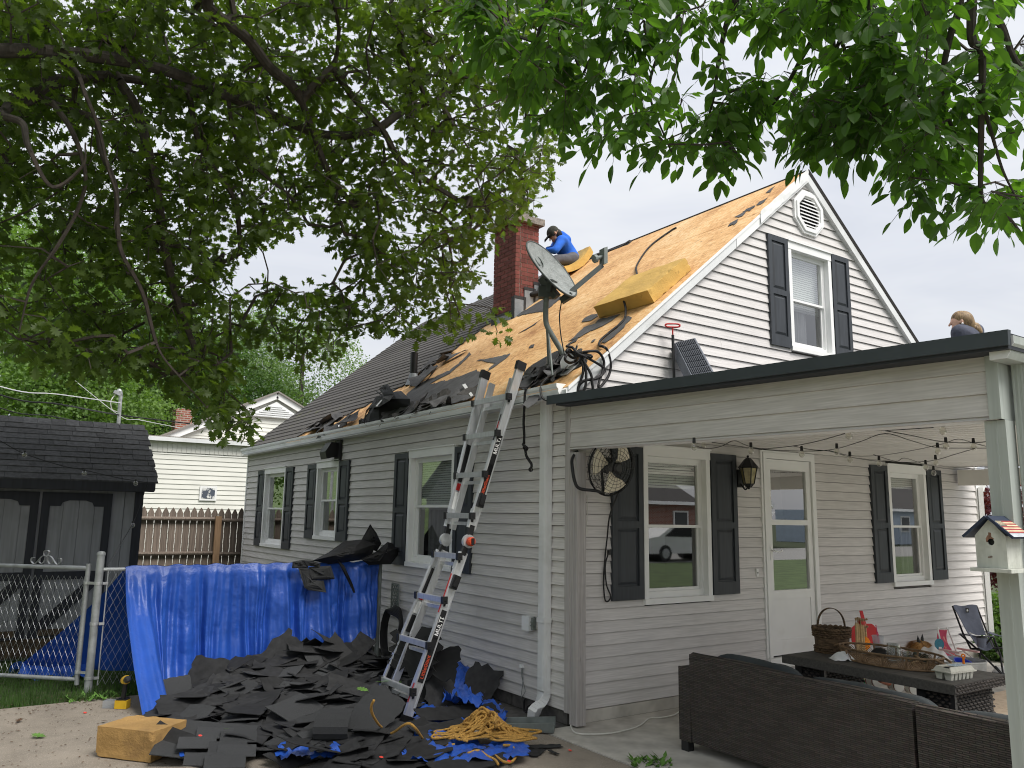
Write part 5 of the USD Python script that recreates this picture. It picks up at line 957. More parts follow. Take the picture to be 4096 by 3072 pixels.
patch([(970, 1330), (1010, 1270), (1070, 1265), (1060, 1310), (1000, 1350)], G1, .005, jag=.004, o=(1480, 780), sc=.6329); patch([(880, 700), (1000, 680), (1100, 655), (1080, 680), (950, 770), (990, 720)], G1, .005, o=(1350, 1000), sc=.6329)
for a, b, w_ in ((120, 760, 80), (210, 660, 90), (320, 585, 90), (470, 500, 70), (580, 350, 60)): patch([(a - w_, b + 40), (a - w_ * .3, b), (a + w_ * .7, b - 40), (a + w_ * .5, b - 10), (a, b + 30)], G1, .006, o=(2900, 650), sc=.31646)
patch([(230, 1060), (350, 940), (560, 820), (800, 690), (1010, 690), (1290, 790), (1320, 900), (1000, 1060), (700, 1240), (400, 1330), (200, 1340)], 'tar_look', .007, 'matted dark shingle rubble round the dish foot', **e2)
patch([(840, 1470), (1050, 1300), (1280, 1215), (1100, 1240), (820, 1290), (640, 1400), (480, 1490), (430, 1540), (560, 1510), (700, 1480)], G1, .006, o=(1950, 850), sc=.27125)
rr_ = random.Random(5)
zones = [((1480, 820), (2200, 560), 16, 'torn grey shingle scrap lying on the lower roof boards', 'shingle scraps on the lower roof boards', (.22, .34), G1), ((1000, 960), (1500, 800), 10, 'torn grey shingle scrap beside the crumpled felt at the eave', 'shingle scraps beside the crumpled felt', (.22, .4), G1), ((60, 1090), (700, 900), 12, 'narrow torn shingle strip along the old roof eave', 'torn strips along the old eave', (.35, .7), G1), ((1500, 400), (1980, 40), 9, 'curled grey shingle at the torn edge of old roof', 'curled shingles at the torn edge', (.25, .5), G1)]
for (a0, b0), (a1, b1), n, lab, grp, (l0, l1), mt in zones:
    for i in range(n):
        t = rr_.random(); q = b5(a0 + (a1 - a0) * t + rr_.uniform(-70, 70), b0 + (b1 - b0) * t + rr_.uniform(-70, 70), 0); q[0] = max(q[0], .02); q[2] = 2.9 + SL * q[0]
        nrm_ = unit(RN + np.array([rr_.gauss(0, .12), rr_.gauss(0, .12), 0])); L_ = rr_.uniform(l0, l1)
        mb = MB(); mb.sheet(place(scrap_mesh(L_, rr_.uniform(.12, .24), rr_.randint(0, 9999), rr_.uniform(.05, .3), torn=.6, twist=rr_.uniform(-.3, .3)), q + RN * (.03 + .02 * rr_.random()), frame(nrm_, rr_.gauss(1.1, .6))), .005); one('shingle_scrap', mb, mt if rr_.random() < .8 else 'old_shingle_clean', lab, 'shingle scrap', grp)
for i in range(26):
    q = roof(2050 + rr_.uniform(240, 1250) * .22604, 1250 + 0, 0); a, b = rr_.uniform(240, 1200), 0; b = 1300 - (a - 240) * .48 + rr_.uniform(-170, 90); q = roof(2050 + a * .22604, 1250 + b * .22604, .02)
    if q[0] < -.03 or q[1] < -.05: continue
    mb = MB(); mb.sheet(place(scrap_mesh(rr_.uniform(.15, .35), rr_.uniform(.07, .16), rr_.randint(0, 9999), .3, torn=.9, twist=rr_.uniform(-.4, .4)), q + RN * .02, frame(unit(RN + np.array([rr_.gauss(0, .2), rr_.gauss(0, .2), 0])), rr_.uniform(0, 3))), .004); one('shingle_scrap', mb, ('felt_grey', 'tar_look', 'old_shingle_clean')[i % 3], 'dark curled shingle scrap in the rubble round the dish foot', 'shingle scrap', 'scraps round the dish foot')
for pts, lab in (([(2050, 440, .05), (2090, 425, .05), (2190, 570, .05), (2160, 590, .05)], 'white sealant strip on a shingle near the ladder top'), ([(955, 710, .33), (1040, 615, .33), (1050, 620, .33), (975, 712, .33)], 'narrow white strip on the crumpled black felt'), ([(480, 930, .06), (495, 925, .06), (500, 965, .06), (482, 975, .06)], 'small white strip on a shingle at the old eave')):
    t_ = thing('sealant_strip', lab, 'strip', b5(*pts[0])); mb = MB(); Pq = [b5(*p) for p in pts]; mb.sheet([[Pq[0], Pq[1]], [Pq[3], Pq[2]]], .003); part(t_, 'strip', mb, 'white_paint')
mb = MB(); mb.sheet([[b5(1840, 720, .02), b5(1920, 710, .02)], [b5(1845, 640, .2), b5(1905, 600, .2)], [b5(1870, 585, .26), b5(1895, 590, .26)]], .005); mb.sheet([[b5(1750, 760, .03), b5(1930, 720, .03)], [b5(1790, 690, .08), b5(1920, 690, .10)]], .005); one('shingle_scrap', mb, 'black_felt', 'upright black felt scrap standing at the gutter left of ladder', 'shingle scrap')
# ------------------------------------------------------------------ shed
SX, SY = -2.50, 5.45      # right front corner
shed = thing('shed', 'grey shed with black trimmed doors and dark shingle roof', 'shed', (-3.9, SY + .8, 0))
mb = MB(); mb.box(-5.9, SX, SY + .03, SY + 2.0, .0, 2.02); part(shed, 'wall', mb, 'shed_grey')
x = -5.9
while x < SX - .02:
    x1 = min(x + .2, SX - .08); mb = MB(); mb.box(x + .003, x1 - .003, SY + .008, SY + .03, .22, 1.95); part(shed, 'plank', mb, 'shed_grey'); x += .2
fr = MB(); fr.box(SX - .085, SX + .01, SY - .018, SY + .03, .1, 1.98); part(shed, 'corner_trim', fr, 'shed_black')
mb = MB(); mb.box(-5.9, SX + .01, SY - .02, SY + .03, 1.93, 2.03); part(shed, 'head_trim', mb, 'shed_black')
mb = MB(); mb.box(-5.9, SX + .005, SY - .0, SY + .03, .02, .23); part(shed, 'base_board', mb, 'rotten_wood', 'rotten brown base board with peeling paint')
for dx0, dx1 in ((-4.36, -3.605), (-3.595, -2.83)):
    z0, z1 = .24, 1.90
    mb = MB(); a, b = dx0 + .01, dx1 - .01; t = .085
    outer = sbox(a, z0, b, z1); xm = (a + b) / 2; wi = (b - a) / 2 - t
    top = Polygon([(a + t, z0 + .74), (b - t, z0 + .74), (b - t, z1 - .16), (xm + wi * .62, z1 - .16), (xm + wi * .55, z1 - .115), (xm + wi * .3, z1 - .09), (xm - wi * .3, z1 - .09), (xm - wi * .55, z1 - .115), (xm - wi * .62, z1 - .16), (a + t, z1 - .16)])
    low = sbox(a + t, z0 + .09, b - t, z0 + .65); sg = 1 if dx0 < -3.5 else -1
    X1, X2 = ((a + t, b - t) if sg < 0 else (b - t, a + t)); br = [Polygon([(X1 - .05 * (1 if X1 < X2 else -1), z0 + .65 - .02), (X1 + .06 * (1 if X1 < X2 else -1), z0 + .67), (X2 + .05 * (1 if X1 < X2 else -1), z0 + .13), (X2 - .06 * (1 if X1 < X2 else -1), z0 + .05)])]
    hl = low.difference(br[0])
    mb.prism(outer.difference(top).difference(hl), (0, SY + .006, 0), (1, 0, 0), (0, 0, 1), .03); dr = part(shed, 'door', mb, 'shed_black')
    xx = a + .06
    while xx < b - .06: mb = MB(); mb.box(xx, min(xx + .163, b - .06), SY - .008, SY + .007, z0 + .06, z1 - .07); part(dr, 'plank', mb, 'shed_grey'); xx += .167
    mb = MB(); mb.box(a + .1, b - .1, SY - .026, SY - .010, z0 + .02, z0 + .09); part(dr, 'worn_edge', mb, 'rotten_wood')
mb = MB(); er = lambda t, x, h: (x, SY - .22 + 1.2 * t, 2.045 + .80 * t + h)
mb.hexa([er(0, -6.2, -.10), er(0, SX + .10, -.10), er(1, SX + .10, -.02), er(1, -6.2, -.02), er(0, -6.2, 0), er(0, SX + .10, 0), er(1, SX + .10, 0), er(1, -6.2, 0)]); mb.hexa([(-6.2, SY + .98, 2.83), (SX + .1, SY + .98, 2.83), (SX + .1, SY + 2.2, 2.0), (-6.2, SY + 2.2, 2.0), (-6.2, SY + .98, 2.845), (SX + .1, SY + .98, 2.845), (SX + .1, SY + 2.22, 2.05), (-6.2, SY + 2.22, 2.05)]); part(shed, 'roof_deck', mb, 'shed_black')
mb = MB(); mb.box(-6.2, SX + .09, SY - .235, SY - .20, 1.93, 2.04); part(shed, 'fascia', mb, 'shed_black'); mb = MB(); mb.prism([(SY - .2, 1.96), (SY + 2.0, 1.96), (SY + .98, 2.8)], (SX, 0, 0), (0, 1, 0), (0, 0, 1), .02); part(shed, 'gable', mb, 'shed_black')
for r in range(11):
    x = -6.2 - rnd.random() * .2
    while x < SX + .12:
        w_ = rnd.choice((.15, .28, .32, .34)) if r != 10 else .16; x1 = min(x + w_, SX + .125 + .012 * (r % 2)); t0, t1 = (r) / 11 - .015, (r + 1) / 11 + .02
        if x1 > -4.4 and x1 - max(x, -4.4) > .02:
            x0 = max(x, -4.4); mb = MB(); h = rnd.uniform(0, .006)
            mb.hexa([er(t0, x0 + .003, .003), er(t0, x1 - .003, .003), er(t1, x1 - .003, .002), er(t1, x0 + .003, .002), er(t0, x0 + .003, .017 + h), er(t0, x1 - .003, .017 + h), er(t1, x1 - .003, .006), er(t1, x0 + .003, .006)]); part(shed, 'shingle', mb, 'shed_shingle')
        x += w_
# ------------------------------------------------------------------ wooden picket fence behind
wf = thing('wooden_fence', 'weathered brown stockade fence with pointed pickets behind the yard', 'fence', (-.7, 10.0, 0))
x = -2.6; i = 0
while x < 1.2:
    y = 10.0 + .004 * rnd.random(); h = 1.765 + rnd.uniform(-.012, .012); mb = MB()
    mb.prism([(x + .004, .05), (x + .114, .05), (x + .114, h - .10), (x + .082, h - .03), (x + .062, h), (x + .056, h), (x + .036, h - .03), (x + .004, h - .10)], (0, y + .025, 0), (1, 0, 0), (0, 0, 1), .022); part(wf, 'picket', mb, 'weathered_wood'); x += .122; i += 1
for z in (1.565, .62, .95):
    mb = MB(); mb.tube([(-2.6, 9.965, z), (-.42, 9.965, z + .0)], .035, 7); part(wf, 'rail', mb, 'weathered_wood'); mb = MB(); mb.tube([(-.40, 9.965, z - .02), (1.2, 9.965, z - .02)], .034, 7); part(wf, 'rail', mb, 'weathered_wood')
mb = MB(); mb.box(-.47, -.36, 9.90, 9.96, 0, 1.62); part(wf, 'post', mb, 'new_wood')
# ------------------------------------------------------------------ neighbour's white house
nb = thing('neighbour_house', 'white sided neighbouring house with gable vent behind the wooden fence', 'house', (2.5, 20, 0))
NY = 17.0; NX0, NX1 = -.9, 4.6
z = .1
while z < 3.2:
    mb = MB(); zz = min(z + .128, 3.22); mb.hexa([(NX0, NY - .018, z), (NX1, NY - .018, z), (NX1, NY + .03, z), (NX0, NY + .03, z), (NX0, NY - .002, zz), (NX1, NY - .002, zz), (NX1, NY + .03, zz), (NX0, NY + .03, zz)]); part(nb, 'siding_board', mb, 'neighbour_white'); z += .128
mb = MB(); mb.box(NX0, NX1, NY + .03, NY + 3.6, 0, 3.5); part(nb, 'wall', mb, 'neighbour_white')
for i in range(46): mb = MB(); mb.box(NX0 + i * .12, NX0 + i * .12 + .113, NY - .03, NY - .0185, 3.23, 3.50); part(nb, 'frieze_panel', mb, 'neighbour_white')
mb = MB(); mb.box(NX0 - .1, NX1, NY - .19, NY - .03, 3.505, 3.61); part(nb, 'gutter', mb, 'gutter_white')
mb = MB(); mb.hexa([(NX0 - .1, NY - .18, 3.612), (NX1, NY - .18, 3.612), (NX1, NY + 3.6, 3.72), (NX0 - .1, NY + 3.6, 3.72), (NX0 - .1, NY - .18, 3.635), (NX1, NY - .18, 3.635), (NX1, NY + 3.6, 3.76), (NX0 - .1, NY + 3.6, 3.76)]); part(nb, 'flat_roof', mb, 'chimney_cap', 'weathered flat roof with dark moss')
GY = 20.0; ap = at(1106, 1572, 1, GY); gl, gr = at(633, 1752, 1, GY), at(1300, 1690, 1, GY); sl2 = (ap[2] - gl[2]) / (ap[0] - gl[0]); gr = np.array([2 * ap[0] - gl[0], GY, gl[2]])
z = 3.6
while z < ap[2] - .15:
    xa, xb = gl[0] + (z - gl[2]) / sl2 + .15, gr[0] - (z - gl[2]) / sl2 - .15; xa, xb = max(xa, gl[0] + .1), min(xb, gr[0] - .1)
    if xb > xa: mb = MB(); mb.hexa([(xa, GY - .018, z), (xb, GY - .018, z), (xb, GY + .03, z), (xa, GY + .03, z), (xa + .13 / sl2, GY, z + .13), (xb - .13 / sl2, GY, z + .13), (xb - .13 / sl2, GY + .03, z + .13), (xa + .13 / sl2, GY + .03, z + .13)]); part(nb, 'siding_board', mb, 'neighbour_white')
    z += .13
for a, b in ((gl, ap), (ap, gr)):
    mb = MB(); mb.beam(np.array(a) + [0, -.12, -.10], np.array(b) + [0, -.12, -.10], .04, .2); part(nb, 'rake_board', mb, 'white_vinyl'); mb = MB(); mb.beam(np.array(a) + [0, 3, .02], np.array(b) + [0, 3, .02], 6.4, .05); part(nb, 'roof_slope', mb, 'chimney_cap')
mb = MB(); mb.prism([(ap[0] - .95, ap[2] - .83), (ap[0] + .95, ap[2] - .83), (ap[0], ap[2] - .30)], (0, GY - .06, 0), (1, 0, 0), (0, 0, 1), .03); vt = part(nb, 'gable_vent', mb, 'white_vinyl')
for i in range(6): zz = ap[2] - .79 + i * .065; w_ = .95 * (1 - (zz - ap[2] + .83) / .53) - .1; mb = MB(); mb.hexa([(ap[0] - w_, GY - .092, zz), (ap[0] + w_, GY - .092, zz), (ap[0] + w_, GY - .12, zz - .02), (ap[0] - w_, GY - .12, zz - .02), (ap[0] - w_, GY - .092, zz + .03), (ap[0] + w_, GY - .092, zz + .03), (ap[0] + w_, GY - .12, zz + .01), (ap[0] - w_, GY - .12, zz + .01)]); part(vt, 'slat', mb, 'gutter_white')
wz = [at(4 * 0 + 1265 * .6329, 1000 + 1490 * .6329, 1, NY - .03), at(1365 * .6329, 1000 + 1585 * .6329, 1, NY - .03)]
mb = MB(); a, b = wz; mb.box(a[0], b[0], NY - .05, NY - .018, b[2], a[2]); vw = part(nb, 'vent_hood', mb, 'white_paint'); mb = MB(); mb.box(a[0] + .05, b[0] - .05, NY - .055, NY - .051, b[2] + .05, a[2] - .05); M('rust_mix', (.10, .12, .16), .8, .3, 9., col2=(.66, .66, .64), lo=.47, hi=.53); part(vw, 'peeling_cover', mb, 'rust_mix')
cb_ = at(1155 * .6329, 1000 + 1100 * .6329, 1, 24.); mb = MB(); mb.box(cb_[0] - .25, cb_[0] + .3, 24., 24.6, 3.4, cb_[2] + .55)
MATS['far_brick'] = usdkit.material(stage, '/World/Looks/far_brick', {'g': ('geometry', {}), 'sx': ('separate_xyz', {}), 'cb': ('combine_xyz', {}), 'br': ('brick_texture', {'color1': (.30, .09, .055), 'color2': (.22, .07, .045), 'mortar': (.35, .3, .26), 'scale': 1., 'mortar_size': .012, 'brick_width': .22, 'row_height': .075}), 'ad': ('math', {'math_type': 'add'}), 'p': ('principled_bsdf', {'roughness': .85})},
    [('g.position', 'sx.vector'), ('sx.x', 'ad.value1'), ('sx.y', 'ad.value2'), ('ad.value', 'cb.x'), ('sx.z', 'cb.y'), ('cb.vector', 'br.vector'), ('br.color', 'p.base_color')], surface='p.BSDF')
part(nb, 'chimney', mb, 'far_brick')
# ------------------------------------------------------------------ service mast and cables
ms = thing('service_mast', 'grey electric service mast with weatherhead behind the shed roof', 'mast', at(475, 1705, 1, 11.))
a, b = at(475, 1760, 1, 11.), at(483, 1578, 1, 11.); mb = MB(); mb.tube([(a[0], 11., 1.5), b], .032, 10); part(ms, 'pipe', mb, 'galv_bright', smooth=40)
mb = MB(); mb.lathe([(0, -.05), (.045, -.04), (.05, .03), (.03, .07), (0, .08)], b + np.array([-.02, 0, .03]), (-.3, 0, 1), 12); mb.obox(b + np.array([-.06, 0, .02]), (np.array([1., 0, -.4]), yy, np.array([.4, 0, 1.])), (.06, .045, .03)); part(ms, 'weatherhead', mb, 'galvanised')
mb = MB(); mb.tube(spline([b + np.array([-.09, 0, 0]), b + np.array([-.16, -.02, -.15]), b + np.array([-.12, 0, -.30]), b + np.array([-.03, 0, -.33])], 5), .008, 4); part(ms, 'drip_loop', mb, 'cable_white')
for P, r, mt, lab in (([(483, 1612), (240, 1578), (0, 1546)], .009, 'gutter_white', 'pale overhead cable running from mast to the left'), ([(760, 1695), (480, 1660), (240, 1617), (0, 1580)], .013, 'cable_black', 'thick black overhead cable behind the shed, uppermost black one'), ([(400, 1702), (200, 1664), (0, 1632)], .010, 'cable_black', 'thin black overhead cable lowest above shed roof'), ([(720, 1712), (560, 1680), (483, 1665)], .006, 'gutter_white', 'thin pale cable running right from mast to house')):
    Q = [at(px, py, 1, 11. - (2 if px < 300 else 0)) for px, py in P]; Q = ([Q[0]] if P[0][0] < 700 else [Q[0]]) + Q[1:]; Q.append(Q[-1] + (Q[-1] - Q[-2]) * 2.5 + np.array([0, 0, .5])); mb = MB(); mb.tube(spline(Q, 8), r, 5); one('overhead_cable', mb, mt, lab, 'cable')
# ------------------------------------------------------------------ things on the side wall
spk = thing('wall_speaker', 'black wedge shaped speaker under the eave above second window', 'speaker', (-.12, 5.3, 2.48))
mb = MB(); mb.box(-.05, -.02, 5.14, 5.34, 2.44, 2.735); part(spk, 'bracket', mb, 'black_plastic')
mb = MB(); mb.prism([(-.05, 2.50), (-.05, 2.70), (-.14, 2.70), (-.225, 2.56), (-.20, 2.46)], (0, 5.46, 0), (1, 0, 0), (0, 0, 1), .22); part(spk, 'body', mb, 'black_plastic')
ob = thing('outlet_box', 'grey weatherproof outlet box on the side wall beside downspout', 'outlet box', (-.05, .53, .70))
mb = MB(); mb.box(-.075, -.02, .49, .60, .70, .825); part(ob, 'cover', mb, 'gutter_white'); mb = MB(); mb.box(-.05, -.02, .455, .488, .71, .815); mb.box(-.06, -.045, .45, .488, .745, .752); mb.box(-.06, -.045, .45, .488, .775, .782); part(ob, 'hinge_side', mb, 'mast_grey')
cd = thing('wall_cable', 'grey looped wire hanging from white clip low on wall', 'cable', (-.03, .62, .2))
c0 = at(1350 + 1165 * .6329, 2022 + 1015 * .6329, 0, -.03); mb = MB(); mb.obox(c0, ([1, 0, 0], [0, 1, 0], [0, 0, 1]), (.012, .022, .014)); part(cd, 'clip', mb, 'white_paint')
z8 = lambda a, b, x=-.03: at(1350 + a * .6329, 2022 + b * .6329, 0, x)
mb = MB(); mb.tube(spline([c0, z8(1165, 1080), z8(1180, 1140), z8(1185, 1180), z8(1160, 1212), z8(1165, 1170), z8(1172, 1100), z8(1168, 1030)], 6), .0035, 4); part(cd, 'wire', mb, 'mast_grey')
mb = MB(); mb.tube(spline([z8(1285, 1255), z8(1240, 1255, -.06), z8(1205, 1270, -.08), z8(1195, 1305, -.05), z8(1180, 1300), z8(1178, 1240), z8(1190, 1220)], 6), .009, 5); one('strap', mb, 'cable_black', 'black strap looped low on wall beside the downspout', 'strap')
hs = thing('garden_hose', 'dark coiled garden hose on wall rack behind the ladder', 'hose', (-.12, 3.05, .1))
for i in range(8):
    o = i * .022; mb = MB(); mb.tube(spline([(-.08 - o * .6, 3.15 - o * .1, .66 - .01 * i), (-.09 - o * .6, 2.98 - .02 * i, .62 - .01 * i), (-.10 - o * .6, 2.90 - .012 * i, .40), (-.10 - o * .5, 2.94 - .01 * i, .14 - .01 * i), (-.10 - o * .5, 3.12, .05), (-.1 - o * .5, 3.27, .16), (-.1 - o * .5, 3.30, .42), (-.08 - o * .5, 3.24, .6), (-.08 - o * .6, 3.15 - o * .1, .66 - .01 * i)], 6), .0105, 6); part(hs, 'coil', mb, 'cable_black', smooth=True)
hk = thing('hose_rack', 'dark lattice hose holder on the wall above the hose', 'hose rack', (-.06, 3.2, .66))
mb = MB(); a0, a1, q0, q1 = 3.13, 3.31, .60, .90
for k_ in range(-4, 5):
    for sg in (-1, 1):
        pts = []
        for t in np.linspace(0, 1, 30):
            yq = a0 + (a1 - a0) * t; zq = (q0 + q1) / 2 + sg * (yq - (a0 + a1) / 2) * 1.5 + k_ * .075
            if q0 <= zq <= q1: pts.append((-.055, yq, zq))
        if len(pts) > 1: mb.beam(pts[0], pts[-1], .008, .010)
for A, B in (((a0, q0), (a1, q0)), ((a0, q1), (a1, q1)), ((a0, q0), (a0, q1)), ((a1, q0), (a1, q1))): mb.beam((-.055, A[0], A[1]), (-.055, B[0], B[1]), .010, .014)
part(hk, 'lattice', mb, 'mast_grey'); mb = MB(); mb.box(-.05, -.018, 3.2, 3.24, .62, .7); part(hk, 'bracket', mb, 'mast_grey')
st = thing('splash_tray', 'grey plastic drain tray under the downspout elbow', 'drain tray', (-.4, .05, 0))
t0, t1 = at(2205, 2933, 2, .01), at(2038, 2925, 2, .01); d_ = unit(t1 - t0); n_ = np.array([-d_[1], d_[0], 0]); L_ = np.linalg.norm(t1 - t0)
tp = lambda u, v, z: t0 + d_ * u - n_ * v + np.array([0, 0, z])
mb = MB(); mb.hexa([tp(-.02, 0, .002), tp(L_ + .08, 0, .002), tp(L_ + .08, .23, .002), tp(-.02, .23, .002), tp(-.02, 0, .014), tp(L_ + .08, 0, .012), tp(L_ + .08, .23, .012), tp(-.02, .23, .014)])
for v in (0, .21): mb.hexa([tp(-.02, v, .014), tp(L_ + .08, v, .012), tp(L_ + .08, v + .02, .012), tp(-.02, v + .02, .014), tp(-.02, v, .075), tp(L_ + .08, v, .05), tp(L_ + .08, v + .02, .05), tp(-.02, v + .02, .075)])
for i in range(6): mb.hexa([tp(.10 + i * .035, .06 + .01 * (i % 2), .013), tp(.12 + i * .035, .06, .013), tp(.12 + i * .035, .16, .013), tp(.10 + i * .035, .16, .013), tp(.10 + i * .035, .06, .02), tp(.12 + i * .035, .06, .02), tp(.12 + i * .035, .16, .02), tp(.10 + i * .035, .16, .02)])
part(st, 'tray', mb, 'mast_grey')
mb = MB(); mb.tube(spline([at(1350 + a * .6329, 2022 + b * .6329, 2, .016) for a, b in ((1470, 1362), (1480, 1410), (1510, 1438), (1600, 1445), (1750, 1435), (1900, 1395), (1970, 1345), (2040, 1340), (2120, 1325), (2165, 1300))], 6), .006, 5); one('extension_cord', mb, 'cable_white', 'white cord lying across the patio slab to the sofa', 'cord')
# ------------------------------------------------------------------ on the drive
dr = thing('cordless_drill', 'black and yellow cordless drill standing on the drive by fence', 'drill', at(775 * .6329, 2022 + 1285 * .6329, 2, 0)); dc = at(772 * .6329, 2022 + 1280 * .6329, 2, 0)
M('yellow_plastic', (.62, .38, .02), .45, .1)
mb = MB(); mb.obox(dc + Ub * .035, (Rr, Bb, Ub), (.052, .04, .034)); part(dr, 'battery', mb, 'yellow_plastic'); mb = MB(); mb.obox(dc + Ub * .066, (Rr, Bb, Ub), (.044, .036, .012)); mb.tube([dc + Ub * .07, dc + Ub * .20 + Rr * .01], .022, 8); part(dr, 'grip', mb, 'black_plastic')
mb = MB(); mb.lathe([(0, -.09), (.034, -.08), (.038, .02), (.034, .06), (0, .06)], dc + Ub * .235 + Rr * .01, unit(Rr * .5 + Bb * .8 + Ub * .2), 12); part(dr, 'motor_housing', mb, 'yellow_plastic'); mb = MB(); mb.lathe([(.03, .06), (.028, .12), (.014, .14), (0, .14)], dc + Ub * .235 + Rr * .01, unit(Rr * .5 + Bb * .8 + Ub * .2), 12); part(dr, 'chuck', mb, 'black_plastic')
MATS['clear_plastic'] = usdkit.material(stage, '/World/Looks/clear_plastic', {'t': ('transparent_bsdf', {'color': (.86, .88, .9)}), 'gl': ('principled_bsdf', {'base_color': (.55, .57, .6), 'roughness': .2}), 'm': ('mix_closure', {'fac': .38})}, [('t.BSDF', 'm.closure1'), ('gl.BSDF', 'm.closure2')], surface='m.closure')
bc = at(705 * .6329, 2022 + 1275 * .6329, 2, 0); bx = thing('plastic_box', 'small clear plastic box of nails beside the drill', 'box', bc); mb = MB(); mb.obox(bc + Ub * .03, (unit(Rr), unit(np.array([-Rr[1], Rr[0], 0])), Ub), (.06, .045, .03)); part(bx, 'box', mb, 'clear_plastic'); mb = MB()
for i in range(14): q = bc + Rr * rnd.uniform(-.045, .045) + Bb * rnd.uniform(-.03, .03) + Ub * (.008 + .02 * rnd.random()); mb.tube([q, q + Rr * rnd.uniform(-.02, .02) + Bb * rnd.uniform(-.02, .02)], .002, 4)
part(bx, 'nails', mb, 'chrome_dark', kind='stuff')
M('cap_red', (.75, .07, .05), .45, .05)
for i, (px, py, z, lab) in enumerate(((801, 2943, .14, 'red plastic nail cap on the shingle strip beside foam block'), (340, 2851, .004, 'red plastic nail cap on the bare drive'), (2280, 3002, .006, 'pink red nail cap on the slab in front of downspout'), (1525, 3029, .09, 'red plastic nail cap in front of the ladder foot'), (1340, 2775, .12, 'red plastic nail cap in the middle of shingle heap'), (575, 2842, .03, 'red plastic nail cap beside the tarp fold'), (2036, 3045, .07, 'red plastic nail cap in the loop of tan rope'))):
    c = at(px, py, 2, z); mb = MB(); mb.lathe([(0, 0), (.014, .001), (.014, .003), (.005, .004), (.004, .007), (0, .007)], c, unit([.1, -.2, 1]), 10); one('nail_cap', mb, 'cap_red', lab, 'nail cap')
M('dry_leaf', (.10, .055, .03), .9, .4, 30.); M('fresh_leaf', (.10, .21, .035), .7, .2, 20.)
def oakleaf():
    """Outline of a lobed oak leaf, stalk at the origin, tip at (0, 1)."""
    h = [(.02, 0), (.03, .12), (.20, .20), (.12, .28), (.36, .42), (.14, .50), (.40, .68), (.13, .70), (.22, .86), (.06, .86), (0, 1.)]; return h + [(-x, y) for x, y in h[::-1][1:]]
for i, (px, py, s_, z, mt, lab) in enumerate(((185, 2947, .12, .01, 'fresh_leaf', 'green oak leaf lying on the drive left of foam block'), (888, 2912, .12, .13, 'fresh_leaf', 'pale green oak leaf on shingles above the red cap'), (1510, 2725, .15, .24, 'fresh_leaf', 'large green oak leaf behind the left ladder rail'), (1605, 2735, .12, .2, 'fresh_leaf', 'green oak leaf seen through the ladder'), (1475, 2765, .13, .2, 'fresh_leaf', 'small green oak leaf left of the ladder foot'), (70, 2888, .08, .01, 'dry_leaf', 'brown twig leaf lying on the drive near left edge'), (415, 2882, .05, .01, 'dry_leaf', 'dry brown leaf bit on drive behind foam block'))):
    a = rnd.uniform(0, 6.28); mb = MB(); u = np.array([math.cos(a), math.sin(a), .1]); v = np.array([-math.sin(a), math.cos(a), .15]); mb.prism([(x * s_, y * s_) for x, y in oakleaf()], at(px, py, 2, z), u, v, .001); one('fallen_leaf', mb, mt, lab, 'leaf')
mb = MB()
for i in range(420):
    x, y = rnd.uniform(-3.95, -2.9), rnd.uniform(2.6, 3.3) if i % 2 else rnd.uniform(.6, 2.9); a = rnd.uniform(0, 6.28); s_ = rnd.uniform(.006, .022); mb.sheet([[(x, y, .006), (x + s_ * math.cos(a), y + s_ * math.sin(a), .008)], [(x - s_ * math.sin(a) * .4, y + s_ * math.cos(a) * .4, .008), (x + s_ * math.cos(a + .6), y + s_ * math.sin(a + .6), .007)]], .001)
one('leaf_litter', mb, 'dry_leaf', kind='stuff')
mb = MB()
for i in range(150):
    q = np.array(at(2600 + rnd.uniform(-70, 80), 3060 + rnd.uniform(-25, 12), 2, .0)) if i % 2 else np.array([rnd.uniform(-3.4, -2.9), rnd.uniform(2.85, 3.1), 0]); a = rnd.uniform(0, 6.28); s_ = rnd.uniform(.03, .07); d_ = np.array([math.cos(a), math.sin(a), rnd.uniform(.3, 1.)]); e_ = np.array([-math.sin(a), math.cos(a), 0]) * s_ * .25
    mb.add([q, q + d_ * s_ * .5 + e_, q + d_ * s_, q + d_ * s_ * .5 - e_], [(0, 1, 2), (0, 2, 3)])
one('weeds', mb, 'fresh_leaf', kind='stuff')
# ------------------------------------------------------------------ lawn grass
mb = MB(); V, F = [], []
for i in range(9000):
    x, y = rnd.uniform(-4.3, -1.9), 2.96 + 3.0 * rnd.random() ** 1.4; h = rnd.uniform(.03, .085); a = rnd.uniform(0, 6.28); w_ = .004; dx, dy = rnd.gauss(0, .02), rnd.gauss(0, .02); k_ = len(V)
    V += [(x - w_ * math.cos(a), y - w_ * math.sin(a), -.012), (x + w_ * math.cos(a), y + w_ * math.sin(a), -.012), (x + dx, y + dy, h)]; F.append((k_, k_ + 1, k_ + 2))
mb.add(V, F); one('grass', mb, 'grass_look', kind='stuff')
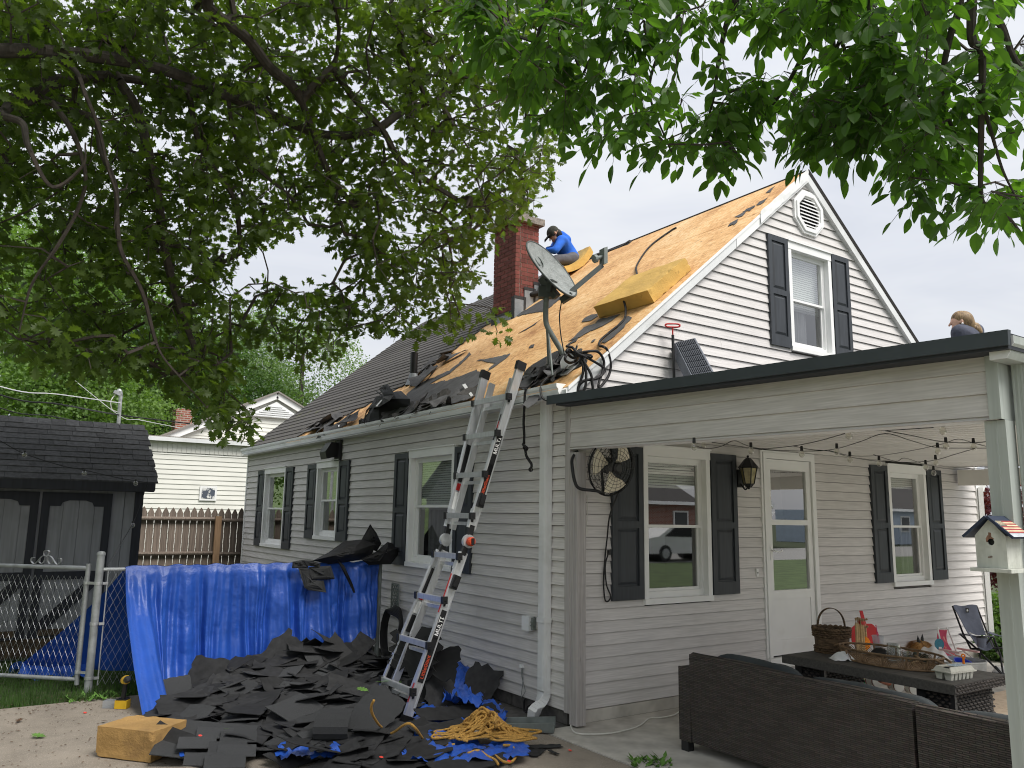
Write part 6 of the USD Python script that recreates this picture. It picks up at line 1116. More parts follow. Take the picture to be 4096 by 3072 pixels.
# ------------------------------------------------------------------ on the porch wall
P9 = lambda a, b, ax, v: at(2696 + a * .6329, 2022 + b * .6329, ax, v)
P6 = lambda a, b, ax, v: at(2696 + a * .6329, 1000 + b * .6329, ax, v)
X, Y, Zv = np.array([1., 0, 0]), np.array([0, 1., 0]), np.array([0, 0, 1.])
ln = thing('wall_lantern', 'black outdoor wall lantern with amber panes beside the door', 'lantern', (2.33, -.12, 2.05)); lc = at(2994, 1905, 1, -.13)
M('amber_glass', (.30, .25, .12), .25, .3, 20., spec=.6)
def frust(mb, c, r0, z0, r1, z1, n=6): mb.lathe([(0, z0), (r0, z0), (r1, z1), (0, z1)], c, n=n)
mb = MB(); frust(mb, lc, .105, .085, .075, .125); frust(mb, lc, .075, .125, .04, .17); frust(mb, lc, .04, .17, .02, .185); mb.ball(lc + Zv * .20, .013, 1); part(ln, 'lamp_roof', mb, 'black_metal')
mb = MB(); frust(mb, lc, .05, -.075, .082, .08); part(ln, 'pane', mb, 'amber_glass')
mb = MB()
for i in range(6): a = i * PI / 3; d_ = np.array([math.sin(a), 0, 0]) * 0 + np.cross(Zv, [0, 1., 0]) * math.cos(a) + np.cross(Zv, np.cross(Zv, [0, 1., 0])) * math.sin(a); mb.tube([lc + d_ * .053 - Zv * .08, lc + d_ * .086 + Zv * .085], .006, 5)
frust(mb, lc, .03, -.11, .056, -.075); mb.ball(lc - Zv * .12, .012, 1); part(ln, 'cage', mb, 'black_metal')
mb = MB(); mb.obox(np.array([lc[0], -.02, lc[2] - .02]), (X, Y, Zv), (.045, .012, .09)); mb.tube(spline([(lc[0], -.02, lc[2] - .06), (lc[0], -.08, lc[2] - .13), (lc[0], -.12, lc[2] - .11)], 5), .008, 6); part(ln, 'wall_plate', mb, 'black_metal')
c = at(3028, 2291, 1, -.02); db = thing('doorbell', 'small pale doorbell button left of the door', 'doorbell', c); mb = MB(); mb.obox(c, (X, Y, Zv), (.015, .009, .038)); part(db, 'plate', mb, 'white_paint'); mb = MB(); mb.lathe([(.008, 0), (.008, .004), (0, .005)], c - Y * .009, -Y, 10); part(db, 'button', mb, 'mast_grey')
fa = thing('wall_fan', 'black caged fan with pale blades under the porch beam', 'fan', at(2480, 1870, 1, -.3)); fc = at(2444, 1866, 1, -.30); fn = unit(Rr * .58 + Bb * .78 - Ub * .18); fu = unit(np.cross(np.cross(fn, Zv), fn)); fr_ = np.cross(fu, fn)
rad = .25
mb = MB()
for sg in (-1, 1):
    for r, z in ((rad, 0), (rad * .93, .045), (rad * .82, .062), (rad * .7, .07), (rad * .58, .075), (rad * .46, .078), (rad * .34, .08), (rad * .22, .08)): mb.tube([fc + (fr_ * math.cos(t) + fu * math.sin(t)) * r + fn * sg * z for t in np.linspace(0, 2 * PI, 41)], .0022 if r < rad else .008, 3 if r < rad else 5, False)
    for i in range(22): t = i * 2 * PI / 22; e_ = fr_ * math.cos(t) + fu * math.sin(t); mb.tube([fc + e_ * rad, fc + e_ * rad * .92 + fn * sg * .048, fc + e_ * rad * .55 + fn * sg * .077, fc + e_ * .045 + fn * sg * .08], .0018, 3, False)
part(fa, 'cage', mb, 'black_metal', kind='stuff'); M('blade_pale', (.62, .56, .44), .35, .1, metal=.2)
for i in range(3):
    a0 = .5 + i * 2 * PI / 3; mb = MB(); mb.sheet([[fc + (fr_ * math.cos(a0 + b) + fu * math.sin(a0 + b)) * r + fn * (.03 * b) for b in np.linspace(-.15, .15 + .75 * math.sin(min(1, (r - .04) / .15) * PI / 2), 8)] for r in np.linspace(.045, rad * .9, 8)], .003); part(fa, 'blade', mb, 'blade_pale')
mb = MB(); mb.lathe([(0, .0), (.045, .005), (.05, .03), (.03, .04), (0, .04)], fc + fn * .06, fn, 16); part(fa, 'hub', mb, 'black_plastic'); mb = MB(); mb.lathe([(0, -.16), (.06, -.15), (.07, -.04), (0, -.03)], fc, fn, 14); part(fa, 'motor', mb, 'black_plastic')
q7 = lambda a, b, y: at(1800 + a * .31646, 1500 + b * .31646, 1, y)
mb = MB(); mb.tube(spline([q7(1590, 975, -.03), q7(1545, 1060, -.12), q7(1545, 1160, -.18), q7(1575, 1340, -.20), q7(1640, 1435, -.22), q7(1850, 1465, -.28), fc - fu * rad * .98 - fn * .05], 6), .014, 6); mb.tube([fc - fu * rad - fn * .05, fc - fn * .12], .012, 6); mb.tube([q7(1590, 975, -.02), q7(1590, 1000, -.005)], .03, 6); part(fa, 'bracket', mb, 'black_metal', smooth=True)
q8 = lambda a, b, y=-.035: at(1350 + a * .6329, 2022 + b * .6329, 1, y)
mb = MB(); mb.tube(spline([q7(1600, 985, -.03), q7(1650, 1090, -.03), q7(1690, 1240, -.03), q7(1695, 1420, -.03), q7(1735, 1560, -.03), q8(1580, 0), q8(1578, 80), q8(1572, 130)], 6), .0035, 4); part_ = thing('hanging_cord', 'thin white cord with plug hanging beside the fan', 'cord', q8(1572, 130)); part(part_, 'cord', mb, 'cable_white'); mb = MB(); mb.obox(q8(1568, 155), (X, Y, Zv), (.013, .012, .03)); mb.tube(spline([q8(1565, 175), q8(1555, 182), q8(1540, 172)], 4), .005, 5); part(part_, 'plug', mb, 'cable_white')
mb = MB(); mb.tube(spline([q7(2130, 1480, -.10), q8(1722, 60, -.08), q8(1705, 200, -.05), q8(1690, 340), q8(1682, 480), q8(1690, 590), q8(1710, 605), q8(1726, 570), q8(1700, 500), q8(1692, 380), q8(1712, 300, -.06)], 7), .007, 5); mb.obox(q8(1716, 297, -.05), (X, Y, Zv), (.012, .012, .02)); one('extension_cord', mb, 'cable_black', 'black cord hanging in a loop beside the first porch shutter', 'cord')
# string lights
sl = thing('string_lights', 'black string light cords with clear bulbs strung under the porch ceiling', 'string lights', (2.5, -1.6, 2.3))
zc = lambda y: 2.43 + .018 * y
def s6(a, b, h): return at(2696 + a * .6329, 1000 + b * .6329, 2, h)
BUL = [(128, 1245, 2.20), (188, 1235, 2.25), (487, 1270, 2.22), (808, 1292, 2.22), (1105, 1175, 2.27), (1030, 1275, 2.24), (1113, 1325, 2.20), (1297, 1350, 2.20), (1700, 1145, 2.27), (1668, 1272, 2.24), (1720, 1240, 2.26), (1895, 1245, 2.26), (1655, 1345, 2.20), (1592, 1375, 2.18), (1642, 1410, 2.16)]
for P in ([(240, 1215), (480, 1250), (700, 1268), (900, 1270), (1030, 1255), (1180, 1210), (1335, 1160), (1500, 1205), (1660, 1248), (1850, 1252), (2010, 1252)], [(120, 1235), (210, 1255), (300, 1240), (380, 1205), (460, 1235), (560, 1255), (740, 1240), (900, 1210), (1080, 1160)], [(750, 1238), (870, 1262), (985, 1272), (1113, 1308), (1290, 1335), (1480, 1342), (1640, 1330), (1780, 1290), (1900, 1255)], [(975, 1265), (1120, 1300), (1300, 1298), (1500, 1268), (1700, 1225), (1795, 1195), (1900, 1222), (2010, 1250)], [(1335, 1142), (1500, 1172), (1700, 1212), (1900, 1218), (2010, 1205)], [(1260, 1292), (1400, 1335), (1460, 1315), (1590, 1355), (1760, 1385), (2000, 1375)], [(0, 1206), (500, 1175), (1000, 1145), (1330, 1140), (1640, 1122)]):
    mb = MB(); mb.tube(spline([s6(a, b, 2.30 + .02 * math.sin(a)) for a, b in P], 5), .003, 4); part(sl, 'cord', mb, 'cable_black', smooth=True)
glassmat('bulb_glass', .10, (.86, .85, .80), .03, .8)
for a, b, h in BUL:
    c = s6(a, b, h); mb = MB(); mb.lathe([(0, .065), (.010, .065), (.012, .028), (0, .028)], c, n=8); bs = part(sl, 'socket', mb, 'black_plastic'); mb = MB(); mb.lathe([(.010, .028), (.016, .018), (.021, 0), (.020, -.009), (.013, -.021), (0, -.026)], c, n=14); part(bs, 'bulb', mb, 'bulb_glass', smooth=True)
for i, (px, py, dy) in enumerate(((155 * .6329, 1000 + 1295 * .6329, 4.9), (532 * .6329, 1000 + 1412 * .6329, 4.9), (857 * .6329, 1000 + 1475 * .6329, 4.9), (838 * .6329, 2022 + 125 * .6329, 4.9))):
    pass
ys = thing('string_lights', 'thin cord with clear bulbs strung across in front of the shed', 'string lights', (-3.2, 4.6, 1.8))
K = [at(a * .6329, 1000 + b * .6329, 1, 4.6) for a, b in ((-200, 1100), (0, 1205), (150, 1285), (380, 1360), (530, 1390), (750, 1440), (900, 1465), (935, 1470))]
mb = MB(); mb.tube(spline(K, 5), .004, 4); part(ys, 'cord', mb, 'cable_black'); mb = MB(); mb.tube(spline([at(855 * .6329, 2022 + 80 * .6329, 1, 4.6), at(830 * .6329, 2022 + 130 * .6329, 1, 4.5), at(760 * .6329, 2022 + 250 * .6329, 1, 4.2), at(680 * .6329, 2022 + 385 * .6329, 1, 3.4)], 5), .004, 4); mb.tube(spline([at(935 * .6329, 1000 + 1470 * .6329, 1, 4.6), at(900 * .6329, 1000 + 1570 * .6329, 1, 4.7), at(855 * .6329, 2022 + 80 * .6329, 1, 4.6)], 4), .003, 4); part(ys, 'cord', mb, 'cable_black')
for a, b, o in ((155, 1295, 1000), (532, 1412, 1000), (857, 1475, 1000), (838, 125, 2022)):
    c = at(a * .6329, o + b * .6329, 1, 4.57); mb = MB(); mb.lathe([(0, .045), (.012, .045), (.012, .02), (0, .02)], c, n=8); bs = part(ys, 'socket', mb, 'black_plastic'); mb = MB(); mb.ball(c, .026, 2); part(bs, 'bulb', mb, 'bulb_glass', smooth=True)
# ------------------------------------------------------------------ wicker sofa
so = thing('wicker_sofa', 'dark brown wicker sofa with grey cushions seen from behind', 'sofa', (.6, -2.9, 0))
for y0, y1, zt0, zt1 in ((-2.805, -1.085, .685, .71), (-5.1, -2.825, .64, .68)):
    mb = MB(); n = 24; G0 = []
    ysq = np.linspace(y0, y1, n); zt = np.linspace(zt0, zt1, n) + .006 * np.sin(ysq * 7)
    for o, zz in ((.30, .075), (.285, .40), (.285, None), (.37, None), (.38, .075)): G0.append([(o, yq, zz if zz is not None else zq) for yq, zq in zip(ysq, zt)])
    mb.grid(np.array(G0 + G0[:1])); ends = [[g[k_] for g in G0] for k_ in (0, -1)]
    for e_ in ends: mb.add(e_, [(0, 1, 2), (0, 2, 3), (0, 3, 4)])
    part(so, 'back_panel', mb, 'wicker_y')
    mb = MB(); mb.tube([(.328, yq, zq - .034) for yq, zq in zip(ysq, zt)], .046, 8); part(so, 'back_roll', mb, 'wicker_y')
mb = MB(); mb.box(.29, 1.05, -1.08, -.97, .10, .60); part(so, 'arm', mb, 'wicker_x'); mb = MB(); mb.box(.288, .30, -1.083, -.968, .075, .602); part(so, 'arm_end', mb, 'wicker_y')
mb = MB(); mb.box(.39, 1.05, -5.1, -1.09, .10, .30); part(so, 'seat_base', mb, 'wicker_y')
for x, y in ((.32, -1.02), (1.0, -1.02), (.32, -2.8), (1.0, -2.8)): mb = MB(); mb.box(x - .03, x + .03, y - .035, y + .035, .004, .10); part(so, 'leg', mb, 'black_plastic')
def cushion(c, h, ax=(X, Y, Zv), r=.06):
    m = trimesh.creation.box(extents=(2, 2, 2))
    for _ in range(4): m = m.subdivide()
    v = m.vertices; s_ = np.sign(v) * np.abs(v) ** 1.0; d = np.abs(v); k_ = 1 - .35 * np.stack([(d[:, 1] ** 6 + d[:, 2] ** 6), (d[:, 0] ** 6 + d[:, 2] ** 6) * .35, (d[:, 0] ** 6 + d[:, 1] ** 6) * 1.2], 1) * .5
    P = v * k_ * np.array(h) + (meshkit.noise(v * 2.3 + np.asarray(c) * 3)[:, None] - .5) * .02; mb = MB(); mb.add(np.asarray(c) + P @ np.array(ax), m.faces); return mb
tl_ = unit([.25, 0, 1.]); tx = np.cross(Y, tl_)
for y0, y1, zc_ in ((-1.93, -1.15, .53), (-2.86, -1.96, .505), (-3.9, -2.9, .49)): part(so, 'back_cushion', cushion((.465, (y0 + y1) / 2, zc_), (.085, (y1 - y0) / 2 - .01, .19), (tx, Y, tl_)), 'cushion_dark', smooth=True)
for y0, y1 in ((-1.95, -1.1), (-2.85, -1.96), (-3.9, -2.87)): part(so, 'seat_cushion', cushion((.75, (y0 + y1) / 2, .37), (.33, (y1 - y0) / 2 - .01, .075)), 'cushion_dark', smooth=True)
# ------------------------------------------------------------------ table
TZ = .62
tb = thing('wicker_table', 'dark slatted patio table with woven wicker legs behind the sofa', 'table', (1.75, -1.85, 0))
TX0, TX1, TY0, TY1 = 1.36, 2.10, -2.50, -1.10
for i in range(5): mb = MB(); w_ = (TX1 - TX0) / 5; mb.box(TX0 + i * w_ + .002, TX0 + (i + 1) * w_ - .002, TY0 + .012, TY1 - .012, TZ - .02, TZ); part(tb, 'plank', mb, 'table_plank')
mb = MB(); mb.box(TX0 - .008, TX0, TY0, TY1, TZ - .065, TZ - .003); mb.box(TX1, TX1 + .008, TY0, TY1, TZ - .065, TZ - .003); mb.box(TX0, TX1, TY1 - .011, TY1, TZ - .065, TZ - .003); part(tb, 'edge_band', mb, 'table_plank')
def weave(mb, o, u, v, nu, nv, cu, cv, r=.006):
    """Real woven bands: rows of short bulging strands alternating over and under."""
    n = np.cross(u, v)
    for j in range(nv):
        for i in range(nu):
            if (i + j) % 2 == 0:
                a = o + u * (i * cu) + v * ((j + .5) * cv); mb.tube([a + n * -.002, a + u * cu * .5 + n * .008, a + u * cu * 1.0 + n * -.002], r, 4)
for yq, nm in ((TY0, 'apron'),):
    mb = MB(); mb.box(TX0, TX1, yq + .0, yq + .01, TZ - .065, TZ - .004); weave(mb, np.array([TX0, yq - .004, TZ - .066]), X, Zv, 36, 3, .021, .021, .009); part(tb, nm, mb, 'wicker_dark')
for y0, y1 in ((-1.42, -1.16), (-2.44, -2.18)):
    mb = MB(); mb.box(1.46, 2.0, y0 + .01, y1 - .01, .03, TZ - .07); mb.box(1.445, 1.475, y1 - .06, y1 + .005, .005, TZ - .07); mb.box(1.445, 1.475, y0 - .005, y0 + .03, .005, TZ - .07); lg = part(tb, 'leg', mb, 'black_plastic')
    mb = MB(); weave(mb, np.array([1.452, y1 - .06, .05]), -Y, Zv, int((y1 - y0 - .08) / .026) + 1, 22, .026, .023, .008); part(lg, 'woven_face', mb, 'wicker_dark'); mb = MB(); weave(mb, np.array([1.47, y0 - .002, .05]), X, Zv, 20, 22, .026, .023, .008); part(lg, 'woven_face', mb, 'wicker_dark')
tt = lambda a, b, z=TZ: at(3150 + a * .27125, 2400 + b * .27125, 2, z)
# basket
M('basket_brown', (.085, .052, .030), .75, .4, 1., (20, 20, 90), col2=(.16, .10, .055), bump=.4, bscale=60)
bk = thing('handled_basket', 'brown woven basket with tall arched handle on table end', 'basket', tt(660, 800)); c = tt(670, 790) + np.array([.06, .045, 0]); br_, bh_ = .148, .195
mb = MB(); mb.lathe([(0, 0), (br_ * .88, 0), (br_ * .93, bh_ * .5), (br_, bh_), (br_ - .012, bh_), (br_ * .9, bh_ * .4), (0, .01)], c, n=28); part(bk, 'body', mb, 'basket_brown')
mb = MB()
for j in range(11):
    if 3 <= j <= 6: continue
    z = .008 + j * bh_ / 10.8
    for i in range(26): a = i * 2 * PI / 26 + (.12 if j % 2 else 0); e_ = lambda t, o: c + np.array([math.cos(t), math.sin(t), 0]) * (br_ * (.89 + .11 * z / bh_) + o) + Zv * z; mb.tube([e_(a, -.002), e_(a + .1, .008), e_(a + .2, -.002)], .008, 4)
part(bk, 'weave', mb, 'basket_brown', kind='stuff'); mb = MB(); mb.tube([c + np.array([math.cos(t), math.sin(t), 0]) * (br_ + .003 * math.sin(t * 22)) + Zv * (bh_ + .006 * math.sin(t * 22)) for t in np.linspace(0, 2 * PI, 120)], .011, 5, False); part(bk, 'rim', mb, 'basket_brown')
hd = unit(np.array([Rr[0], Rr[1], 0])); mb = MB(); A_ = [c + hd * br_ * .78 * math.cos(t) + Zv * (bh_ - .01 + .175 * math.sin(t) ** .8) for t in np.linspace(0, PI, 22)]; mb.sheet([[p - np.cross(hd, Zv) * .016, p + np.cross(hd, Zv) * .016] for p in A_], .006); part(bk, 'handle', mb, 'basket_brown')
# cloth
mb = MB(); c = tt(810, 885); G = [[c + hd * (.17 * (u - .5)) + np.cross(Zv, hd) * (.13 * (v - .5)) + Zv * max(.004, .055 * math.sin(PI * u) ** .7 * math.sin(PI * v) ** .7 + .018 * math.sin(u * 13 + v * 9) * math.sin(PI * u)) for u in np.linspace(0, 1, 22)] for v in np.linspace(0, 1, 16)]; mb.sheet(G, .003); M('cloth_white', (.72, .73, .74), .9, .05, 20., bump=.3, bscale=90); one('white_cloth', mb, 'cloth_white', 'crumpled white cloth on the table beside the basket', 'cloth', smooth=True)
# rattan tray
M('rattan', (.17, .105, .055), .65, .3, 30., col2=(.25, .16, .09))
ty = thing('rattan_tray', 'large round rattan tray with looped lattice rim on table', 'tray', tt(1560, 1010)); tc = (tt(1000, 880) + tt(2170, 1090)) / 2 + np.array([.10, .085, 0]); RA_, RB_ = .40, .23; ta = unit(tt(2170, 1090) - tt(1000, 880)); tbv = np.cross(Zv, ta); th_ = .095
tp_ = lambda t, z, k=1.: tc + ta * RA_ * k * math.cos(t) + tbv * RB_ * k * math.sin(t) + Zv * z
mb = MB(); mb.add([tc + Zv * .008] + [tp_(t, .008, .97) for t in np.linspace(0, 2 * PI, 49)], [(0, i, i + 1) for i in range(1, 49)]); part(ty, 'base', mb, 'rattan')
for z, r, k_ in ((.010, .008, .97), (th_, .0085, 1.04)): mb = MB(); mb.tube([tp_(t, z, k_) for t in np.linspace(0, 2 * PI, 73)], r, 6, False); part(ty, 'hoop', mb, 'rattan', smooth=True)
mb = MB()
for i in range(14):
    t0 = i * 2 * PI / 14; mb.tube([tp_(t0, .01, .97), tp_(t0, th_, 1.04)], .008, 5)
    for j in range(4):
        w_ = .20 * (1 - j * .17); mb.tube([tp_(t0 + .22 + w_ * math.cos(q), .01 + (th_ - .018) * (1 - j * .17) * math.sin(q), .97 + .065 * math.sin(q)) for q in np.linspace(0, PI, 9)], .0026, 3)
part(ty, 'lattice', mb, 'rattan')
for t0 in (0., PI): mb = MB(); mb.tube(spline([tp_(t0 - .28, th_, 1.05), tp_(t0 - .2, th_ - .02, 1.16), tp_(t0, th_ - .04, 1.2), tp_(t0 + .2, th_ - .02, 1.16), tp_(t0 + .28, th_, 1.05)], 6), .009, 6); part(ty, 'handle', mb, 'rattan', smooth=True)
# jars, cup
glassmat('clear_glass', .10, (.88, .90, .90), .08, .8)
TB = TZ + .012
c = tt(1590, 920, TB) + np.array([.03, .025, 0]); jr = thing('glass_jar', 'tall embossed clear glass jar standing in the rattan tray', 'jar', c); mb = MB(); mb.lathe([(0, 0), (.046, 0), (.05, .01), (.05, .105), (.046, .115), (.048, .135), (.044, .135), (.046, .1), (.045, .012), (0, .008)], c, n=24); part(jr, 'glass', mb, 'clear_glass', smooth=40)
mb = MB()
for t in np.linspace(0, 2 * PI, 9)[:-1]:
    for z in (.03, .075): o = c + np.array([math.cos(t), math.sin(t), 0]) * .05 + Zv * z; e_ = np.array([-math.sin(t), math.cos(t), 0]); mb.tube([o + e_ * .013 * math.cos(q) + Zv * .016 * math.sin(q) for q in np.linspace(0, 2 * PI, 13)], .002, 4, False)
part(jr, 'embossing', mb, 'clear_glass')
c = tt(1785, 905, TB) + np.array([.02, .015, 0]); jr = thing('glass_cup', 'short clear cup with yellow scraps in the rattan tray', 'cup', c); mb = MB(); mb.lathe([(0, 0), (.034, 0), (.042, .065), (.043, .07), (.039, .068), (.032, .006), (0, .006)], c, n=20); part(jr, 'glass', mb, 'clear_glass', smooth=40); mb = MB()
for i in range(30): q = c + np.array([rnd.uniform(-.02, .02), rnd.uniform(-.02, .02), .008 + .016 * rnd.random()]); mb.tube([q, q + np.array([rnd.uniform(-.012, .012), rnd.uniform(-.012, .012), .004])], .0018, 4)
part(jr, 'scraps', mb, 'yellow_plastic', kind='stuff')
c = tt(1390, 800, TB) + np.array([.12, .10, 0]); cu = thing('iced_coffee_cup', 'clear plastic cup of iced coffee with pink straw', 'cup', c); mb = MB(); mb.lathe([(0, 0), (.033, 0), (.046, .115), (.048, .12), (.048, .128), (.03, .128), (0, .129)], c, n=20); part(cu, 'cup', mb, 'clear_plastic', smooth=40); M('coffee', (.13, .075, .05), .3, .2, 20.); mb = MB(); mb.lathe([(0, .003), (.031, .003), (.038, .062), (0, .062)], c, n=18); part(cu, 'coffee', mb, 'coffee'); M('straw_pink', (.60, .05, .14), .4, .05); mb = MB(); mb.tube([c + Zv * .03 + Rr * .01, c + Zv * .215 - Rr * .012], .0045, 6); part(cu, 'straw', mb, 'straw_pink')
M('felt_dark', (.035, .045, .036), .9, .4, 12.); M('bead_tan', (.28, .19, .10), .6, .2, 20.)
mb = MB(); G = [[tt(1960, 880, TB) + ta * (.22 * (u - .5)) + tbv * (.15 * (v - .5)) + Zv * max(.004, .05 * math.sin(PI * u) * math.sin(PI * v) + .016 * math.sin(u * 15) * math.sin(v * 11)) for u in np.linspace(0, 1, 18)] for v in np.linspace(0, 1, 12)]; mb.sheet(G, .004); one('dark_cloth', mb, 'felt_dark', 'dark green cloth bundle in the rattan tray behind the cup', 'cloth', smooth=True)
bd = thing('bead_garland', 'string of tan wooden beads in the rattan tray', 'beads', tt(1900, 880, TB)); 
for i in range(9): mb = MB(); mb.ball(tt(1885 + 60 * math.sin(i * .5), 825 + 14 * i, TB + .035), .0095, 1); part(bd, 'bead', mb, 'bead_tan', smooth=True)
mb = MB(); mb.sheet([[tt(1380, 830, TB) + ta * (.13 * (u - .5)) + tbv * (.07 * (v - .5)) + Zv * (.02 + .045 * (1 - (2 * v - 1) ** 2) * (1 - .5 * (2 * u - 1) ** 2)) for v in np.linspace(0, 1, 8)] for u in np.linspace(0, 1, 12)], .006); one('shoe_sole', mb, 'black_plastic', 'dark shoe sole shaped object lying in the tray beside jar', 'shoe', smooth=True)
# plastic bag, egg carton
MATS['bag_film'] = usdkit.material(stage, '/World/Looks/bag_film', {'t': ('transparent_bsdf', {'color': (.9, .9, .9)}), 'gl': ('principled_bsdf', {'base_color': (.75, .74, .74), 'roughness': .3}), 'm': ('mix_closure', {'fac': .62})}, [('t.BSDF', 'm.closure1'), ('gl.BSDF', 'm.closure2')], surface='m.closure')
mb = MB(); c = tt(2160, 900, TB) + np.array([.05, .04, .0]); G = [[c + ta * (.24 * (u - .5)) + tbv * (.2 * (v - .5)) + Zv * max(.004, .10 * math.sin(PI * u) ** .6 * math.sin(PI * v) ** .6 + .012 * math.sin(u * 19 + v * 7)) for u in np.linspace(0, 1, 22)] for v in np.linspace(0, 1, 18)]; mb.grid(G); one('plastic_bag', mb, 'bag_film', 'pale translucent plastic bag at right end of tray', 'bag', smooth=True)
T3 = lambda a, b, z=TZ: at(3450 + a * .30145, 2350 + b * .30145, 2, z)
ec = thing('egg_carton', 'grey cardboard egg carton with blue label near table end', 'egg carton', T3(1280, 1200)); e0, e1 = T3(1185, 1245), T3(1490, 1205); eu = unit(e1 - e0); eL = np.linalg.norm(e1 - e0) * 1.0; ev = np.cross(Zv, eu); ec0 = e0
M('carton_grey', (.50, .49, .43), .9, .1, 20., bump=.2, bscale=120)
ep = lambda u, v, z: ec0 + eu * u * eL + ev * v * .13 + Zv * z
mb = MB(); mb.hexa([ep(-.06, -.08, .05), ep(1.06, -.08, .05), ep(1.06, 1.08, .05), ep(-.06, 1.08, .05), ep(-.06, -.08, .058), ep(1.06, -.08, .058), ep(1.06, 1.08, .058), ep(-.06, 1.08, .058)]); mb.hexa([ep(-.02, -.03, .0585), ep(1.02, -.03, .0585), ep(1.02, 1.03, .0585), ep(-.02, 1.03, .0585), ep(.04, .10, .088), ep(.96, .10, .088), ep(.96, .90, .088), ep(.04, .90, .088)]); part(ec, 'lid', mb, 'carton_grey')
for i in range(6):
    for v in (.02, .54): mb = MB(); u0, u1 = i / 6 + .015, (i + 1) / 6 - .015; mb.hexa([ep(u0 + .025, v + .06, 0), ep(u1 - .025, v + .06, 0), ep(u1 - .025, v + .38, 0), ep(u0 + .025, v + .38, 0), ep(u0, v, .05), ep(u1, v, .05), ep(u1, v + .44, .05), ep(u0, v + .44, .05)]); part(ec, 'egg_cup', mb, 'carton_grey')
M('label_blue', (.18, .34, .55), .6, .5, 90., col2=(.55, .63, .68)); mb = MB(); mb.hexa([ep(.34, .2, .0882), ep(.9, .2, .0882), ep(.9, .75, .0882), ep(.34, .75, .0882), ep(.34, .2, .0892), ep(.9, .2, .0892), ep(.9, .75, .0892), ep(.34, .75, .0892)]); part(ec, 'label', mb, 'label_blue')
mb = MB()
for i in range(4): mb.obox(ep(.08 + .16 * i, .30, .084), (eu, ev, Zv), (.014, .02, .004))
part(ec, 'lid_slot', mb, 'dark_cloth')
# behind the table: toys, mallets, tub, chairs
def Q3(a, b, ax, v): return at(3450 + a * .30145, 2350 + b * .30145, ax, v)
def Qt(a, b, ax, v): return at(3150 + a * .27125, 2400 + b * .27125, ax, v)
M('pine', (.48, .33, .17), .7, .15, 30.); M('pompom', (.80, .25, .02), .95, .2, 60., bump=.8, bscale=90)
yb = -.75
cr = thing('croquet_stand', 'red topped stand of upright wooden croquet mallets behind table', 'croquet set', Qt(1080, 720, 1, yb)); top = Qt(1085, 320, 1, yb)
mb = MB(); mb.lathe([(0, -.035), (.036, -.035), (.036, .03), (0, .035)], top, n=14); part(cr, 'top_ring', mb, 'red_paint')
for a, b in ((1010, 345), (1040, 352), (1080, 365), (1110, 372), (1140, 360), (1150, 470)):
    t0 = Qt(a, b, 1, yb + .03 * math.sin(a)); mb = MB(); mb.tube([t0 - Zv * .75, t0], .013, 7); sk = part(cr, 'mallet_handle', mb, 'pine', smooth=True); mb = MB(); mb.lathe([(.008, 0), (.004, .02), (.009, .04), (.012, .05), (0, .055)], t0, n=8); mb.ball(t0 + Zv * .05 + Rr * .02, .011, 1); part(sk, 'finial', mb, 'bead_tan')
mb = MB(); c = Qt(1130, 640, 1, yb + .0); m = trimesh.creation.icosphere(4, 1.); v = m.vertices * (1 + .18 * (meshkit.noise(m.vertices * 9)[:, None] - .5)); mb.add(c + v * np.array([.07, .05, .065]), m.faces); one('pompom_duster', mb, 'pompom', 'fluffy orange duster head among the wooden mallets', 'duster')
dpn = thing('dustpan', 'bright red plastic dustpan leaning behind the wooden mallets', 'dustpan', Qt(1200, 560, 1, yb + .1)); cP = Qt(1200, 660, 1, yb + .12); mb = MB(); M('red_plastic', (.55, .01, .012), .35, .05)
arc = [(-.17, 0), (.115, 0)] + [(.115 - .001 * i + .0 - (.06 * (1 - math.cos(i * .16))), .05 + .155 * math.sin(i * .157)) for i in range(1, 11)] + [(-.1, .2), (-.17, .15)]
mb.prism(arc, cP, hd, unit(Zv + .1 * Y), .012); mb.prism([(-.035, .19), (.0, .19), (-.02, .33), (-.05, .33)], cP, hd, unit(Zv + .1 * Y), .014); part(dpn, 'pan', mb, 'red_plastic')
hh = thing('plush_hobby_horse', 'plush toy head with shaggy tan mane and dark pointed ears', 'plush toy', Qt(1950, 760, 1, -.9)); c = Qt(1950, 720, 1, -.9); mb = MB(); mb.ball(c - Zv * .02, .105, 3, (1.15, .9, .82)); M('plush', (.30, .12, .04), .95, .2, 20.); M('mane', (.50, .29, .11), .95, .3, 40.); part(hh, 'head', mb, 'plush', smooth=True); mb = MB(); V, F = [], []
for i in range(2600):
    d_ = unit([rnd.gauss(0, 1), rnd.gauss(0, 1), rnd.gauss(.2, 1)]); o = c + d_ * np.array([.115, .09, .085]); L_ = rnd.uniform(.04, .085); e_ = unit(np.cross(d_, [.3, .5, .8])) * .0022; tip = o + unit(d_ + np.array([Rr[0] * .5 * np.sign(d_ @ Rr), Rr[1] * .5 * np.sign(d_ @ Rr), -1.1])) * L_; k_ = len(V); V += [o - e_, o + e_, tip]; F.append((k_, k_ + 1, k_ + 2))
mb.add(V, F); part(hh, 'mane', mb, 'mane', kind='stuff')
for a, b in ((1935, 615), (1985, 590)): mb = MB(); o = Qt(a, b, 1, -.92); mb.lathe([(.018, -.01), (.014, .03), (0, .075)], o - Zv * .01, unit(Zv + .1 * Rr * (-1 if a < 1950 else 1)), 8); part(hh, 'ear', mb, 'black_plastic')
M('mallet_white', (.66, .65, .60), .5, .05); M('mallet_stripe', (.26, .10, .06), .6, .1); M('mahogany', (.25, .075, .035), .5, .15, 1., (40, 5, 40))
